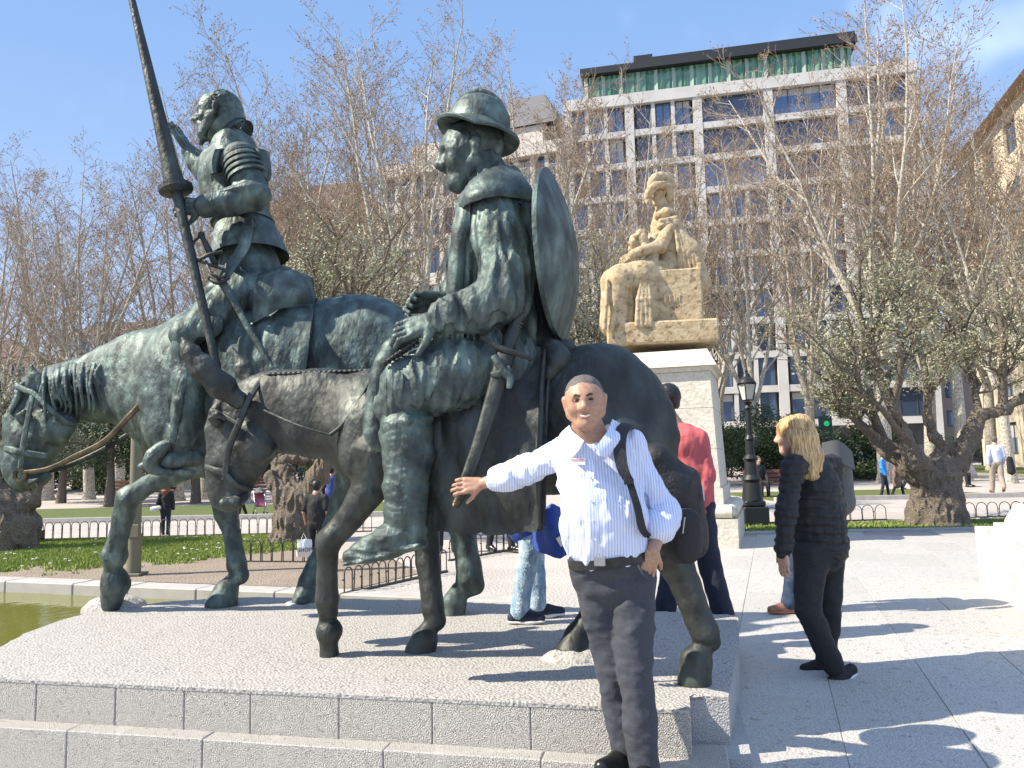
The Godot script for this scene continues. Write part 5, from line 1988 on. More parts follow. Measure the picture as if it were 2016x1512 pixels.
	m.lathe([Vector2(0.34, -0.30), Vector2(0.30, -0.15), Vector2(0.235, 0.0), Vector2(0.22, 0.0), Vector2(0.33, -0.30)], w(482, 436, 5.9), Basis(Vector3.BACK, 0.16) * Basis.from_scale(Vector3(0.85, 1, 1.15)), 28)
	part(o, "fauld", m.mesh(), M.bronze)
	m = MB.new()
	m.lathe([Vector2(0.22, -0.05), Vector2(0.265, -0.045), Vector2(0.255, 0.0), Vector2(0.215, 0.02)], w(478, 430, 5.9), Basis(Vector3.BACK, 0.12) * Basis.from_scale(Vector3(0.9, 1, 1.15)), 28)
	part(o, "belt", m.mesh(), M.bronze)
	# stirrup
	s = Sdf.new()
	limb(s, curve([[332, 872, 5.42, 8], [312, 888, 5.42, 13], [298, 908, 5.42, 14], [312, 928, 5.43, 8], [380, 930, 5.44, 6]], 3), 0.025)
	limb(s, [[372, 705, 5.36, 8], [352, 790, 5.36, 8], [340, 866, 5.38, 8]], 0.02, Vector3(1, 1, 0.5))
	s.folds.append([noise(9.0, 65, 3), Vector3.ONE, 0.006])
	soft(o, "stirrup", [[s, 0.01]], M.bronze)
	# lance
	m = MB.new()
	var la := w(428, 726, 5.30)
	var lb := w(240, -86, 5.52)
	spindle(m, la, lb, [0.0, 0.028, 0.2, 0.033, 0.385, 0.036, 0.405, 0.04, 0.408, 0.118, 0.417, 0.122, 0.424, 0.09, 0.432, 0.072, 0.47, 0.06, 0.6, 0.047, 0.85, 0.028, 1.0, 0.02])
	part(o, "lance", m.mesh(), M.bronze_dark)
	# sword
	m = MB.new()
	rod(m, [[432, 545, 5.38, 8], [440, 560, 5.38, 9], [486, 640, 5.36, 8], [536, 725, 5.34, 6]], 6, 0.5, fd)
	part(o, "sword_scabbard", m.mesh(), M.bronze)
	m = MB.new()
	rod(m, [[393, 458, 5.4, 4], [396, 462, 5.4, 8], [400, 470, 5.4, 5], [412, 495, 5.4, 7], [424, 520, 5.4, 6]], 8)
	rod(m, curve([[386, 515, 5.36, 3], [410, 502, 5.32, 4], [438, 495, 5.36, 3]]), 6)
	rod(m, curve([[396, 464, 5.4, 2.5], [380, 480, 5.38, 3], [384, 508, 5.36, 3], [410, 520, 5.34, 3], [440, 530, 5.36, 3]]), 6)
	rod(m, curve([[405, 515, 5.36, 3], [418, 540, 5.3, 3.5], [440, 545, 5.32, 3], [446, 520, 5.38, 3]]), 6)
	rod(m, curve([[412, 548, 5.36, 4], [430, 556, 5.33, 6], [452, 545, 5.36, 4]]), 6)
	part(o, "sword_hilt", m.mesh(), M.bronze_dark)
	m = MB.new()
	sheet(m, wp([[[482, 430, 5.58], [498, 432, 5.58]], [[470, 480, 5.5], [492, 486, 5.5]], [[446, 520, 5.42], [462, 532, 5.42]], [[432, 542, 5.38], [444, 556, 5.38]]]), 0.02, 4, 12)
	part(o, "sword_strap", m.mesh(), M.bronze)

# ---------------------------------------------------------------- bronze: stout helmeted rider on a mule
func mounted_squire() -> void:
	org = Vector3(0.0, TOP, -4.3)
	var o := thing("bronze_rider_on_mule", "dark bronze of a stout helmeted rider with round shield on a mule", "statue", org)
	var flat := Vector3(1, 1, 0.74)
	var s := Sdf.new()
	limb(s, [[742, 838, 4.5, 98], [820, 850, 4.45, 116], [950, 858, 4.34, 124], [1080, 830, 4.2, 130], [1180, 806, 4.1, 116], [1232, 826, 4.06, 82]], 0.1, flat)
	limb(s, [[728, 818, 4.5, 84], [620, 812, 4.58, 78], [540, 806, 4.63, 66], [500, 800, 4.65, 52]], 0.08, Vector3(1, 1, 0.52))
	limb(s, [[700, 860, 4.5, 66], [725, 900, 4.48, 58]], 0.08, flat)
	limb(s, [[720, 840, 4.3, 40], [715, 900, 4.28, 44]], 0.1, Vector3(1, 1, 0.6))
	limb(s, [[1185, 790, 4.0, 62], [1215, 890, 3.97, 84]], 0.2, Vector3(1, 1, 0.7))
	# near foreleg
	limb(s, [[748, 900, 4.32, 62], [728, 962, 4.3, 34], [689, 1020, 4.32, 27], [648, 1066, 4.35, 25], [645, 1092, 4.37, 20], [644, 1140, 4.41, 20], [643, 1180, 4.44, 22], [646, 1206, 4.45, 18], [641, 1224, 4.46, 13], [648, 1243, 4.46, 26], [647, 1266, 4.47, 18], [648, 1290, 4.48, 20]], 0.012)
	limb(s, [[652, 1056, 4.3, 18], [642, 1080, 4.32, 16]], 0.02)
	# far foreleg
	limb(s, [[822, 940, 4.7, 50], [838, 1040, 4.66, 27], [841, 1105, 4.63, 23], [848, 1153, 4.6, 20], [852, 1197, 4.58, 21], [858, 1222, 4.57, 19], [842, 1240, 4.56, 15], [836, 1258, 4.55, 25], [828, 1283, 4.54, 29]], 0.012)
	# near hind leg
	limb(s, [[1212, 890, 3.97, 90], [1262, 1000, 3.88, 58], [1302, 1068, 3.84, 40], [1335, 1117, 3.83, 33], [1350, 1151, 3.83, 29], [1362, 1184, 3.82, 27], [1375, 1218, 3.82, 26], [1388, 1245, 3.81, 27], [1402, 1264, 3.81, 15], [1379, 1282, 3.8, 17], [1372, 1300, 3.8, 30], [1368, 1342, 3.79, 33]], 0.014)
	# far hind leg
	limb(s, [[1180, 920, 4.3, 82], [1205, 1020, 4.36, 48], [1216, 1090, 4.4, 30], [1190, 1160, 4.4, 24], [1155, 1228, 4.38, 22], [1136, 1252, 4.36, 23], [1126, 1288, 4.33, 32]], 0.014)
	# tail
	limb(s, [[1278, 782, 4.02, 26], [1302, 810, 4.0, 20], [1314, 860, 3.98, 21], [1314, 920, 3.97, 19], [1304, 985, 3.97, 12]], 0.03)
	s.folds.append([noise(2.0, 43, 3), Vector3.ONE, 0.009])
	s.folds.append([noise(13.0, 44, 3), Vector3(1.4, 0.6, 1.4), 0.003])
	var h := Sdf.new()
	var hf := Vector3(1, 1, 0.62)
	limb(h, [[505, 795, 4.65, 52], [482, 812, 4.65, 54]], 0.04, hf)
	limb(h, [[490, 862, 4.65, 67], [464, 912, 4.65, 50], [451, 958, 4.65, 38], [451, 970, 4.65, 36]], 0.04, hf)
	limb(h, [[450, 800, 4.65, 30], [440, 845, 4.65, 30], [436, 920, 4.65, 25]], 0.04, Vector3(1, 1, 0.55))
	limb(h, [[432, 794, 4.6, 8], [424, 812, 4.58, 12]], 0.03)
	lump(h, 505, 872, 4.55, 40, 0.04, Vector3(1, 1, 0.5))
	lump(h, 428, 828, 4.545, 14, 0.03)
	limb(h, [[414, 824, 4.52, 5], [429, 816, 4.49, 6], [444, 824, 4.5, 5]], 0.015)
	lump(h, 436, 962, 4.53, 10, 0.015, Vector3(0.8, 1.4, 1), true)
	limb(h, [[440, 990, 4.54, 9], [466, 992, 4.56, 9], [482, 978, 4.6, 7]], 0.03)
	limb(h, [[470, 788, 4.50, 18], [436, 760, 4.46, 24], [398, 724, 4.44, 23], [374, 694, 4.43, 16], [359, 668, 4.43, 4]], 0.03, Vector3(1, 1, 0.6))
	h.cone(w(436, 752, 4.36), w(384, 702, 4.34), px(10, 4.4), px(7, 4.4), 0.015, Vector3.ONE, true)
	limb(h, [[496, 762, 4.75, 15], [480, 726, 4.78, 15], [455, 684, 4.8, 4]], 0.03, Vector3(1, 1, 0.6))
	h.folds.append([noise(12.0, 46, 3), Vector3.ONE, 0.005])
	soft(o, "mule", [[s, 0.01178], [h, 0.00806]], M.bronze_dark)
	# clipped mane
	s = Sdf.new()
	for k in 22:
		var u := 520.0 + k * 10.0
		limb(s, [[u, 740 - 0.4 * k, 4.62 - 0.004 * k, 6], [u + 11, 737 - 0.4 * k, 4.55 - 0.004 * k, 4]], 0.01)
	soft(o, "mane", [[s, 0.00682]], M.bronze_dark)
	# halter
	var fd := Vector3(0, 0, 1)
	var m := MB.new()
	rod(m, curve([[520, 742, 4.58, 6], [492, 782, 4.48, 7], [470, 835, 4.45, 7], [450, 885, 4.48, 7], [442, 945, 4.53, 7]]), 6, 0.25, fd)
	rod(m, curve([[404, 918, 4.62, 6], [420, 925, 4.54, 7], [442, 932, 4.52, 7], [470, 958, 4.54, 6], [498, 962, 4.6, 5]]), 6, 0.3, fd)
	rod(m, curve([[414, 806, 4.56, 4], [440, 818, 4.5, 5], [468, 834, 4.46, 5]]), 6, 0.3, fd)
	part(o, "halter", m.mesh(), M.bronze_dark)
	m = MB.new()
	rod(m, curve([[728, 752, 4.33, 4], [700, 800, 4.265, 4], [672, 838, 4.26, 4], [650, 856, 4.275, 4]]), 6)
	rod(m, curve([[650, 856, 4.275, 3], [600, 842, 4.30, 3], [560, 826, 4.35, 3], [520, 808, 4.41, 3]]), 6)
	part(o, "neck_rope", m.mesh(), M.bronze_dark)
	# saddle panel hanging down the near side
	m = MB.new()
	sheet(m, wp([[[860, 690, 4.12], [930, 690, 4.05], [1000, 690, 4.0], [1072, 690, 3.98]], [[838, 780, 4.02], [910, 780, 3.93], [990, 780, 3.87], [1070, 780, 3.83]], [[832, 880, 3.97], [910, 880, 3.88], [990, 880, 3.82], [1068, 880, 3.78]], [[828, 970, 3.98], [910, 972, 3.89], [990, 972, 3.83], [1066, 970, 3.79]], [[826, 1040, 4.0], [905, 1047, 3.91], [985, 1050, 3.85], [1064, 1044, 3.82]]]), 0.07, 24, 24, 0.035, 7)
	part(o, "saddle_panel", m.mesh(), M.bronze_dark)
	s = Sdf.new()
	limb(s, [[860, 670, 4.3, 40], [960, 690, 4.25, 52], [1060, 680, 4.2, 50]], 0.06, Vector3(1, 1, 1.1))
	limb(s, [[1085, 690, 3.98, 24], [1100, 712, 3.96, 28], [1080, 735, 3.94, 22]], 0.03)
	limb(s, [[1085, 690, 4.2, 30], [1110, 700, 4.2, 30]], 0.04)
	s.folds.append([noise(7.0, 47, 3), Vector3.ONE, 0.012])
	soft(o, "saddle_roll", [[s, 0.0124]], M.bronze_dark)
	m = MB.new()
	rod(m, curve([[1072, 690, 3.93, 5], [1066, 760, 3.80, 6], [1064, 850, 3.75, 6], [1062, 950, 3.74, 6], [1060, 1040, 3.78, 6]]), 6)
	rod(m, curve([[1080, 735, 3.92, 5], [1074, 820, 3.86, 6], [1070, 920, 3.86, 6], [1068, 1035, 3.88, 6]]), 6)
	part(o, "panel_edging", m.mesh(), M.bronze_dark)
	# long leather flask in front of the thigh
	s = Sdf.new()
	limb(s, curve([[812, 655, 3.95, 17], [775, 690, 3.93, 23], [750, 745, 3.95, 22], [742, 800, 3.97, 20], [742, 850, 3.97, 25], [748, 872, 3.98, 18]], 2), 0.02)
	soft(o, "leather_flask", [[s, 0.00868]], M.bronze)
	m = MB.new()
	for k in 2:
		var q := []
		for j in 19:
			var t := j / 18.0
			q.append([822 - 65 * t + 3.5 * sin(t * 26 + k * PI), 672 + 45 * t + 3.5 * cos(t * 26 + k * PI), 3.76 + 0.02 * cos(t * 26 + k * PI), 3.5])
		rod(m, q, 6)
	part(o, "cord", m.mesh(), M.bronze_dark)
	# rider
	s = Sdf.new()
	var wide := Vector3(1, 1, 1.12)
	limb(s, [[975, 388, 4.25, 50], [985, 450, 4.25, 78], [985, 540, 4.24, 95], [985, 630, 4.24, 94], [995, 680, 4.24, 84]], 0.06, wide)
	limb(s, [[960, 350, 4.25, 42], [940, 320, 4.25, 40]], 0.04)
	limb(s, [[945, 425, 4.15, 38], [938, 500, 4.12, 52], [936, 585, 4.12, 52]], 0.06, Vector3(1, 1, 1.3))
	# jacket flap
	limb(s, [[945, 640, 3.95, 40], [930, 685, 3.9, 34]], 0.04, Vector3(1.1, 1, 0.5))
	# near arm
	limb(s, [[972, 405, 3.98, 46], [985, 470, 3.92, 50], [1000, 540, 3.88, 52], [992, 585, 3.85, 52], [935, 612, 3.82, 44], [885, 622, 3.79, 33], [868, 628, 3.78, 28]], 0.04)
	# far forearm
	limb(s, [[930, 560, 4.5, 42], [880, 590, 4.42, 30]], 0.04)
	# near thigh in wide breeches
	limb(s, [[985, 715, 4.0, 74], [890, 735, 3.92, 72], [815, 765, 3.88, 62], [792, 800, 3.87, 50]], 0.05)
	limb(s, [[985, 715, 4.6, 74], [890, 740, 4.7, 70], [810, 790, 4.72, 55], [800, 940, 4.72, 44]], 0.05)
	s.folds.append([noise(2.6, 53, 4), Vector3(1.5, 0.7, 1.5), 0.015])
	s.folds.append([noise(7.5, 54, 3), Vector3(1.7, 0.55, 1.7), 0.010])
	s.folds.append([noise(5.0, 55, 1, FastNoiseLite.TYPE_SIMPLEX_SMOOTH, FastNoiseLite.FRACTAL_RIDGED), Vector3(2.4, 0.34, 2.4), -0.013])
	# boot
	var b := Sdf.new()
	limb(b, [[798, 812, 3.87, 48], [800, 850, 3.86, 51], [803, 900, 3.86, 48], [800, 960, 3.86, 44], [798, 1010, 3.86, 40], [800, 1040, 3.86, 36]], 0.02)
	limb(b, [[812, 1052, 3.86, 30], [770, 1062, 3.86, 32], [725, 1082, 3.86, 24], [688, 1098, 3.86, 15]], 0.03)
	limb(b, [[828, 1072, 3.86, 14], [760, 1092, 3.86, 12], [680, 1110, 3.86, 9]], 0.015, Vector3(1, 0.5, 2.4))
	limb(b, [[752, 822, 3.84, 9], [800, 830, 3.74, 10], [848, 822, 3.84, 9]], 0.012)
	b.folds.append([0.4, 0.12, 0.004, Vector3(0.3, 1, 0)])
	b.folds.append([noise(8.0, 56, 4), Vector3(0.7, 1.8, 0.7), 0.010])
	h = Sdf.new()
	head(h, w(928, 306, 4.25), Vector3(-1, -0.16, 0.14), Vector3(-0.12, 1, 0), 1.72, 0.0, 1.08)
	h.folds.append([noise(14.0, 58, 3), Vector3.ONE, 0.006])
	var hd := Sdf.new()
	hand(hd, w(864, 628, 3.78), Vector3(-0.95, -0.32, 0.05), Vector3(0.1, -0.6, -0.8), 1.0, [0.85, 0.9, 0.95, 1.0], 1.85)
	var hr := Sdf.new()
	hand(hr, w(882, 592, 4.35), Vector3(-1, -0.1, 0.3), Vector3(0, -0.7, 0.7), -1.0, [1.0, 1.05, 1.1, 1.1], 1.85)
	soft(o, "rider", [[s, 0.01116], [b, 0.00868], [h, 0.00744], [hd, 0.00682], [hr, 0.00682]], M.bronze)
	# coat collar and lapel
	m = MB.new()
	sheet(m, wp([[[916, 384, 4.04], [936, 352, 3.99], [972, 334, 4.02], [1012, 330, 4.14]], [[906, 392, 3.99], [930, 364, 3.91], [975, 348, 3.91], [1030, 350, 4.05]], [[904, 404, 3.96], [928, 384, 3.86], [982, 372, 3.84], [1046, 378, 4.0]], [[908, 412, 3.95], [930, 398, 3.86], [985, 386, 3.84], [1052, 398, 3.98]]]), 0.03, 18, 12, 0.02, 11)
	part(o, "collar", m.mesh(), M.bronze)
	m = MB.new()
	sheet(m, wp([[[902, 398, 3.98], [916, 398, 3.95], [930, 402, 3.93]], [[893, 450, 3.96], [906, 455, 3.92], [922, 462, 3.93]], [[886, 520, 3.96], [898, 525, 3.92], [912, 530, 3.94]], [[884, 600, 3.98], [896, 604, 3.94], [908, 606, 3.96]]]), 0.022, 8, 20, 0.02, 12)
	part(o, "lapel", m.mesh(), M.bronze)
	# helmet
	m = MB.new()
	m.lathe([Vector2(0.15, 0.03), Vector2(0.20, 0.005), Vector2(0.245, -0.012), Vector2(0.252, -0.002), Vector2(0.245, 0.010), Vector2(0.205, 0.028), Vector2(0.182, 0.048), Vector2(0.180, 0.09), Vector2(0.168, 0.14), Vector2(0.140, 0.185), Vector2(0.095, 0.215), Vector2(0.045, 0.230), Vector2(0, 0.233)], Vector3.ZERO, Basis(), 56)
	var hb := Basis(Vector3.BACK, -0.20)
	var ho := w(940, 268, 4.25)
	var dn := noise(5.0, 63, 2)
	for k in m.v.size():
		var q := m.v[k]
		var rr := Vector2(q.x, q.z).length()
		var lift := maxf(0.0, (rr - 0.17) / 0.08)
		q.y += lift * (0.045 * clampf(-q.x / 0.2, 0, 1) - 0.018 * absf(q.z) / 0.2 + 0.01 * clampf(q.x / 0.2, 0, 1)) + 0.006 * dn.get_noise_3dv(q)
		q.x *= 0.98
		m.v[k] = ho + hb * q
		m.n[k] = hb * m.n[k]
	part(o, "helmet", m.mesh(), M.bronze)
	m = MB.new()
	rod(m, curve([[884, 232, 4.25, 5], [905, 200, 4.25, 8], [942, 182, 4.25, 9], [980, 200, 4.25, 8], [1000, 245, 4.25, 5]]), 8)
	part(o, "helmet_comb", m.mesh(), M.bronze)
	# shield
	m = MB.new()
	var prof := []
	for k in 13:
		var a := 1.0 - k / 12.0
		prof.append(Vector2(0.465 * a, 0.012 + 0.105 * (1.0 - a * a)))
	prof.insert(0, Vector2(0.465, -0.012))
	prof.insert(0, Vector2(0.0, -0.012))
	var sn := Vector3(0.955, 0.03, 0.26).normalized()
	var sx := sn.cross(Vector3.UP).normalized()
	m.lathe(prof, w(1092, 502, 4.1), Basis(sx, sn, sx.cross(sn)), 48)
	part(o, "shield", m.mesh(), M.bronze)
	s = Sdf.new()
	limb(s, [[1062, 462, 3.98, 7], [1056, 478, 3.96, 8], [1064, 488, 3.98, 6]], 0.01)
	soft(o, "shield_strap", [[s, 0.0062]], M.bronze)
	# sword
	m = MB.new()
	rod(m, curve([[990, 712, 3.72, 17], [975, 770, 3.70, 16], [948, 860, 3.69, 14], [918, 945, 3.68, 12], [902, 985, 3.69, 9]]), 8, 0.4, fd)
	part(o, "sword_scabbard", m.mesh(), M.bronze_dark)
	m = MB.new()
	rod(m, [[1026, 606, 3.84, 9], [1020, 622, 3.83, 15], [1016, 632, 3.82, 11], [1006, 665, 3.79, 14], [998, 690, 3.77, 11]], 10)
	for k in 9:
		rod(m, [[1018 - k * 2.4, 634 + k * 6, 3.82 - 0.005 * k, 14], [1017 - k * 2.4, 637 + k * 6, 3.82 - 0.005 * k, 14]], 10)
	rod(m, curve([[948, 664, 3.74, 5], [970, 678, 3.73, 6], [995, 690, 3.72, 8], [1025, 698, 3.73, 6], [1048, 708, 3.74, 5]]), 6)
	rod(m, [[998, 690, 3.74, 20], [988, 725, 3.72, 19]], 8, 0.5, fd)
	part(o, "sword_hilt", m.mesh(), M.bronze_dark)
	m = MB.new()
	rod(m, curve([[972, 700, 3.70, 8], [990, 730, 3.68, 9], [1004, 745, 3.68, 9], [1002, 765, 3.68, 5]]), 6, 0.5, fd)
	rod(m, curve([[1004, 725, 3.70, 7], [985, 735, 3.68, 8], [968, 738, 3.70, 7]]), 6, 0.5, fd)
	part(o, "sword_strap", m.mesh(), M.bronze)
	m = MB.new()
	rod(m, [[903, 984, 3.69, 9], [898, 992, 3.69, 9], [894, 998, 3.69, 5]], 8)
	part(o, "scabbard_tip", m.mesh(), M.bronze_worn)

# ---------------------------------------------------------------- people
func people_materials() -> void:
	var fine := noise(0.11, 8, 4)
	var weave := tex(noise(0.25, 201, 2), [], 256, 3.0)
	mat("skin", Color.WHITE, 0.5, {"tex": tex(noise(0.04, 203, 4), [0.3, Color(0.345, 0.19, 0.125), 0.7, Color(0.43, 0.255, 0.175)], 256), "scale": 6.0, "sss": 0.15})
	mat("skin_pale", Color.WHITE, 0.5, {"tex": tex(noise(0.04, 204, 4), [0.3, Color(0.48, 0.28, 0.20), 0.7, Color(0.58, 0.36, 0.27)], 256), "scale": 6.0, "sss": 0.15})
	# blue pinstripe on white cotton
	var im := Image.create(64, 8, false, Image.FORMAT_RGB8)
	for x in 64:
		for y in 8:
			var k := x % 16
			im.set_pixel(x, y, (Color(0.44, 0.51, 0.75) if k < 7 else Color(0.70, 0.74, 0.86)).linear_to_srgb())
	var stripe := ImageTexture.create_from_image(im)
	var st := mat("pinstripe", Color.WHITE, 0.85, {"tex": stripe, "scale": Vector3(21, 21, 21), "bump": weave, "depth": 0.2})
	st.uv1_triplanar_sharpness = 4.0
	mat("trouser_grey", Color.WHITE, 0.85, {"tex": tex(fine, [0.3, Color(0.038, 0.042, 0.053), 0.7, Color(0.050, 0.055, 0.069)], 256), "scale": 3.0, "bump": weave, "depth": 0.4})
	mat("black_cloth", Color.WHITE, 0.8, {"tex": tex(fine, [0.3, Color(0.011, 0.011, 0.013), 0.7, Color(0.024, 0.024, 0.028)], 256), "scale": 3.0, "bump": weave, "depth": 0.4})
	mat("black_nylon", Color(0.012, 0.012, 0.014), 0.65, {"bump": weave, "depth": 0.3})
	mat("black_leather", Color(0.012, 0.012, 0.012), 0.28)
	mat("navy_cloth", Color.WHITE, 0.85, {"tex": tex(fine, [0.3, Color(0.014, 0.018, 0.035), 0.7, Color(0.028, 0.034, 0.06)], 256), "scale": 3.0})
	mat("red_cloth", Color.WHITE, 0.9, {"tex": tex(noise(0.25, 207, 3), [0.3, Color(0.46, 0.065, 0.075), 0.7, Color(0.64, 0.18, 0.18)], 256), "scale": 3.0})
	mat("denim_light", Color.WHITE, 0.9, {"tex": tex(noise(0.03, 209, 5), [0.3, Color(0.16, 0.26, 0.36), 0.5, Color(0.30, 0.42, 0.52), 0.75, Color(0.46, 0.57, 0.65)], 256), "scale": Vector3(2, 0.8, 2), "bump": weave, "depth": 0.6})
	mat("denim_dark", Color.WHITE, 0.9, {"tex": tex(noise(0.03, 210, 5), [0.3, Color(0.014, 0.026, 0.058), 0.7, Color(0.035, 0.06, 0.11)], 256), "scale": 2.0})
	mat("blue_jacket", Color(0.02, 0.06, 0.30), 0.6, {"bump": weave, "depth": 0.3})
	mat("blue_bright", Color(0.03, 0.22, 0.60), 0.6)
	mat("grey_pack", Color.WHITE, 0.75, {"tex": tex(fine, [0.3, Color(0.075, 0.08, 0.08), 0.7, Color(0.11, 0.115, 0.115)], 256), "scale": 3.0})
	mat("brown_leather", Color.WHITE, 0.5, {"tex": tex(fine, [0.3, Color(0.20, 0.09, 0.05), 0.7, Color(0.30, 0.14, 0.085)], 256), "scale": 3.0})
	mat("sole_tan", Color(0.36, 0.15, 0.10), 0.8)
	mat("sole_white", Color(0.72, 0.72, 0.70), 0.7)
	mat("brown_cloth", Color(0.20, 0.13, 0.10), 0.9)
	mat("khaki", Color(0.33, 0.28, 0.24), 0.9)
	mat("white_bag", Color(0.72, 0.72, 0.72), 0.6)
	mat("pink", Color(0.26, 0.07, 0.13), 0.8)
	mat("hair_grey", Color.WHITE, 0.7, {"tex": tex(noise(0.2, 212, 3), [0.3, Color(0.05, 0.045, 0.042), 0.7, Color(0.17, 0.155, 0.145)], 256), "scale": 4.0})
	mat("hair_black", Color(0.012, 0.010, 0.010), 0.5)
	mat("hair_auburn", Color(0.20, 0.07, 0.03), 0.6)
	mat("hair_blond", Color.WHITE, 0.45, {"tex": tex(noise(0.05, 214, 4), [0.25, Color(0.20, 0.10, 0.035), 0.45, Color(0.46, 0.29, 0.11), 0.7, Color(0.68, 0.50, 0.25)], 256), "scale": Vector3(6, 0.6, 6), "rim": 0.3})
	mat("eye_dark", Color(0.02, 0.014, 0.012), 0.2)
	mat("teeth", Color(0.75, 0.72, 0.66), 0.3)
	mat("lip", Color(0.36, 0.13, 0.10), 0.5)
	mat("brow", Color(0.03, 0.024, 0.02), 0.8)
	mat("button", Color(0.7, 0.7, 0.72), 0.4)
	mat("tag_white", Color(0.8, 0.8, 0.8), 0.6)
	mat("tag_red", Color(0.55, 0.05, 0.06), 0.6)
	mat("steel", Color(0.4, 0.4, 0.42), 0.3, {"metal": 0.9})
	mat("print_dark", Color(0.03, 0.04, 0.08), 0.6)

# J: joints; L: look. All in metres, in the axes of node o.
func figure(o: Node3D, J: Dictionary, L: Dictionary) -> void:
	var z: float = L.get("size", 1.0)
	var cell: float = L.get("cell", 0.02)
	var flat: Vector3 = L.get("flat", Vector3(1, 1, 0.72))
	var up: Vector3 = L.get("up", Vector3.UP).normalized()
	var skin: Material = M[L.get("skin", "skin_pale")]
	var sleeves: String = L.get("sleeves", "long")
	var rc: float = L.get("chest", 0.155) * z
	var rb: float = L.get("belly", 0.145) * z
	var rp: float = L.get("pelvis", 0.155) * z
	var leg: Array = L.get("leg", [0.088, 0.062, 0.052])
	var arm: Array = L.get("arm", [0.058, 0.050, 0.040])
	var wr: Dictionary = L.get("folds", {"a": 0.012, "f": 6.0})
	# skin
	var s := Sdf.new()
	s.cone(J.neck, J.head - up * 0.05 * z, 0.058 * z * L.get("neckw", 1.0), 0.055 * z * L.get("neckw", 1.0), 0.03 * z)
	s.chain([J.neck, 0.06 * z, J.chest, rc - 0.036, J.belly, rb - 0.045, J.pelvis, rp - 0.045], 0.06 * z, flat)
	s.cone(J.lsh, J.rsh, 0.045 * z, 0.045 * z, 0.04 * z)
	for e in ["l", "r"]:
		s.chain([J[e + "sh"], 0.044 * z, J[e + "el"], 0.040 * z, J[e + "wr"], 0.027 * z], 0.02 * z)
		s.chain([J[e + "hip"], 0.06 * z, J[e + "kn"], 0.045 * z, J[e + "an"], 0.035 * z], 0.02 * z)
	var h := Sdf.new()
	head(h, J.head, J.face, up, z * L.get("headz", 1.0), 0.0, L.get("full", 1.0))
	var src := [[s, cell], [h, cell * L.get("headfine", 0.5)]]
	for e in ["l", "r"]:
		if L.get("hands", true) and J.has(e + "hand"):
			var hs := Sdf.new()
			var q: Array = J[e + "hand"]         # direction, palm, thumb side, curl
			hand(hs, J[e + "wr"], q[0], q[1], q[2], q[3], z * L.get("handz", 1.0), q[4] if q.size() > 4 else 0.15)
			src.append([hs, cell * L.get("handfine", 0.45)])
	soft(o, "body", src, skin)
	# upper garment
	var t := Sdf.new()
	var cu: float = L.get("loose", 1.0)
	if L.get("tucked", false):
		t.chain([J.chest, rc, J.belly, rb, J.belly.lerp(J.pelvis, 0.56), rb * 0.93, J.belly.lerp(J.pelvis, 0.78), rb * 0.62], 0.03 * z, flat)
	else:
		t.chain([J.chest, rc, J.belly, rb, J.pelvis, rp], 0.06 * z, flat)
	t.cone(J.lsh, J.rsh, 0.062 * z, 0.062 * z, 0.06 * z)
	t.cone(J.neck - up * 0.03 * z, J.chest, 0.075 * z, rc * 0.9, 0.05 * z, flat)
	for e in ["l", "r"]:
		if sleeves == "short":
			t.cone(J[e + "sh"], J[e + "sh"].lerp(J[e + "el"], 0.75), arm[0] * z * cu * 1.05, arm[1] * z * cu * 1.15, 0.04 * z)
		elif sleeves == "rolled":
			t.chain([J[e + "sh"], arm[0] * z * cu, J[e + "el"], arm[1] * z * cu, J[e + "el"].lerp(J[e + "wr"], 0.2), arm[1] * z * cu], 0.04 * z)
		elif sleeves == "long":
			t.chain([J[e + "sh"], arm[0] * z * cu, J[e + "el"], arm[1] * z * cu, J[e + "wr"], arm[2] * z * cu], 0.04 * z)
	if L.has("skirt"):
		t.cone(J.pelvis, J.pelvis - up * L.skirt, rp, rp * 1.1, 0.05, flat)
	for q in L.get("cuts", []):
		t.cone(q[0], q[1], q[2], q[3], 0.006, q[4] if q.size() > 4 else Vector3.ONE, true)
	if L.has("quilt"):
		t.folds.append([0.3, L.quilt, 0.013, Vector3(0.06, 1, 0)])
		t.folds.append([noise(11.0, 6, 3), Vector3(1.6, 0.7, 1.6), 0.012])
	else:
		t.folds.append([noise(wr.f, L.get("seed", 3), 3), Vector3(1.2, 0.7, 1.2), wr.a])
		t.folds.append([noise(wr.f * 2.6, L.get("seed", 3) + 9, 2), Vector3(1.4, 0.6, 1.4), wr.a * 0.5])
	soft(o, L.get("top_name", "shirt"), [[t, cell * L.get("clothfine", 1.0)]], M[L.top])
	# trousers
	t = Sdf.new()
	t.chain([J.belly.lerp(J.pelvis, 0.8), rb * (0.985 if L.get("tucked", false) else 0.9), J.pelvis, rp * 1.0], 0.04 * z, flat)
	if L.get("tucked", false):
		var cutd: Vector3 = J.belly.lerp(J.pelvis, 0.35)
		t.cone(cutd + Vector3(-0.3, 0.1, 0), cutd + Vector3(0.3, 0.08, 0), 0.128, 0.128, 0.004, Vector3(1, 1, 3), true)
	for e in ["l", "r"]:
		t.chain([J.pelvis.lerp(J[e + "hip"], 0.7), rp * 0.66, J[e + "hip"], leg[0] * z], 0.035 * z)
		t.chain([J[e + "hip"], leg[0] * z, J[e + "kn"], leg[1] * z, J[e + "an"], leg[2] * z], 0.012 * z)
	t.folds.append([noise(wr.f * 0.9, L.get("seed", 3) + 20, 3), Vector3(1.0, 1.1, 1.0), wr.a * 0.9])
	t.folds.append([noise(wr.f * 2.4, L.get("seed", 3) + 29, 2), Vector3(0.9, 1.3, 0.9), wr.a * 0.3])
	soft(o, "trousers", [[t, cell * L.get("clothfine", 1.0)]], M[L.bottom])
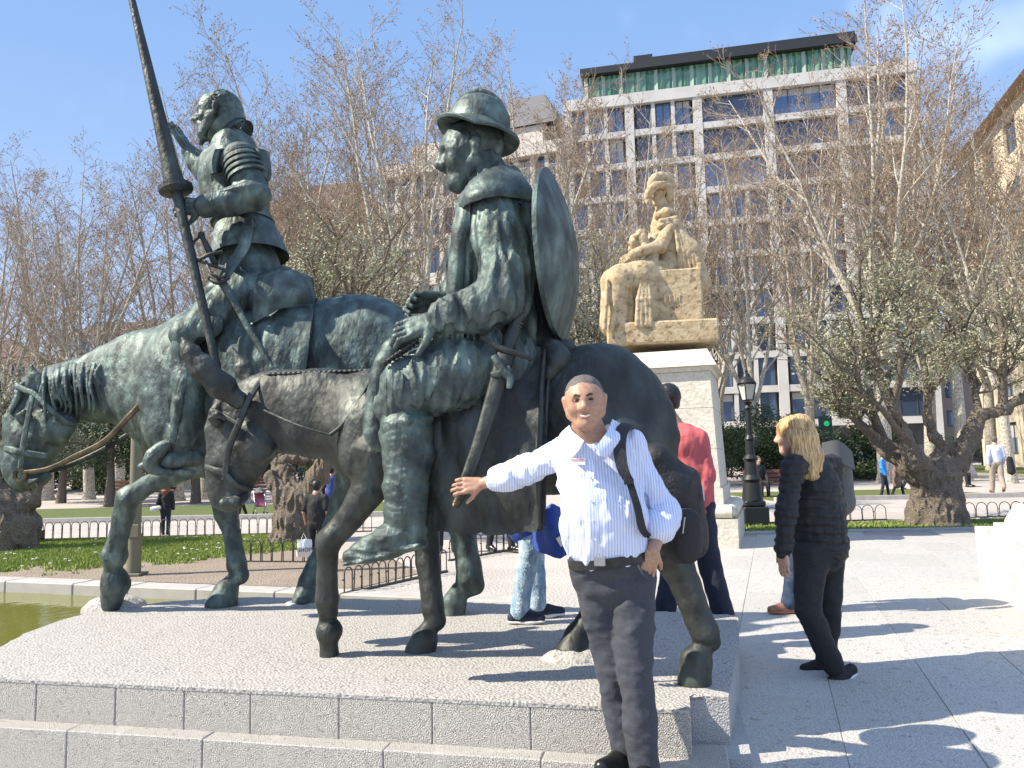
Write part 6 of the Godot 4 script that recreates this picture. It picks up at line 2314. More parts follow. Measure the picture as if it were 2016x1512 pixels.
	# shoes
	for e in ["l", "r"]:
		t = Sdf.new()
		var a: Vector3 = J[e + "an"]
		var toe: Vector3 = J[e + "toe"]
		var heel: Vector3 = J.get(e + "heel", a - up * 0.045 * z - (toe - a).slide(up).normalized() * 0.045 * z)
		t.chain([heel, 0.036 * z, heel.lerp(toe, 0.55) + up * 0.006, 0.042 * z, toe, 0.03 * z], 0.02 * z)
		t.cone(a - up * 0.01 * z, heel.lerp(toe, 0.35), 0.038 * z, 0.035 * z, 0.02 * z)
		var sh := soft(o, "shoe", [[t, cell * 0.6]], M[L.get("shoe", "black_leather")])
		t = Sdf.new()
		t.chain([heel - up * 0.026 * z, 0.036 * z, heel.lerp(toe, 0.6) - up * 0.024 * z, 0.044 * z, toe - up * 0.018 * z, 0.032 * z], 0.01 * z, Vector3(1, 0.42, 1))
		soft(sh, "sole", [[t, cell * 0.6]], M[L.get("sole", "black_leather")])
	# hair
	var f: Vector3 = J.face.normalized()
	var x := f.cross(up).normalized()
	var u2 := x.cross(f).normalized()
	var hz: float = z * L.get("headz", 1.0)
	var P := func(a: float, b: float, c: float) -> Vector3: return J.head + (x * a + u2 * b + f * c) * hz
	t = Sdf.new()
	var style: String = L.get("hair_style", "short")
	t.cone(P.call(0, 0.037, 0.012), P.call(0, 0.038, -0.036), (0.0800 if style == "crop" else 0.087) * hz, (0.0835 if style == "crop" else 0.092) * hz, 0.02)
	if style != "long":
		t.cone(P.call(0, -0.03, -0.04), P.call(0, 0.0, -0.04), 0.066 * hz, 0.082 * hz, 0.02)
		t.cone(P.call(0, -0.09, 0.05), P.call(0, 0.002, 0.122), 0.075 * hz, 0.088 * hz, 0.008, Vector3.ONE, true)
		t.ball(P.call(0, -0.135, 0.0), 0.085 * hz, 0.01, Vector3.ONE, true)
		for e in [-1.0, 1.0]:
			t.ball(P.call(e * 0.085, -0.035, 0.04), 0.032 * hz, 0.008, Vector3.ONE, true)
	else:
		for k in 9:
			var a := PI * (0.12 + 0.76 * k / 8.0)
			var d := x * cos(a) - f * sin(a)
			t.chain([P.call(0, 0.06, -0.01) + d * 0.05 * hz, 0.05 * hz, P.call(0, -0.02, -0.01) + d * 0.088 * hz, 0.036 * hz, P.call(0, -0.13, -0.02) + d * 0.10 * hz, 0.034 * hz, P.call(0, -0.21 - 0.06 * L.get("hair_len", 1.0) * sin(a), -0.025) + d * (0.085 + 0.02 * sin(k * 2.3)) * hz, 0.014 * hz], 0.03)
		t.cone(P.call(0, -0.09, 0.075), P.call(0, 0.0, 0.115), 0.07 * hz, 0.07 * hz, 0.01, Vector3.ONE, true)
		t.folds.append([noise(42.0, 31, 2), Vector3(1.5, 0.10, 1.5), 0.008])
	t.folds.append([noise(40.0, 33, 2), Vector3.ONE, 0.003])
	soft(o, "hair", [[t, maxf(cell * L.get("headfine", 0.5), 0.006)]], M[L.get("hair", "hair_black")])

# a plain standing or walking pose, facing local +z
func pose(hgt: float, stride := 0.0, lift := 0.0, arms := 0.0, bend := 0.0) -> Dictionary:
	var k := hgt / 1.75
	var V := func(x: float, y: float, zz: float) -> Vector3: return Vector3(x, y, zz) * k
	var J := {
		"head": V.call(0, 1.635, 0.05 + bend), "face": Vector3(0, -0.08, 1), "neck": V.call(0, 1.49, 0.0 + bend * 0.8), "chest": V.call(0, 1.30, 0.0 + bend * 0.5), "belly": V.call(0, 1.10, 0.01), "pelvis": V.call(0, 0.95, 0),
		"lsh": V.call(0.175, 1.415, bend * 0.7), "rsh": V.call(-0.175, 1.415, bend * 0.7),
		"lel": V.call(0.24, 1.14, -0.10 * arms - 0.03), "rel": V.call(-0.24, 1.14, 0.10 * arms - 0.03), "lwr": V.call(0.23, 0.90, 0.05 - 0.16 * arms), "rwr": V.call(-0.23, 0.90, 0.05 + 0.18 * arms),
		"lhip": V.call(0.09, 0.90, 0), "rhip": V.call(-0.09, 0.90, 0), "lkn": V.call(0.10, 0.49, 0.02 + stride * 0.55), "rkn": V.call(-0.10, 0.49, 0.04 - stride * 0.35),
		"lan": V.call(0.10, 0.09, stride), "ran": V.call(-0.10, 0.09 + lift, -stride * 0.9),
	}
	J.ltoe = J.lan + V.call(0.02, -0.05, 0.17)
	J.rtoe = J.ran + V.call(-0.02, -0.05 - lift * 0.9, 0.15)
	J.lhand = [Vector3(0, -1, 0.15), Vector3(-1, 0, 0), 1.0, [0.25, 0.3, 0.35, 0.4]]
	J.rhand = [Vector3(0, -1, 0.15), Vector3(1, 0, 0), -1.0, [0.25, 0.3, 0.35, 0.4]]
	return J

func sit(hgt: float) -> Dictionary:
	var J := pose(hgt)
	var k := hgt / 1.75
	var drop := Vector3(0, -0.44 * k, -0.1)
	for q in ["head", "neck", "chest", "belly", "pelvis", "lsh", "rsh", "lel", "rel", "lwr", "rwr", "lhip", "rhip"]:
		J[q] += drop
	J.lwr += Vector3(-0.08, 0.1, 0.3)
	J.rwr += Vector3(0.08, 0.1, 0.3)
	J.lel.z += 0.1
	J.rel.z += 0.1
	J.lkn = Vector3(0.11, 0.5, 0.36) * k
	J.rkn = Vector3(-0.11, 0.5, 0.36) * k
	J.lan = Vector3(0.11, 0.09, 0.36) * k
	J.ran = Vector3(-0.11, 0.09, 0.38) * k
	J.ltoe = J.lan + Vector3(0.02, -0.05, 0.17)
	J.rtoe = J.ran + Vector3(-0.02, -0.05, 0.17)
	return J

func passer(where: Vector3, turn: float, label: String, J: Dictionary, L: Dictionary, group := "") -> Node3D:
	var o := thing("person", label, "person", where, turn, group)
	L.merge({"cell": 0.022, "hands": false, "headfine": 0.6})
	figure(o, J, L)
	return o

func sack(called: String, label: String, category: String, where: Vector3, blobs: Array, m: String, cell := 0.012) -> Node3D:
	var o := thing(called, label, category, where)
	var s := Sdf.new()
	for b in blobs:
		s.cone(b[0], b[1], b[2], b[3], 0.03, b[4] if b.size() > 4 else Vector3.ONE)
	s.folds.append([noise(7.0, 71, 3), Vector3.ONE, 0.008])
	soft(o, "bag_body", [[s, cell]], M[m])
	return o

func man_in_front() -> void:
	org = Vector3(at(1245, 1500, 3.25).x, 0, -3.25)
	var o := thing("person", "smiling man in blue pinstriped shirt and grey trousers touching the bronze scabbard", "person", org)
	var J := {
		"head": w(1151, 792, 3.22), "face": Vector3(-0.13, -0.07, 1), "neck": w(1160, 862, 3.27), "chest": w(1178, 925, 3.30), "belly": w(1188, 1025, 3.24), "pelvis": w(1208, 1125, 3.27),
		"rsh": w(1114, 888, 3.36), "rel": w(1035, 925, 3.50), "rwr": w(950, 952, 3.60),
		"lsh": w(1236, 878, 3.33), "lel": w(1308, 1012, 3.32), "lwr": w(1286, 1082, 3.17),
		"rhip": w(1174, 1138, 3.29), "rkn": w(1206, 1310, 3.31), "ran": w(1236, 1486, 3.30), "rtoe": w(1184, 1510, 3.16),
		"lhip": w(1240, 1138, 3.26), "lkn": w(1250, 1312, 3.19), "lan": w(1270, 1508, 3.18), "ltoe": w(1266, 1545, 3.04),
	}
	J.rhand = [Vector3(-1, -0.10, -0.08), Vector3(0, -0.25, -1), 1.0, [0.62, 0.58, 0.6, 0.66], 0.08]
	J.lhand = [Vector3(-0.30, -1, -0.22), Vector3(-0.35, 0, -1), 1.0, [0.4, 0.45, 0.5, 0.5], 0.05]
	var cut0 := w(1152, 846, 3.10)
	figure(o, J, {
		"size": 1.0, "headz": 0.97, "cell": 0.011, "headfine": 0.36, "handfine": 0.4, "clothfine": 0.85, "flat": Vector3(1, 1, 0.78), "up": Vector3(-0.06, 1, 0), "skin": "skin", "sleeves": "rolled", "chest": 0.160, "belly": 0.176, "pelvis": 0.160,
		"tucked": true, "leg": [0.100, 0.071, 0.062], "arm": [0.066, 0.060, 0.05], "neckw": 1.08, "full": 1.14, "top": "pinstripe", "bottom": "trouser_grey", "shoe": "black_leather", "sole": "black_leather", "hair": "hair_grey", "hair_style": "crop", "folds": {"a": 0.017, "f": 5.6}, "seed": 4,
		"cuts": [[cut0, w(1163, 905, 3.06), 0.062, 0.012, Vector3(0.62, 1, 2.2)], [w(1157, 840, 3.25), w(1158, 850, 3.25), 0.07, 0.075]],
	})
	# rolled cuffs
	for q in [[[1008, 936, 3.53, 29], [984, 943, 3.56, 27], 0.02], [[1308, 1012, 3.31, 34], [1300, 1040, 3.23, 33], 0.02]]:
		var s := Sdf.new()
		limb(s, [q[0], q[1]], 0.02)
		s.folds.append([noise(9.0, 75, 3), Vector3.ONE, 0.014])
		soft(o, "cuff", [[s, 0.008]], M.pinstripe)
	# collar
	for q in [[[[1150, 868, 3.10], [1128, 850, 3.17], [1122, 838, 3.25]], [[1140, 886, 3.095], [1112, 868, 3.17], [1106, 852, 3.27]], [[1128, 900, 3.12], [1104, 884, 3.19], [1098, 866, 3.28]]], [[[1172, 880, 3.10], [1195, 850, 3.16], [1205, 826, 3.25]], [[1182, 896, 3.095], [1214, 860, 3.16], [1226, 838, 3.27]], [[1192, 902, 3.12], [1226, 872, 3.18], [1238, 848, 3.30]]]]:
		var m := MB.new()
		sheet(m, wp(q), 0.006, 10, 10)
		part(o, "collar", m.mesh(), M.pinstripe)
	# button placket and buttons
	var m := MB.new()
	sheet(m, wp([[[1156, 905, 3.135], [1170, 905, 3.135]], [[1155, 950, 3.10], [1169, 950, 3.10]], [[1158, 1000, 3.07], [1172, 1000, 3.07]], [[1163, 1050, 3.07], [1177, 1050, 3.07]], [[1168, 1088, 3.10], [1182, 1088, 3.10]]]), 0.006, 3, 16)
	part(o, "placket", m.mesh(), M.pinstripe)
	for q in [[1163, 940, 3.10], [1163, 985, 3.07], [1168, 1025, 3.062], [1173, 1062, 3.075]]:
		m = MB.new()
		m.lathe([Vector2(0.006, 0), Vector2(0.006, 0.004), Vector2(0, 0.005)], w(q[0], q[1], q[2]), Basis(Vector3.RIGHT, PI / 2), 10)
		part(o, "button", m.mesh(), M.button)
	# belt
	m = MB.new()
	var c: Vector3 = J.belly.lerp(J.pelvis, 0.74)
	m.lathe([Vector2(0.172, -0.02), Vector2(0.181, -0.018), Vector2(0.181, 0.018), Vector2(0.172, 0.02)], c, Basis(Vector3.BACK, 0.12) * Basis.from_scale(Vector3(1, 1, 0.79)), 32)
	part(o, "belt", m.mesh(), M.black_leather)
	m = MB.new()
	m.box(c + Vector3(-0.062, 0.006, 0.138), Vector3(0.045, 0.036, 0.008), Basis(Vector3.UP, -0.33), 0.002)
	part(o, "buckle", m.mesh(), M.steel)
	# name sticker
	m = MB.new()
	m.box(w(1137, 908, 3.115), Vector3(0.062, 0.026, 0.002), Basis(Vector3.UP, -0.25) * Basis(Vector3.BACK, -0.05))
	var tag := part(o, "name_sticker", m.mesh(), M.tag_white)
	var tm := TextMesh.new()
	tm.text = "TRAFALGAR"
	tm.font_size = 32
	tm.pixel_size = 0.0095 / 32.0
	tm.depth = 0.001
	var tp := part(tag, "lettering", tm, M.tag_red)
	tp.position = w(1136, 905, 3.112)
	tp.rotation = Vector3(0, -0.25, -0.05)
	# face: brows, eyes, teeth
	var f: Vector3 = J.face.normalized()
	var x := f.cross(Vector3(-0.06, 1, 0)).normalized()
	var u2 := x.cross(f)
	var P := func(a: float, b: float, cc: float) -> Vector3: return J.head + (x * a + u2 * b + f * cc) * 0.97
	for e in [-1.0, 1.0]:
		m = MB.new()
		m.tube([P.call(e * 0.013, 0.027, 0.1035), P.call(e * 0.03, 0.033, 0.098), P.call(e * 0.052, 0.026, 0.079)], [0.0045, 0.0055, 0.0035], 6)
		part(o, "eyebrow", m.mesh(), M.brow)
		m = MB.new()
		m.tube([P.call(e * 0.018, 0.009, 0.0905), P.call(e * 0.031, 0.012, 0.0905), P.call(e * 0.046, 0.008, 0.081)], [0.0025, 0.005, 0.0025], 8)
		part(o, "eye", m.mesh(), M.eye_dark)
	m = MB.new()
	m.tube([P.call(-0.031, -0.046, 0.084), P.call(-0.015, -0.056, 0.093), P.call(0, -0.059, 0.097), P.call(0.015, -0.056, 0.093), P.call(0.031, -0.046, 0.084)], [0.002, 0.0048, 0.0055, 0.0048, 0.002], 8)
	part(o, "teeth", m.mesh(), M.teeth)
	m = MB.new()
	m.tube([P.call(-0.034, -0.044, 0.083), P.call(-0.015, -0.050, 0.094), P.call(0, -0.052, 0.098), P.call(0.015, -0.050, 0.094), P.call(0.034, -0.044, 0.083)], [0.002, 0.003, 0.003, 0.003, 0.002], 6)
	m.tube([P.call(-0.033, -0.047, 0.084), P.call(-0.015, -0.063, 0.093), P.call(0, -0.067, 0.096), P.call(0.015, -0.063, 0.093), P.call(0.033, -0.047, 0.084)], [0.002, 0.0035, 0.004, 0.0035, 0.002], 6)
	part(o, "lips", m.mesh(), M.lip)
	# trouser pocket edge
	m = MB.new()
	rod(m, curve([[1256, 1112, 3.12, 2.5], [1268, 1132, 3.115, 3], [1282, 1145, 3.14, 2.5]]), 6)
	part(o, "pocket_edge", m.mesh(), M.trouser_grey)
	# his backpack
	org = Vector3(at(1330, 1000, 3.58).x, 0, -3.58)
	var b := thing("backpack", "black backpack slung on the shoulder of the man in the pinstriped shirt", "backpack", org)
	var s := Sdf.new()
	limb(s, [[1288, 905, 3.56, 34], [1322, 960, 3.6, 48], [1338, 1056, 3.6, 50]], 0.04, Vector3(1, 1, 1.15))
	limb(s, [[1355, 945, 3.6, 24], [1366, 1070, 3.6, 28]], 0.03, Vector3(1, 1, 1.2))
	s.folds.append([noise(8.0, 77, 3), Vector3.ONE, 0.007])
	soft(b, "bag_body", [[s, 0.011]], M.black_nylon)
	s = Sdf.new()
	limb(s, [[1352, 1030, 3.46, 30], [1352, 1080, 3.46, 30]], 0.03, Vector3(1, 1, 0.5))
	soft(b, "front_pocket", [[s, 0.011]], M.black_nylon)
	m = MB.new()
	sheet(m, wp([[[1250, 842, 3.42], [1262, 850, 3.45]], [[1222, 836, 3.24], [1246, 840, 3.26]], [[1206, 862, 3.17], [1232, 866, 3.18]], [[1214, 920, 3.11], [1236, 918, 3.11]], [[1230, 950, 3.10], [1248, 946, 3.10]]]), 0.014, 6, 20)
	part(b, "shoulder_strap", m.mesh(), M.black_nylon)
	m = MB.new()
	sheet(m, wp([[[1232, 948, 3.10], [1246, 946, 3.10]], [[1248, 1000, 3.08], [1262, 998, 3.09]], [[1260, 1048, 3.10], [1274, 1044, 3.12]], [[1290, 1070, 3.35], [1300, 1064, 3.38]]]), 0.006, 4, 16)
	part(b, "strap_webbing", m.mesh(), M.black_nylon)
	m = MB.new()
	m.box(w(1238, 948, 3.09), Vector3(0.04, 0.025, 0.012), Basis(), 0.003)
	part(b, "strap_buckle", m.mesh(), M.black_leather)
	for q in [[[1382, 955, 3.52, 2], [1386, 985, 3.52, 2]], [[1348, 1018, 3.41, 1.8], [1344, 1050, 3.41, 1.8]]]:
		m = MB.new()
		rod(m, q, 6)
		part(b, "zip_pull", m.mesh(), M.steel)

func woman_walking() -> void:
	org = Vector3(at(1615, 1330, 4.85).x, 0, -4.85)
	var o := thing("person", "blonde woman in black quilted jacket and black trousers walking to the left", "person", org)
	var J := {
		"head": w(1562, 858, 4.8), "face": Vector3(-0.74, -0.05, -0.66), "neck": w(1584, 905, 4.84), "chest": w(1598, 960, 4.86), "belly": w(1606, 1020, 4.86), "pelvis": w(1612, 1070, 4.86),
		"lsh": w(1562, 918, 4.66), "lel": w(1548, 1010, 4.6), "lwr": w(1542, 1082, 4.58),
		"rsh": w(1636, 915, 5.02), "rel": w(1645, 1000, 5.05), "rwr": w(1640, 1060, 5.0),
		"lhip": w(1598, 1090, 4.78), "lkn": w(1590, 1200, 4.74), "lan": w(1642, 1312, 4.76), "ltoe": w(1630, 1352, 4.73), "lheel": w(1676, 1318, 4.78),
		"rhip": w(1628, 1090, 4.95), "rkn": w(1632, 1205, 4.95), "ran": w(1626, 1300, 4.98), "rtoe": w(1584, 1316, 4.96),
	}
	J.lhand = [Vector3(-0.02, -1, 0), Vector3(1, 0, -0.5), -1.0, [0.28, 0.3, 0.35, 0.4], 0.0]
	figure(o, J, {
		"cell": 0.014, "headfine": 0.45, "handfine": 0.45, "flat": Vector3(0.95, 1, 1.0), "top": "black_nylon", "top_name": "quilted_jacket", "quilt": 0.05, "bottom": "black_cloth", "shoe": "black_cloth", "sole": "sole_white", "hair": "hair_blond", "hair_style": "long", "hair_len": 1.15,
		"chest": 0.175, "belly": 0.172, "pelvis": 0.182, "leg": [0.104, 0.076, 0.062], "arm": [0.066, 0.058, 0.050], "seed": 14,
	})

func people() -> void:
	people_materials()
	man_in_front()
	woman_walking()
	# man in red behind the mule's tail
	org = Vector3(at(1370, 1250, 5.75).x, 0, -5.75)
	var o := thing("person", "man in red shirt and dark trousers stepping away behind the mule's tail", "person", org)
	var J := {
		"head": w(1310, 790, 5.8), "face": Vector3(-0.75, -0.25, -0.6), "neck": w(1325, 838, 5.78), "chest": w(1345, 880, 5.75), "belly": w(1358, 940, 5.75), "pelvis": w(1362, 990, 5.75),
		"lsh": w(1305, 858, 5.8), "lel": w(1295, 940, 5.65), "lwr": w(1280, 990, 5.6), "rsh": w(1378, 865, 5.72), "rel": w(1394, 935, 5.66), "rwr": w(1382, 985, 5.6),
		"lhip": w(1345, 1000, 5.75), "lkn": w(1325, 1110, 5.7), "lan": w(1306, 1225, 5.7), "ltoe": w(1285, 1240, 5.75), "rhip": w(1378, 1000, 5.75), "rkn": w(1398, 1115, 5.75), "ran": w(1428, 1226, 5.72), "rtoe": w(1412, 1240, 5.85),
	}
	J.rhand = [Vector3(-0.3, -1, 0), Vector3(-1, 0, 0), 1.0, [0.5]]
	figure(o, J, {"cell": 0.015, "flat": Vector3(1, 1, 0.85), "skin": "skin", "sleeves": "long", "top": "red_cloth", "bottom": "navy_cloth", "shoe": "sole_white", "sole": "sole_white", "hair": "hair_black", "chest": 0.165, "belly": 0.165, "pelvis": 0.165, "leg": [0.1, 0.085, 0.078], "seed": 24})
	# companion beyond the blonde woman
	org = Vector3(at(1598, 1195, 6.75).x, 0, -6.75)
	o = thing("person", "walker with brown shoes and dark jeans half hidden behind the blonde woman", "person", org)
	J = pose(1.66, 0.24, 0.02, 0.5)
	J.face = Vector3(0, 0, 1)
	o.rotation.y = -PI / 2
	figure(o, J, {"cell": 0.018, "headfine": 0.5, "top": "black_cloth", "bottom": "denim_dark", "shoe": "brown_leather", "sole": "sole_tan", "hair": "hair_black", "skin": "skin", "leg": [0.095, 0.075, 0.068], "seed": 31})
	org = Vector3(at(1652, 950, 6.7).x, 0, -6.7)
	var b := thing("backpack", "grey backpack on the walker half hidden behind the blonde woman", "backpack", org)
	var s := Sdf.new()
	limb(s, [[1640, 900, 6.72, 30], [1650, 985, 6.72, 32]], 0.05, Vector3(1, 1, 1.1))
	s.folds.append([noise(7.0, 78, 3), Vector3.ONE, 0.01])
	soft(b, "bag_body", [[s, 0.014]], M.grey_pack)
	var m := MB.new()
	sheet(m, wp([[[1618, 872, 6.5], [1650, 868, 6.48], [1676, 890, 6.55]], [[1620, 915, 6.46], [1652, 912, 6.44], [1682, 925, 6.52]]]), 0.02, 10, 8)
	part(b, "top_flap", m.mesh(), M.grey_pack)
	# sightseer on the plinth, legs visible under the mule
	org = gp(1040, 1222, TOP)
	o = thing("person", "sightseer in pale blue jeans and blue jacket standing on the plinth behind the mule", "person", org, PI / 2)
	J = pose(1.66, 0.07, 0.0, 0.0)
	J.face = Vector3(0.3, -0.1, 1)
	figure(o, J, {"cell": 0.016, "top": "blue_jacket", "top_name": "jacket", "bottom": "denim_light", "shoe": "navy_cloth", "sole": "sole_white", "hair": "hair_black", "skin": "skin", "skirt": 0.22, "pelvis": 0.175, "belly": 0.17, "loose": 1.15, "leg": [0.09, 0.07, 0.06], "seed": 41})
	org = at(1086, 1090, 5.08)
	m = MB.new()
	m.box(Vector3.ZERO, Vector3(0.08, 0.06, 0.004), Basis(Vector3.BACK, 0.5))
	var tote := thing("tote_bag", "royal blue bag hanging beside the sightseer in pale jeans", "bag", org)
	var tb := MB.new()
	sheet(tb, wp([[[1062, 1000, 5.16], [1088, 1000, 5.05], [1112, 1004, 5.12]], [[1056, 1045, 5.12], [1086, 1050, 5.0], [1118, 1048, 5.1]], [[1058, 1072, 5.12], [1084, 1094, 5.02], [1112, 1080, 5.12]]]), 0.09, 12, 12, 0.05, 9)
	part(tote, "bag_body", tb.mesh(), M.blue_jacket)
	tb = MB.new()
	rod(tb, curve([[1070, 1002, 5.1, 3], [1066, 940, 5.12, 3], [1062, 880, 5.15, 3]]), 6)
	part(tote, "strap", tb.mesh(), M.blue_jacket)
	var card := thing("name_badge", "white badge hanging on the royal blue bag under the mule", "badge", at(1110, 1062, 4.94))
	part(card, "card", m.mesh(), M.tag_white)
	# people farther off
	var back := PI
	o = passer(gp(325, 1054), back + 0.15, "passer-by with auburn hair in black clothes on the pale path", pose(1.66, 0.12, 0.03, 0.2), {"top": "black_cloth", "bottom": "navy_cloth", "hair": "hair_auburn", "hair_style": "long", "shoe": "black_cloth", "leg": [0.09, 0.065, 0.052], "loose": 1.2, "skirt": 0.12})
	o.scale = Vector3.ONE * 0.6
	sack("handbag", "small white handbag of the auburn-haired passer-by", "handbag", gp(325, 1054) + Vector3(-0.16, 0.52, 0.08), [[Vector3(-0.07, 0, 0), Vector3(0.07, 0.02, 0), 0.05, 0.05, Vector3(1, 1, 0.5)]], "white_bag", 0.02)
	o = passer(gp(622, 1124), back - 0.15, "man in black T-shirt seen from behind beside the hoop fence", pose(1.7, 0.05, 0.0, 0.0), {"top": "black_cloth", "sleeves": "short", "bottom": "black_cloth", "hair": "hair_black", "skin": "skin", "shoe": "sole_white", "sole": "sole_white", "chest": 0.17, "belly": 0.17, "cell": 0.018, "loose": 1.25})
	o.scale = Vector3.ONE * 0.66
	org = gp(622, 1124)
	b = thing("shopping_bag", "white shopping bag with dark print carried by the man in black T-shirt", "bag", gp(604, 1124) + Vector3(0.0, 0.2, 0.12))
	b.scale = Vector3.ONE * 0.56
	b.rotation.y = 0.35
	m = MB.new()
	sheet(m, [[Vector3(-0.14, 0.36, 0.03), Vector3(0, 0.37, 0.05), Vector3(0.14, 0.36, 0.03)], [Vector3(-0.16, 0.18, 0.06), Vector3(0, 0.18, 0.09), Vector3(0.16, 0.18, 0.06)], [Vector3(-0.16, 0, 0.02), Vector3(0, -0.01, 0.03), Vector3(0.16, 0, 0.02)]], 0.05, 10, 12, 0.03, 5)
	part(b, "bag_body", m.mesh(), M.white_bag)
	m = MB.new()
	m.tube([Vector3(-0.07, 0.36, 0.03), Vector3(-0.02, 0.5, 0.0), Vector3(0.05, 0.36, 0.05)], [0.008], 5)
	part(b, "handle", m.mesh(), M.white_bag)
	var tm := TextMesh.new()
	tm.text = "SHOP"
	tm.font_size = 48
	tm.pixel_size = 0.12 / 48.0
	tm.depth = 0.004
	var tp := part(b, "print", tm, M.print_dark)
	tp.position = Vector3(0, 0.15, 0.125)
	o = passer(gp(652, 1040), back - 0.5, "man in navy jacket and blue jeans striding along the pale path", pose(1.75, 0.24, 0.06, 0.6), {"top": "navy_cloth", "bottom": "denim_dark", "hair": "hair_black", "skin": "skin", "shoe": "black_cloth"})
	o.scale = Vector3.ONE * 0.72
	var bp := gp(652, 1040)
	sack("backpack", "dark blue backpack worn by the man striding along the path", "backpack", bp + Vector3(0.03, 0.74, 0.14), [[Vector3(0, 0, 0), Vector3(0, 0.25, 0), 0.1, 0.09, Vector3(1, 1, 0.7)]], "blue_jacket", 0.03)
	o = passer(gp(478, 1020), -0.9, "stooping figure in dark clothes pushing the pushchair", pose(1.65, 0.2, 0.0, 0.8, 0.12), {"top": "black_cloth", "bottom": "black_cloth", "hair": "hair_black"})
	o.scale = Vector3.ONE * 0.72
	pushchair(gp(512, 1018))
	passer(gp(592, 946), 0.2, "figure in bright blue seated on the bench between the olive stems", sit(1.7), {"top": "blue_bright", "bottom": "navy_cloth", "hair": "hair_black"}, "people seated on the far bench")
	passer(gp(632, 944), 0.2, "figure in navy seated on the bench between the olive stems", sit(1.75), {"top": "navy_cloth", "bottom": "navy_cloth", "hair": "hair_black"}, "people seated on the far bench")
	passer(gp(1742, 980), 0.9, "child in bright blue waistcoat walking beside the great olive", pose(1.32, 0.12, 0.0, 0.4), {"top": "blue_bright", "bottom": "navy_cloth", "hair": "hair_auburn", "shoe": "sole_white", "size": 0.78, "loose": 1.3})
	passer(gp(1768, 978), 0.9, "child in brown dress behind the one in blue waistcoat", pose(1.25, 0.2, 0.05, 0.4), {"top": "brown_cloth", "bottom": "black_cloth", "hair": "hair_auburn", "shoe": "black_cloth", "size": 0.72, "skirt": 0.28, "pelvis": 0.2})
	passer(gp(1790, 966), 0.9, "dark-clad figure with coral top partly hidden by the great olive's stem", pose(1.5, 0.22, 0.05, 0.4), {"top": "red_cloth", "bottom": "black_cloth", "hair": "hair_black", "shoe": "black_cloth", "size": 0.86})
	passer(gp(1966, 970), back - 0.25, "man in striped shirt and khaki trousers walking off at the right", pose(1.74, 0.2, 0.09, 0.5), {"top": "pinstripe", "bottom": "khaki", "hair": "hair_grey", "shoe": "brown_leather", "leg": [0.098, 0.08, 0.07], "loose": 1.2, "cell": 0.02})
	sack("jacket", "dark jacket carried over the arm of the man in striped shirt far right", "jacket", gp(1966, 970) + Vector3(0.36, 0.72, 0.1), [[Vector3(0, 0.3, 0), Vector3(0.03, -0.05, 0), 0.1, 0.13, Vector3(1, 1, 0.7)]], "black_cloth", 0.025)
	passer(Vector3(7.55, 0, -23.85), 0.1, "dark-clad figure seated on the bench behind the lantern post", sit(1.7), {"top": "black_cloth", "bottom": "black_cloth", "hair": "hair_grey"})
	passer(gp(1888, 958), 0.6, "dark-clad figure crouching by the sandwich board", sit(1.6), {"top": "black_cloth", "bottom": "black_cloth", "hair": "hair_black"})
	passer(gp(985, 1086), 0.7, "dark figure walking in black behind the mule's belly", pose(1.7, 0.15, 0.03, 0.4), {"top": "black_cloth", "bottom": "black_cloth", "hair": "hair_black"})
	passer(gp(880, 1086), 0.2, "dark figure standing behind the mule's far foreleg", pose(1.72, 0.06, 0.0, 0.2), {"top": "black_cloth", "bottom": "black_cloth", "hair": "hair_black", "shoe": "black_cloth"})

func pushchair(where: Vector3) -> void:
	var o := thing("pushchair", "folding pushchair with pink hood on the pale path", "pushchair", where, 0.5)
	o.scale = Vector3.ONE * 0.66
	var m := MB.new()
	for s in [-0.2, 0.2]:
		m.tube([Vector3(s, 0.12, 0.35), Vector3(s, 0.55, 0.0), Vector3(s, 1.02, -0.42)], [0.013], 6)
		m.tube([Vector3(s, 0.12, -0.32), Vector3(s, 0.6, 0.05)], [0.013], 6)
	m.tube([Vector3(-0.2, 1.02, -0.42), Vector3(0.2, 1.02, -0.42)], [0.015], 6)
	part(o, "frame", m.mesh(), M.steel)
	for q in [Vector3(-0.2, 0.1, 0.35), Vector3(0.2, 0.1, 0.35), Vector3(-0.2, 0.1, -0.32), Vector3(0.2, 0.1, -0.32)]:
		m = MB.new()
		m.lathe([Vector2(0.05, -0.02), Vector2(0.1, -0.02), Vector2(0.1, 0.02), Vector2(0.05, 0.02), Vector2(0.05, -0.02)], q, Basis(Vector3.BACK, PI / 2), 14)
		part(o, "wheel", m.mesh(), M.tyre)
	m = MB.new()
	sheet(m, [[Vector3(-0.18, 0.95, -0.25), Vector3(0.18, 0.95, -0.25)], [Vector3(-0.18, 0.5, -0.05), Vector3(0.18, 0.5, -0.05)], [Vector3(-0.18, 0.42, 0.2), Vector3(0.18, 0.42, 0.2)]], 0.03, 4, 8)
	part(o, "seat", m.mesh(), M.pink)
	m = MB.new()
	sheet(m, [[Vector3(-0.2, 0.98, -0.28), Vector3(0, 1.08, -0.3), Vector3(0.2, 0.98, -0.28)], [Vector3(-0.21, 1.0, -0.05), Vector3(0, 1.15, -0.05), Vector3(0.21, 1.0, -0.05)], [Vector3(-0.2, 0.88, 0.12), Vector3(0, 1.0, 0.16), Vector3(0.2, 0.88, 0.12)]], 0.015, 8, 8)
	part(o, "hood", m.mesh(), M.grey_pack)

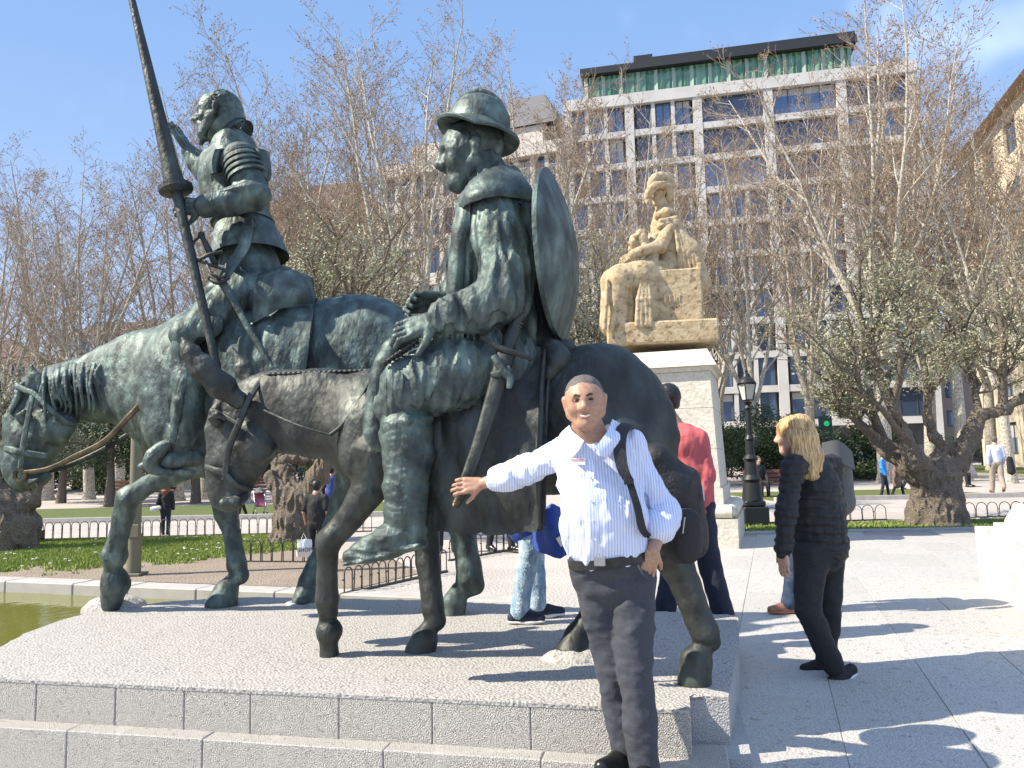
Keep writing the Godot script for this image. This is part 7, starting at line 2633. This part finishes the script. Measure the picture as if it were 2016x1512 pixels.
# ---------------------------------------------------------------- seated stone figure on the pedestal
func stone_figure() -> void:
	org = Vector3(2.44, 2.96, -12.7)
	var D := 12.7
	var o := thing("seated_stone_statue", "weathered ochre stone figure seated in draped robe on the limestone pedestal", "statue", org)
	var fold := [noise(2.0, 91, 1, FastNoiseLite.TYPE_SIMPLEX_SMOOTH, FastNoiseLite.FRACTAL_RIDGED), Vector3(1.9, 0.3, 1.9), -0.04]
	var fold2 := [noise(5.0, 92, 3), Vector3(1.3, 0.6, 1.3), 0.008]
	# base slab and carved seat
	var m := MB.new()
	m.box(w(1301, 667, D), Vector3(1.74, 0.36, 1.5), Basis(Vector3.UP, deg_to_rad(-9)), 0.03)
	part(o, "base_slab", m.mesh(), M.sandstone)
	m = MB.new()
	m.box(w(1330, 598, D - 0.1), Vector3(0.78, 0.92, 1.05), Basis(Vector3.UP, deg_to_rad(-9)), 0.015)
	part(o, "seat_block", m.mesh(), M.sandstone)
	var s := Sdf.new()
	limb(s, [[1300, 562, D - 0.1, 36], [1362, 560, D - 0.1, 36]], 0.04, Vector3(1, 1, 1.6))
	s.folds.append([noise(7.0, 93, 3), Vector3.ONE, 0.02])
	soft(o, "seat_drum", [[s, 0.025]], M.sandstone)
	m = MB.new()
	m.box(w(1374, 590, D - 0.15), Vector3(0.07, 1.0, 1.05), Basis(Vector3.UP, deg_to_rad(-9)), 0.015)
	part(o, "seat_side", m.mesh(), M.sandstone)
	# figure: draped legs, torso, arms
	s = Sdf.new()
	limb(s, [[1305, 548, D - 0.25, 34], [1260, 545, D - 0.4, 32], [1222, 550, D - 0.45, 28], [1212, 590, D - 0.45, 24], [1218, 640, D - 0.45, 26]], 0.1)
	limb(s, [[1305, 548, D + 0.15, 34], [1250, 548, D + 0.1, 30], [1208, 555, D + 0.1, 24], [1204, 640, D + 0.1, 24]], 0.1)
	limb(s, [[1235, 590, D - 0.2, 34], [1240, 640, D - 0.25, 34]], 0.1)
	limb(s, [[1320, 530, D, 44], [1318, 490, D, 36], [1312, 450, D, 30], [1308, 425, D, 22]], 0.08, Vector3(1, 1, 1.15))
	limb(s, [[1335, 470, D - 0.2, 22], [1355, 500, D - 0.25, 26], [1372, 535, D - 0.2, 20]], 0.08)
	# hanging mantle
	limb(s, [[1290, 470, D - 0.3, 12], [1282, 520, D - 0.42, 13], [1275, 570, D - 0.5, 16], [1272, 625, D - 0.5, 20]], 0.06)
	limb(s, [[1285, 570, D - 0.5, 12], [1290, 610, D - 0.5, 14], [1270, 640, D - 0.52, 14]], 0.05)
	# long folds of the robe
	for k in 8:
		limb(s, [[1196 + k * 11, 548 + absf(k - 2) * 2, D - 0.62 + 0.03 * k, 3.5], [1194 + k * 12 + 3 * sin(k * 2.0), 600, D - 0.66 + 0.03 * k, 4], [1190 + k * 13, 648, D - 0.68 + 0.03 * k, 5]], 0.03)
	for k in 5:
		limb(s, [[1330 + k * 7, 455 + k * 6, D - 0.42, 3], [1336 + k * 9, 490 + k * 5, D - 0.46, 4], [1338 + k * 10, 528, D - 0.44, 4]], 0.03)
	for k in 4:
		limb(s, [[1262 + k * 5, 552, D - 0.62, 3], [1256 + k * 8, 590, D - 0.68, 4], [1254 + k * 9, 640, D - 0.7, 5]], 0.03)
	s.folds.append(fold2)
	var a := Sdf.new()
	limb(a, [[1318, 452, D - 0.28, 15], [1300, 485, D - 0.42, 14], [1262, 495, D - 0.5, 10], [1244, 502, D - 0.5, 9]], 0.04)
	limb(a, [[1300, 450, D + 0.2, 14], [1280, 480, D + 0.2, 12], [1245, 490, D - 0.1, 9]], 0.04)
	a.folds.append(fold2)
	var hd := Sdf.new()
	hand(hd, w(1248, 500, D - 0.5), Vector3(-0.8, -0.4, 0), Vector3(0.3, -0.3, -1), 1.0, [0.3, 0.35, 0.4, 0.4], 1.7)
	var h := Sdf.new()
	limb(h, [[1306, 428, D, 15], [1302, 400, D, 13]], 0.05)
	head(h, w(1299, 385, D), Vector3(-0.9, -0.12, 0.35), Vector3(0.05, 1, 0), 1.5, 0.0, 1.0)
	h.folds.append([noise(12.0, 95, 3), Vector3.ONE, 0.012])
	soft(o, "figure", [[s, 0.022], [a, 0.018], [h, 0.016], [hd, 0.014]], M.sandstone)
	# upswept locks above the head, collar of leaves, bunch in the lap
	s = Sdf.new()
	limb(s, curve([[1286, 375, D - 0.12, 6], [1282, 362, D - 0.12, 8], [1292, 350, D - 0.1, 9], [1308, 348, D - 0.05, 8], [1318, 356, D, 9], [1322, 366, D, 7]], 3), 0.03)
	limb(s, curve([[1276, 400, D - 0.15, 5], [1276, 382, D - 0.15, 7], [1288, 368, D - 0.18, 7], [1306, 364, D - 0.16, 7], [1318, 374, D - 0.1, 7], [1316, 392, D - 0.06, 6]], 3), 0.03)
	limb(s, [[1300, 360, D, 14], [1308, 368, D, 15]], 0.04)
	s.folds.append([noise(10.0, 96, 3), Vector3.ONE, 0.015])
	soft(o, "hair", [[s, 0.018]], M.sandstone)
	s = Sdf.new()
	limb(s, [[1298, 425, D - 0.2, 10], [1312, 420, D - 0.25, 11], [1328, 425, D - 0.1, 10]], 0.04)
	limb(s, [[1300, 445, D - 0.32, 9], [1330, 438, D - 0.28, 9], [1342, 455, D - 0.2, 10]], 0.04)
	limb(s, [[1302, 436, D - 0.34, 6], [1330, 430, D - 0.3, 6]], 0.02)
	s.folds.append([noise(9.0, 97, 3), Vector3.ONE, 0.02])
	soft(o, "shoulder_drape", [[s, 0.018]], M.sandstone)
	s = Sdf.new()
	limb(s, [[1262, 462, D - 0.4, 12], [1270, 488, D - 0.4, 13]], 0.03)
	limb(s, [[1246, 470, D - 0.42, 6], [1252, 492, D - 0.42, 9]], 0.03)
	lump(s, 1244, 478, D - 0.45, 6)
	lump(s, 1252, 464, D - 0.45, 5)
	s.folds.append([noise(8.0, 98, 3), Vector3.ONE, 0.03])
	soft(o, "held_bundle", [[s, 0.018]], M.sandstone)
	# worn lettering on the seat
	for k in 7:
		m = MB.new()
		m.box(w(1300 + k * 9.5, 588, D - 0.63), Vector3(0.012, 0.12, 0.012), Basis(), 0.003)
		if k % 3 == 1:
			m.box(w(1302 + k * 9.5, 582, D - 0.63), Vector3(0.04, 0.012, 0.012))
		part(o, "carved_stroke", m.mesh(), M.sandstone)
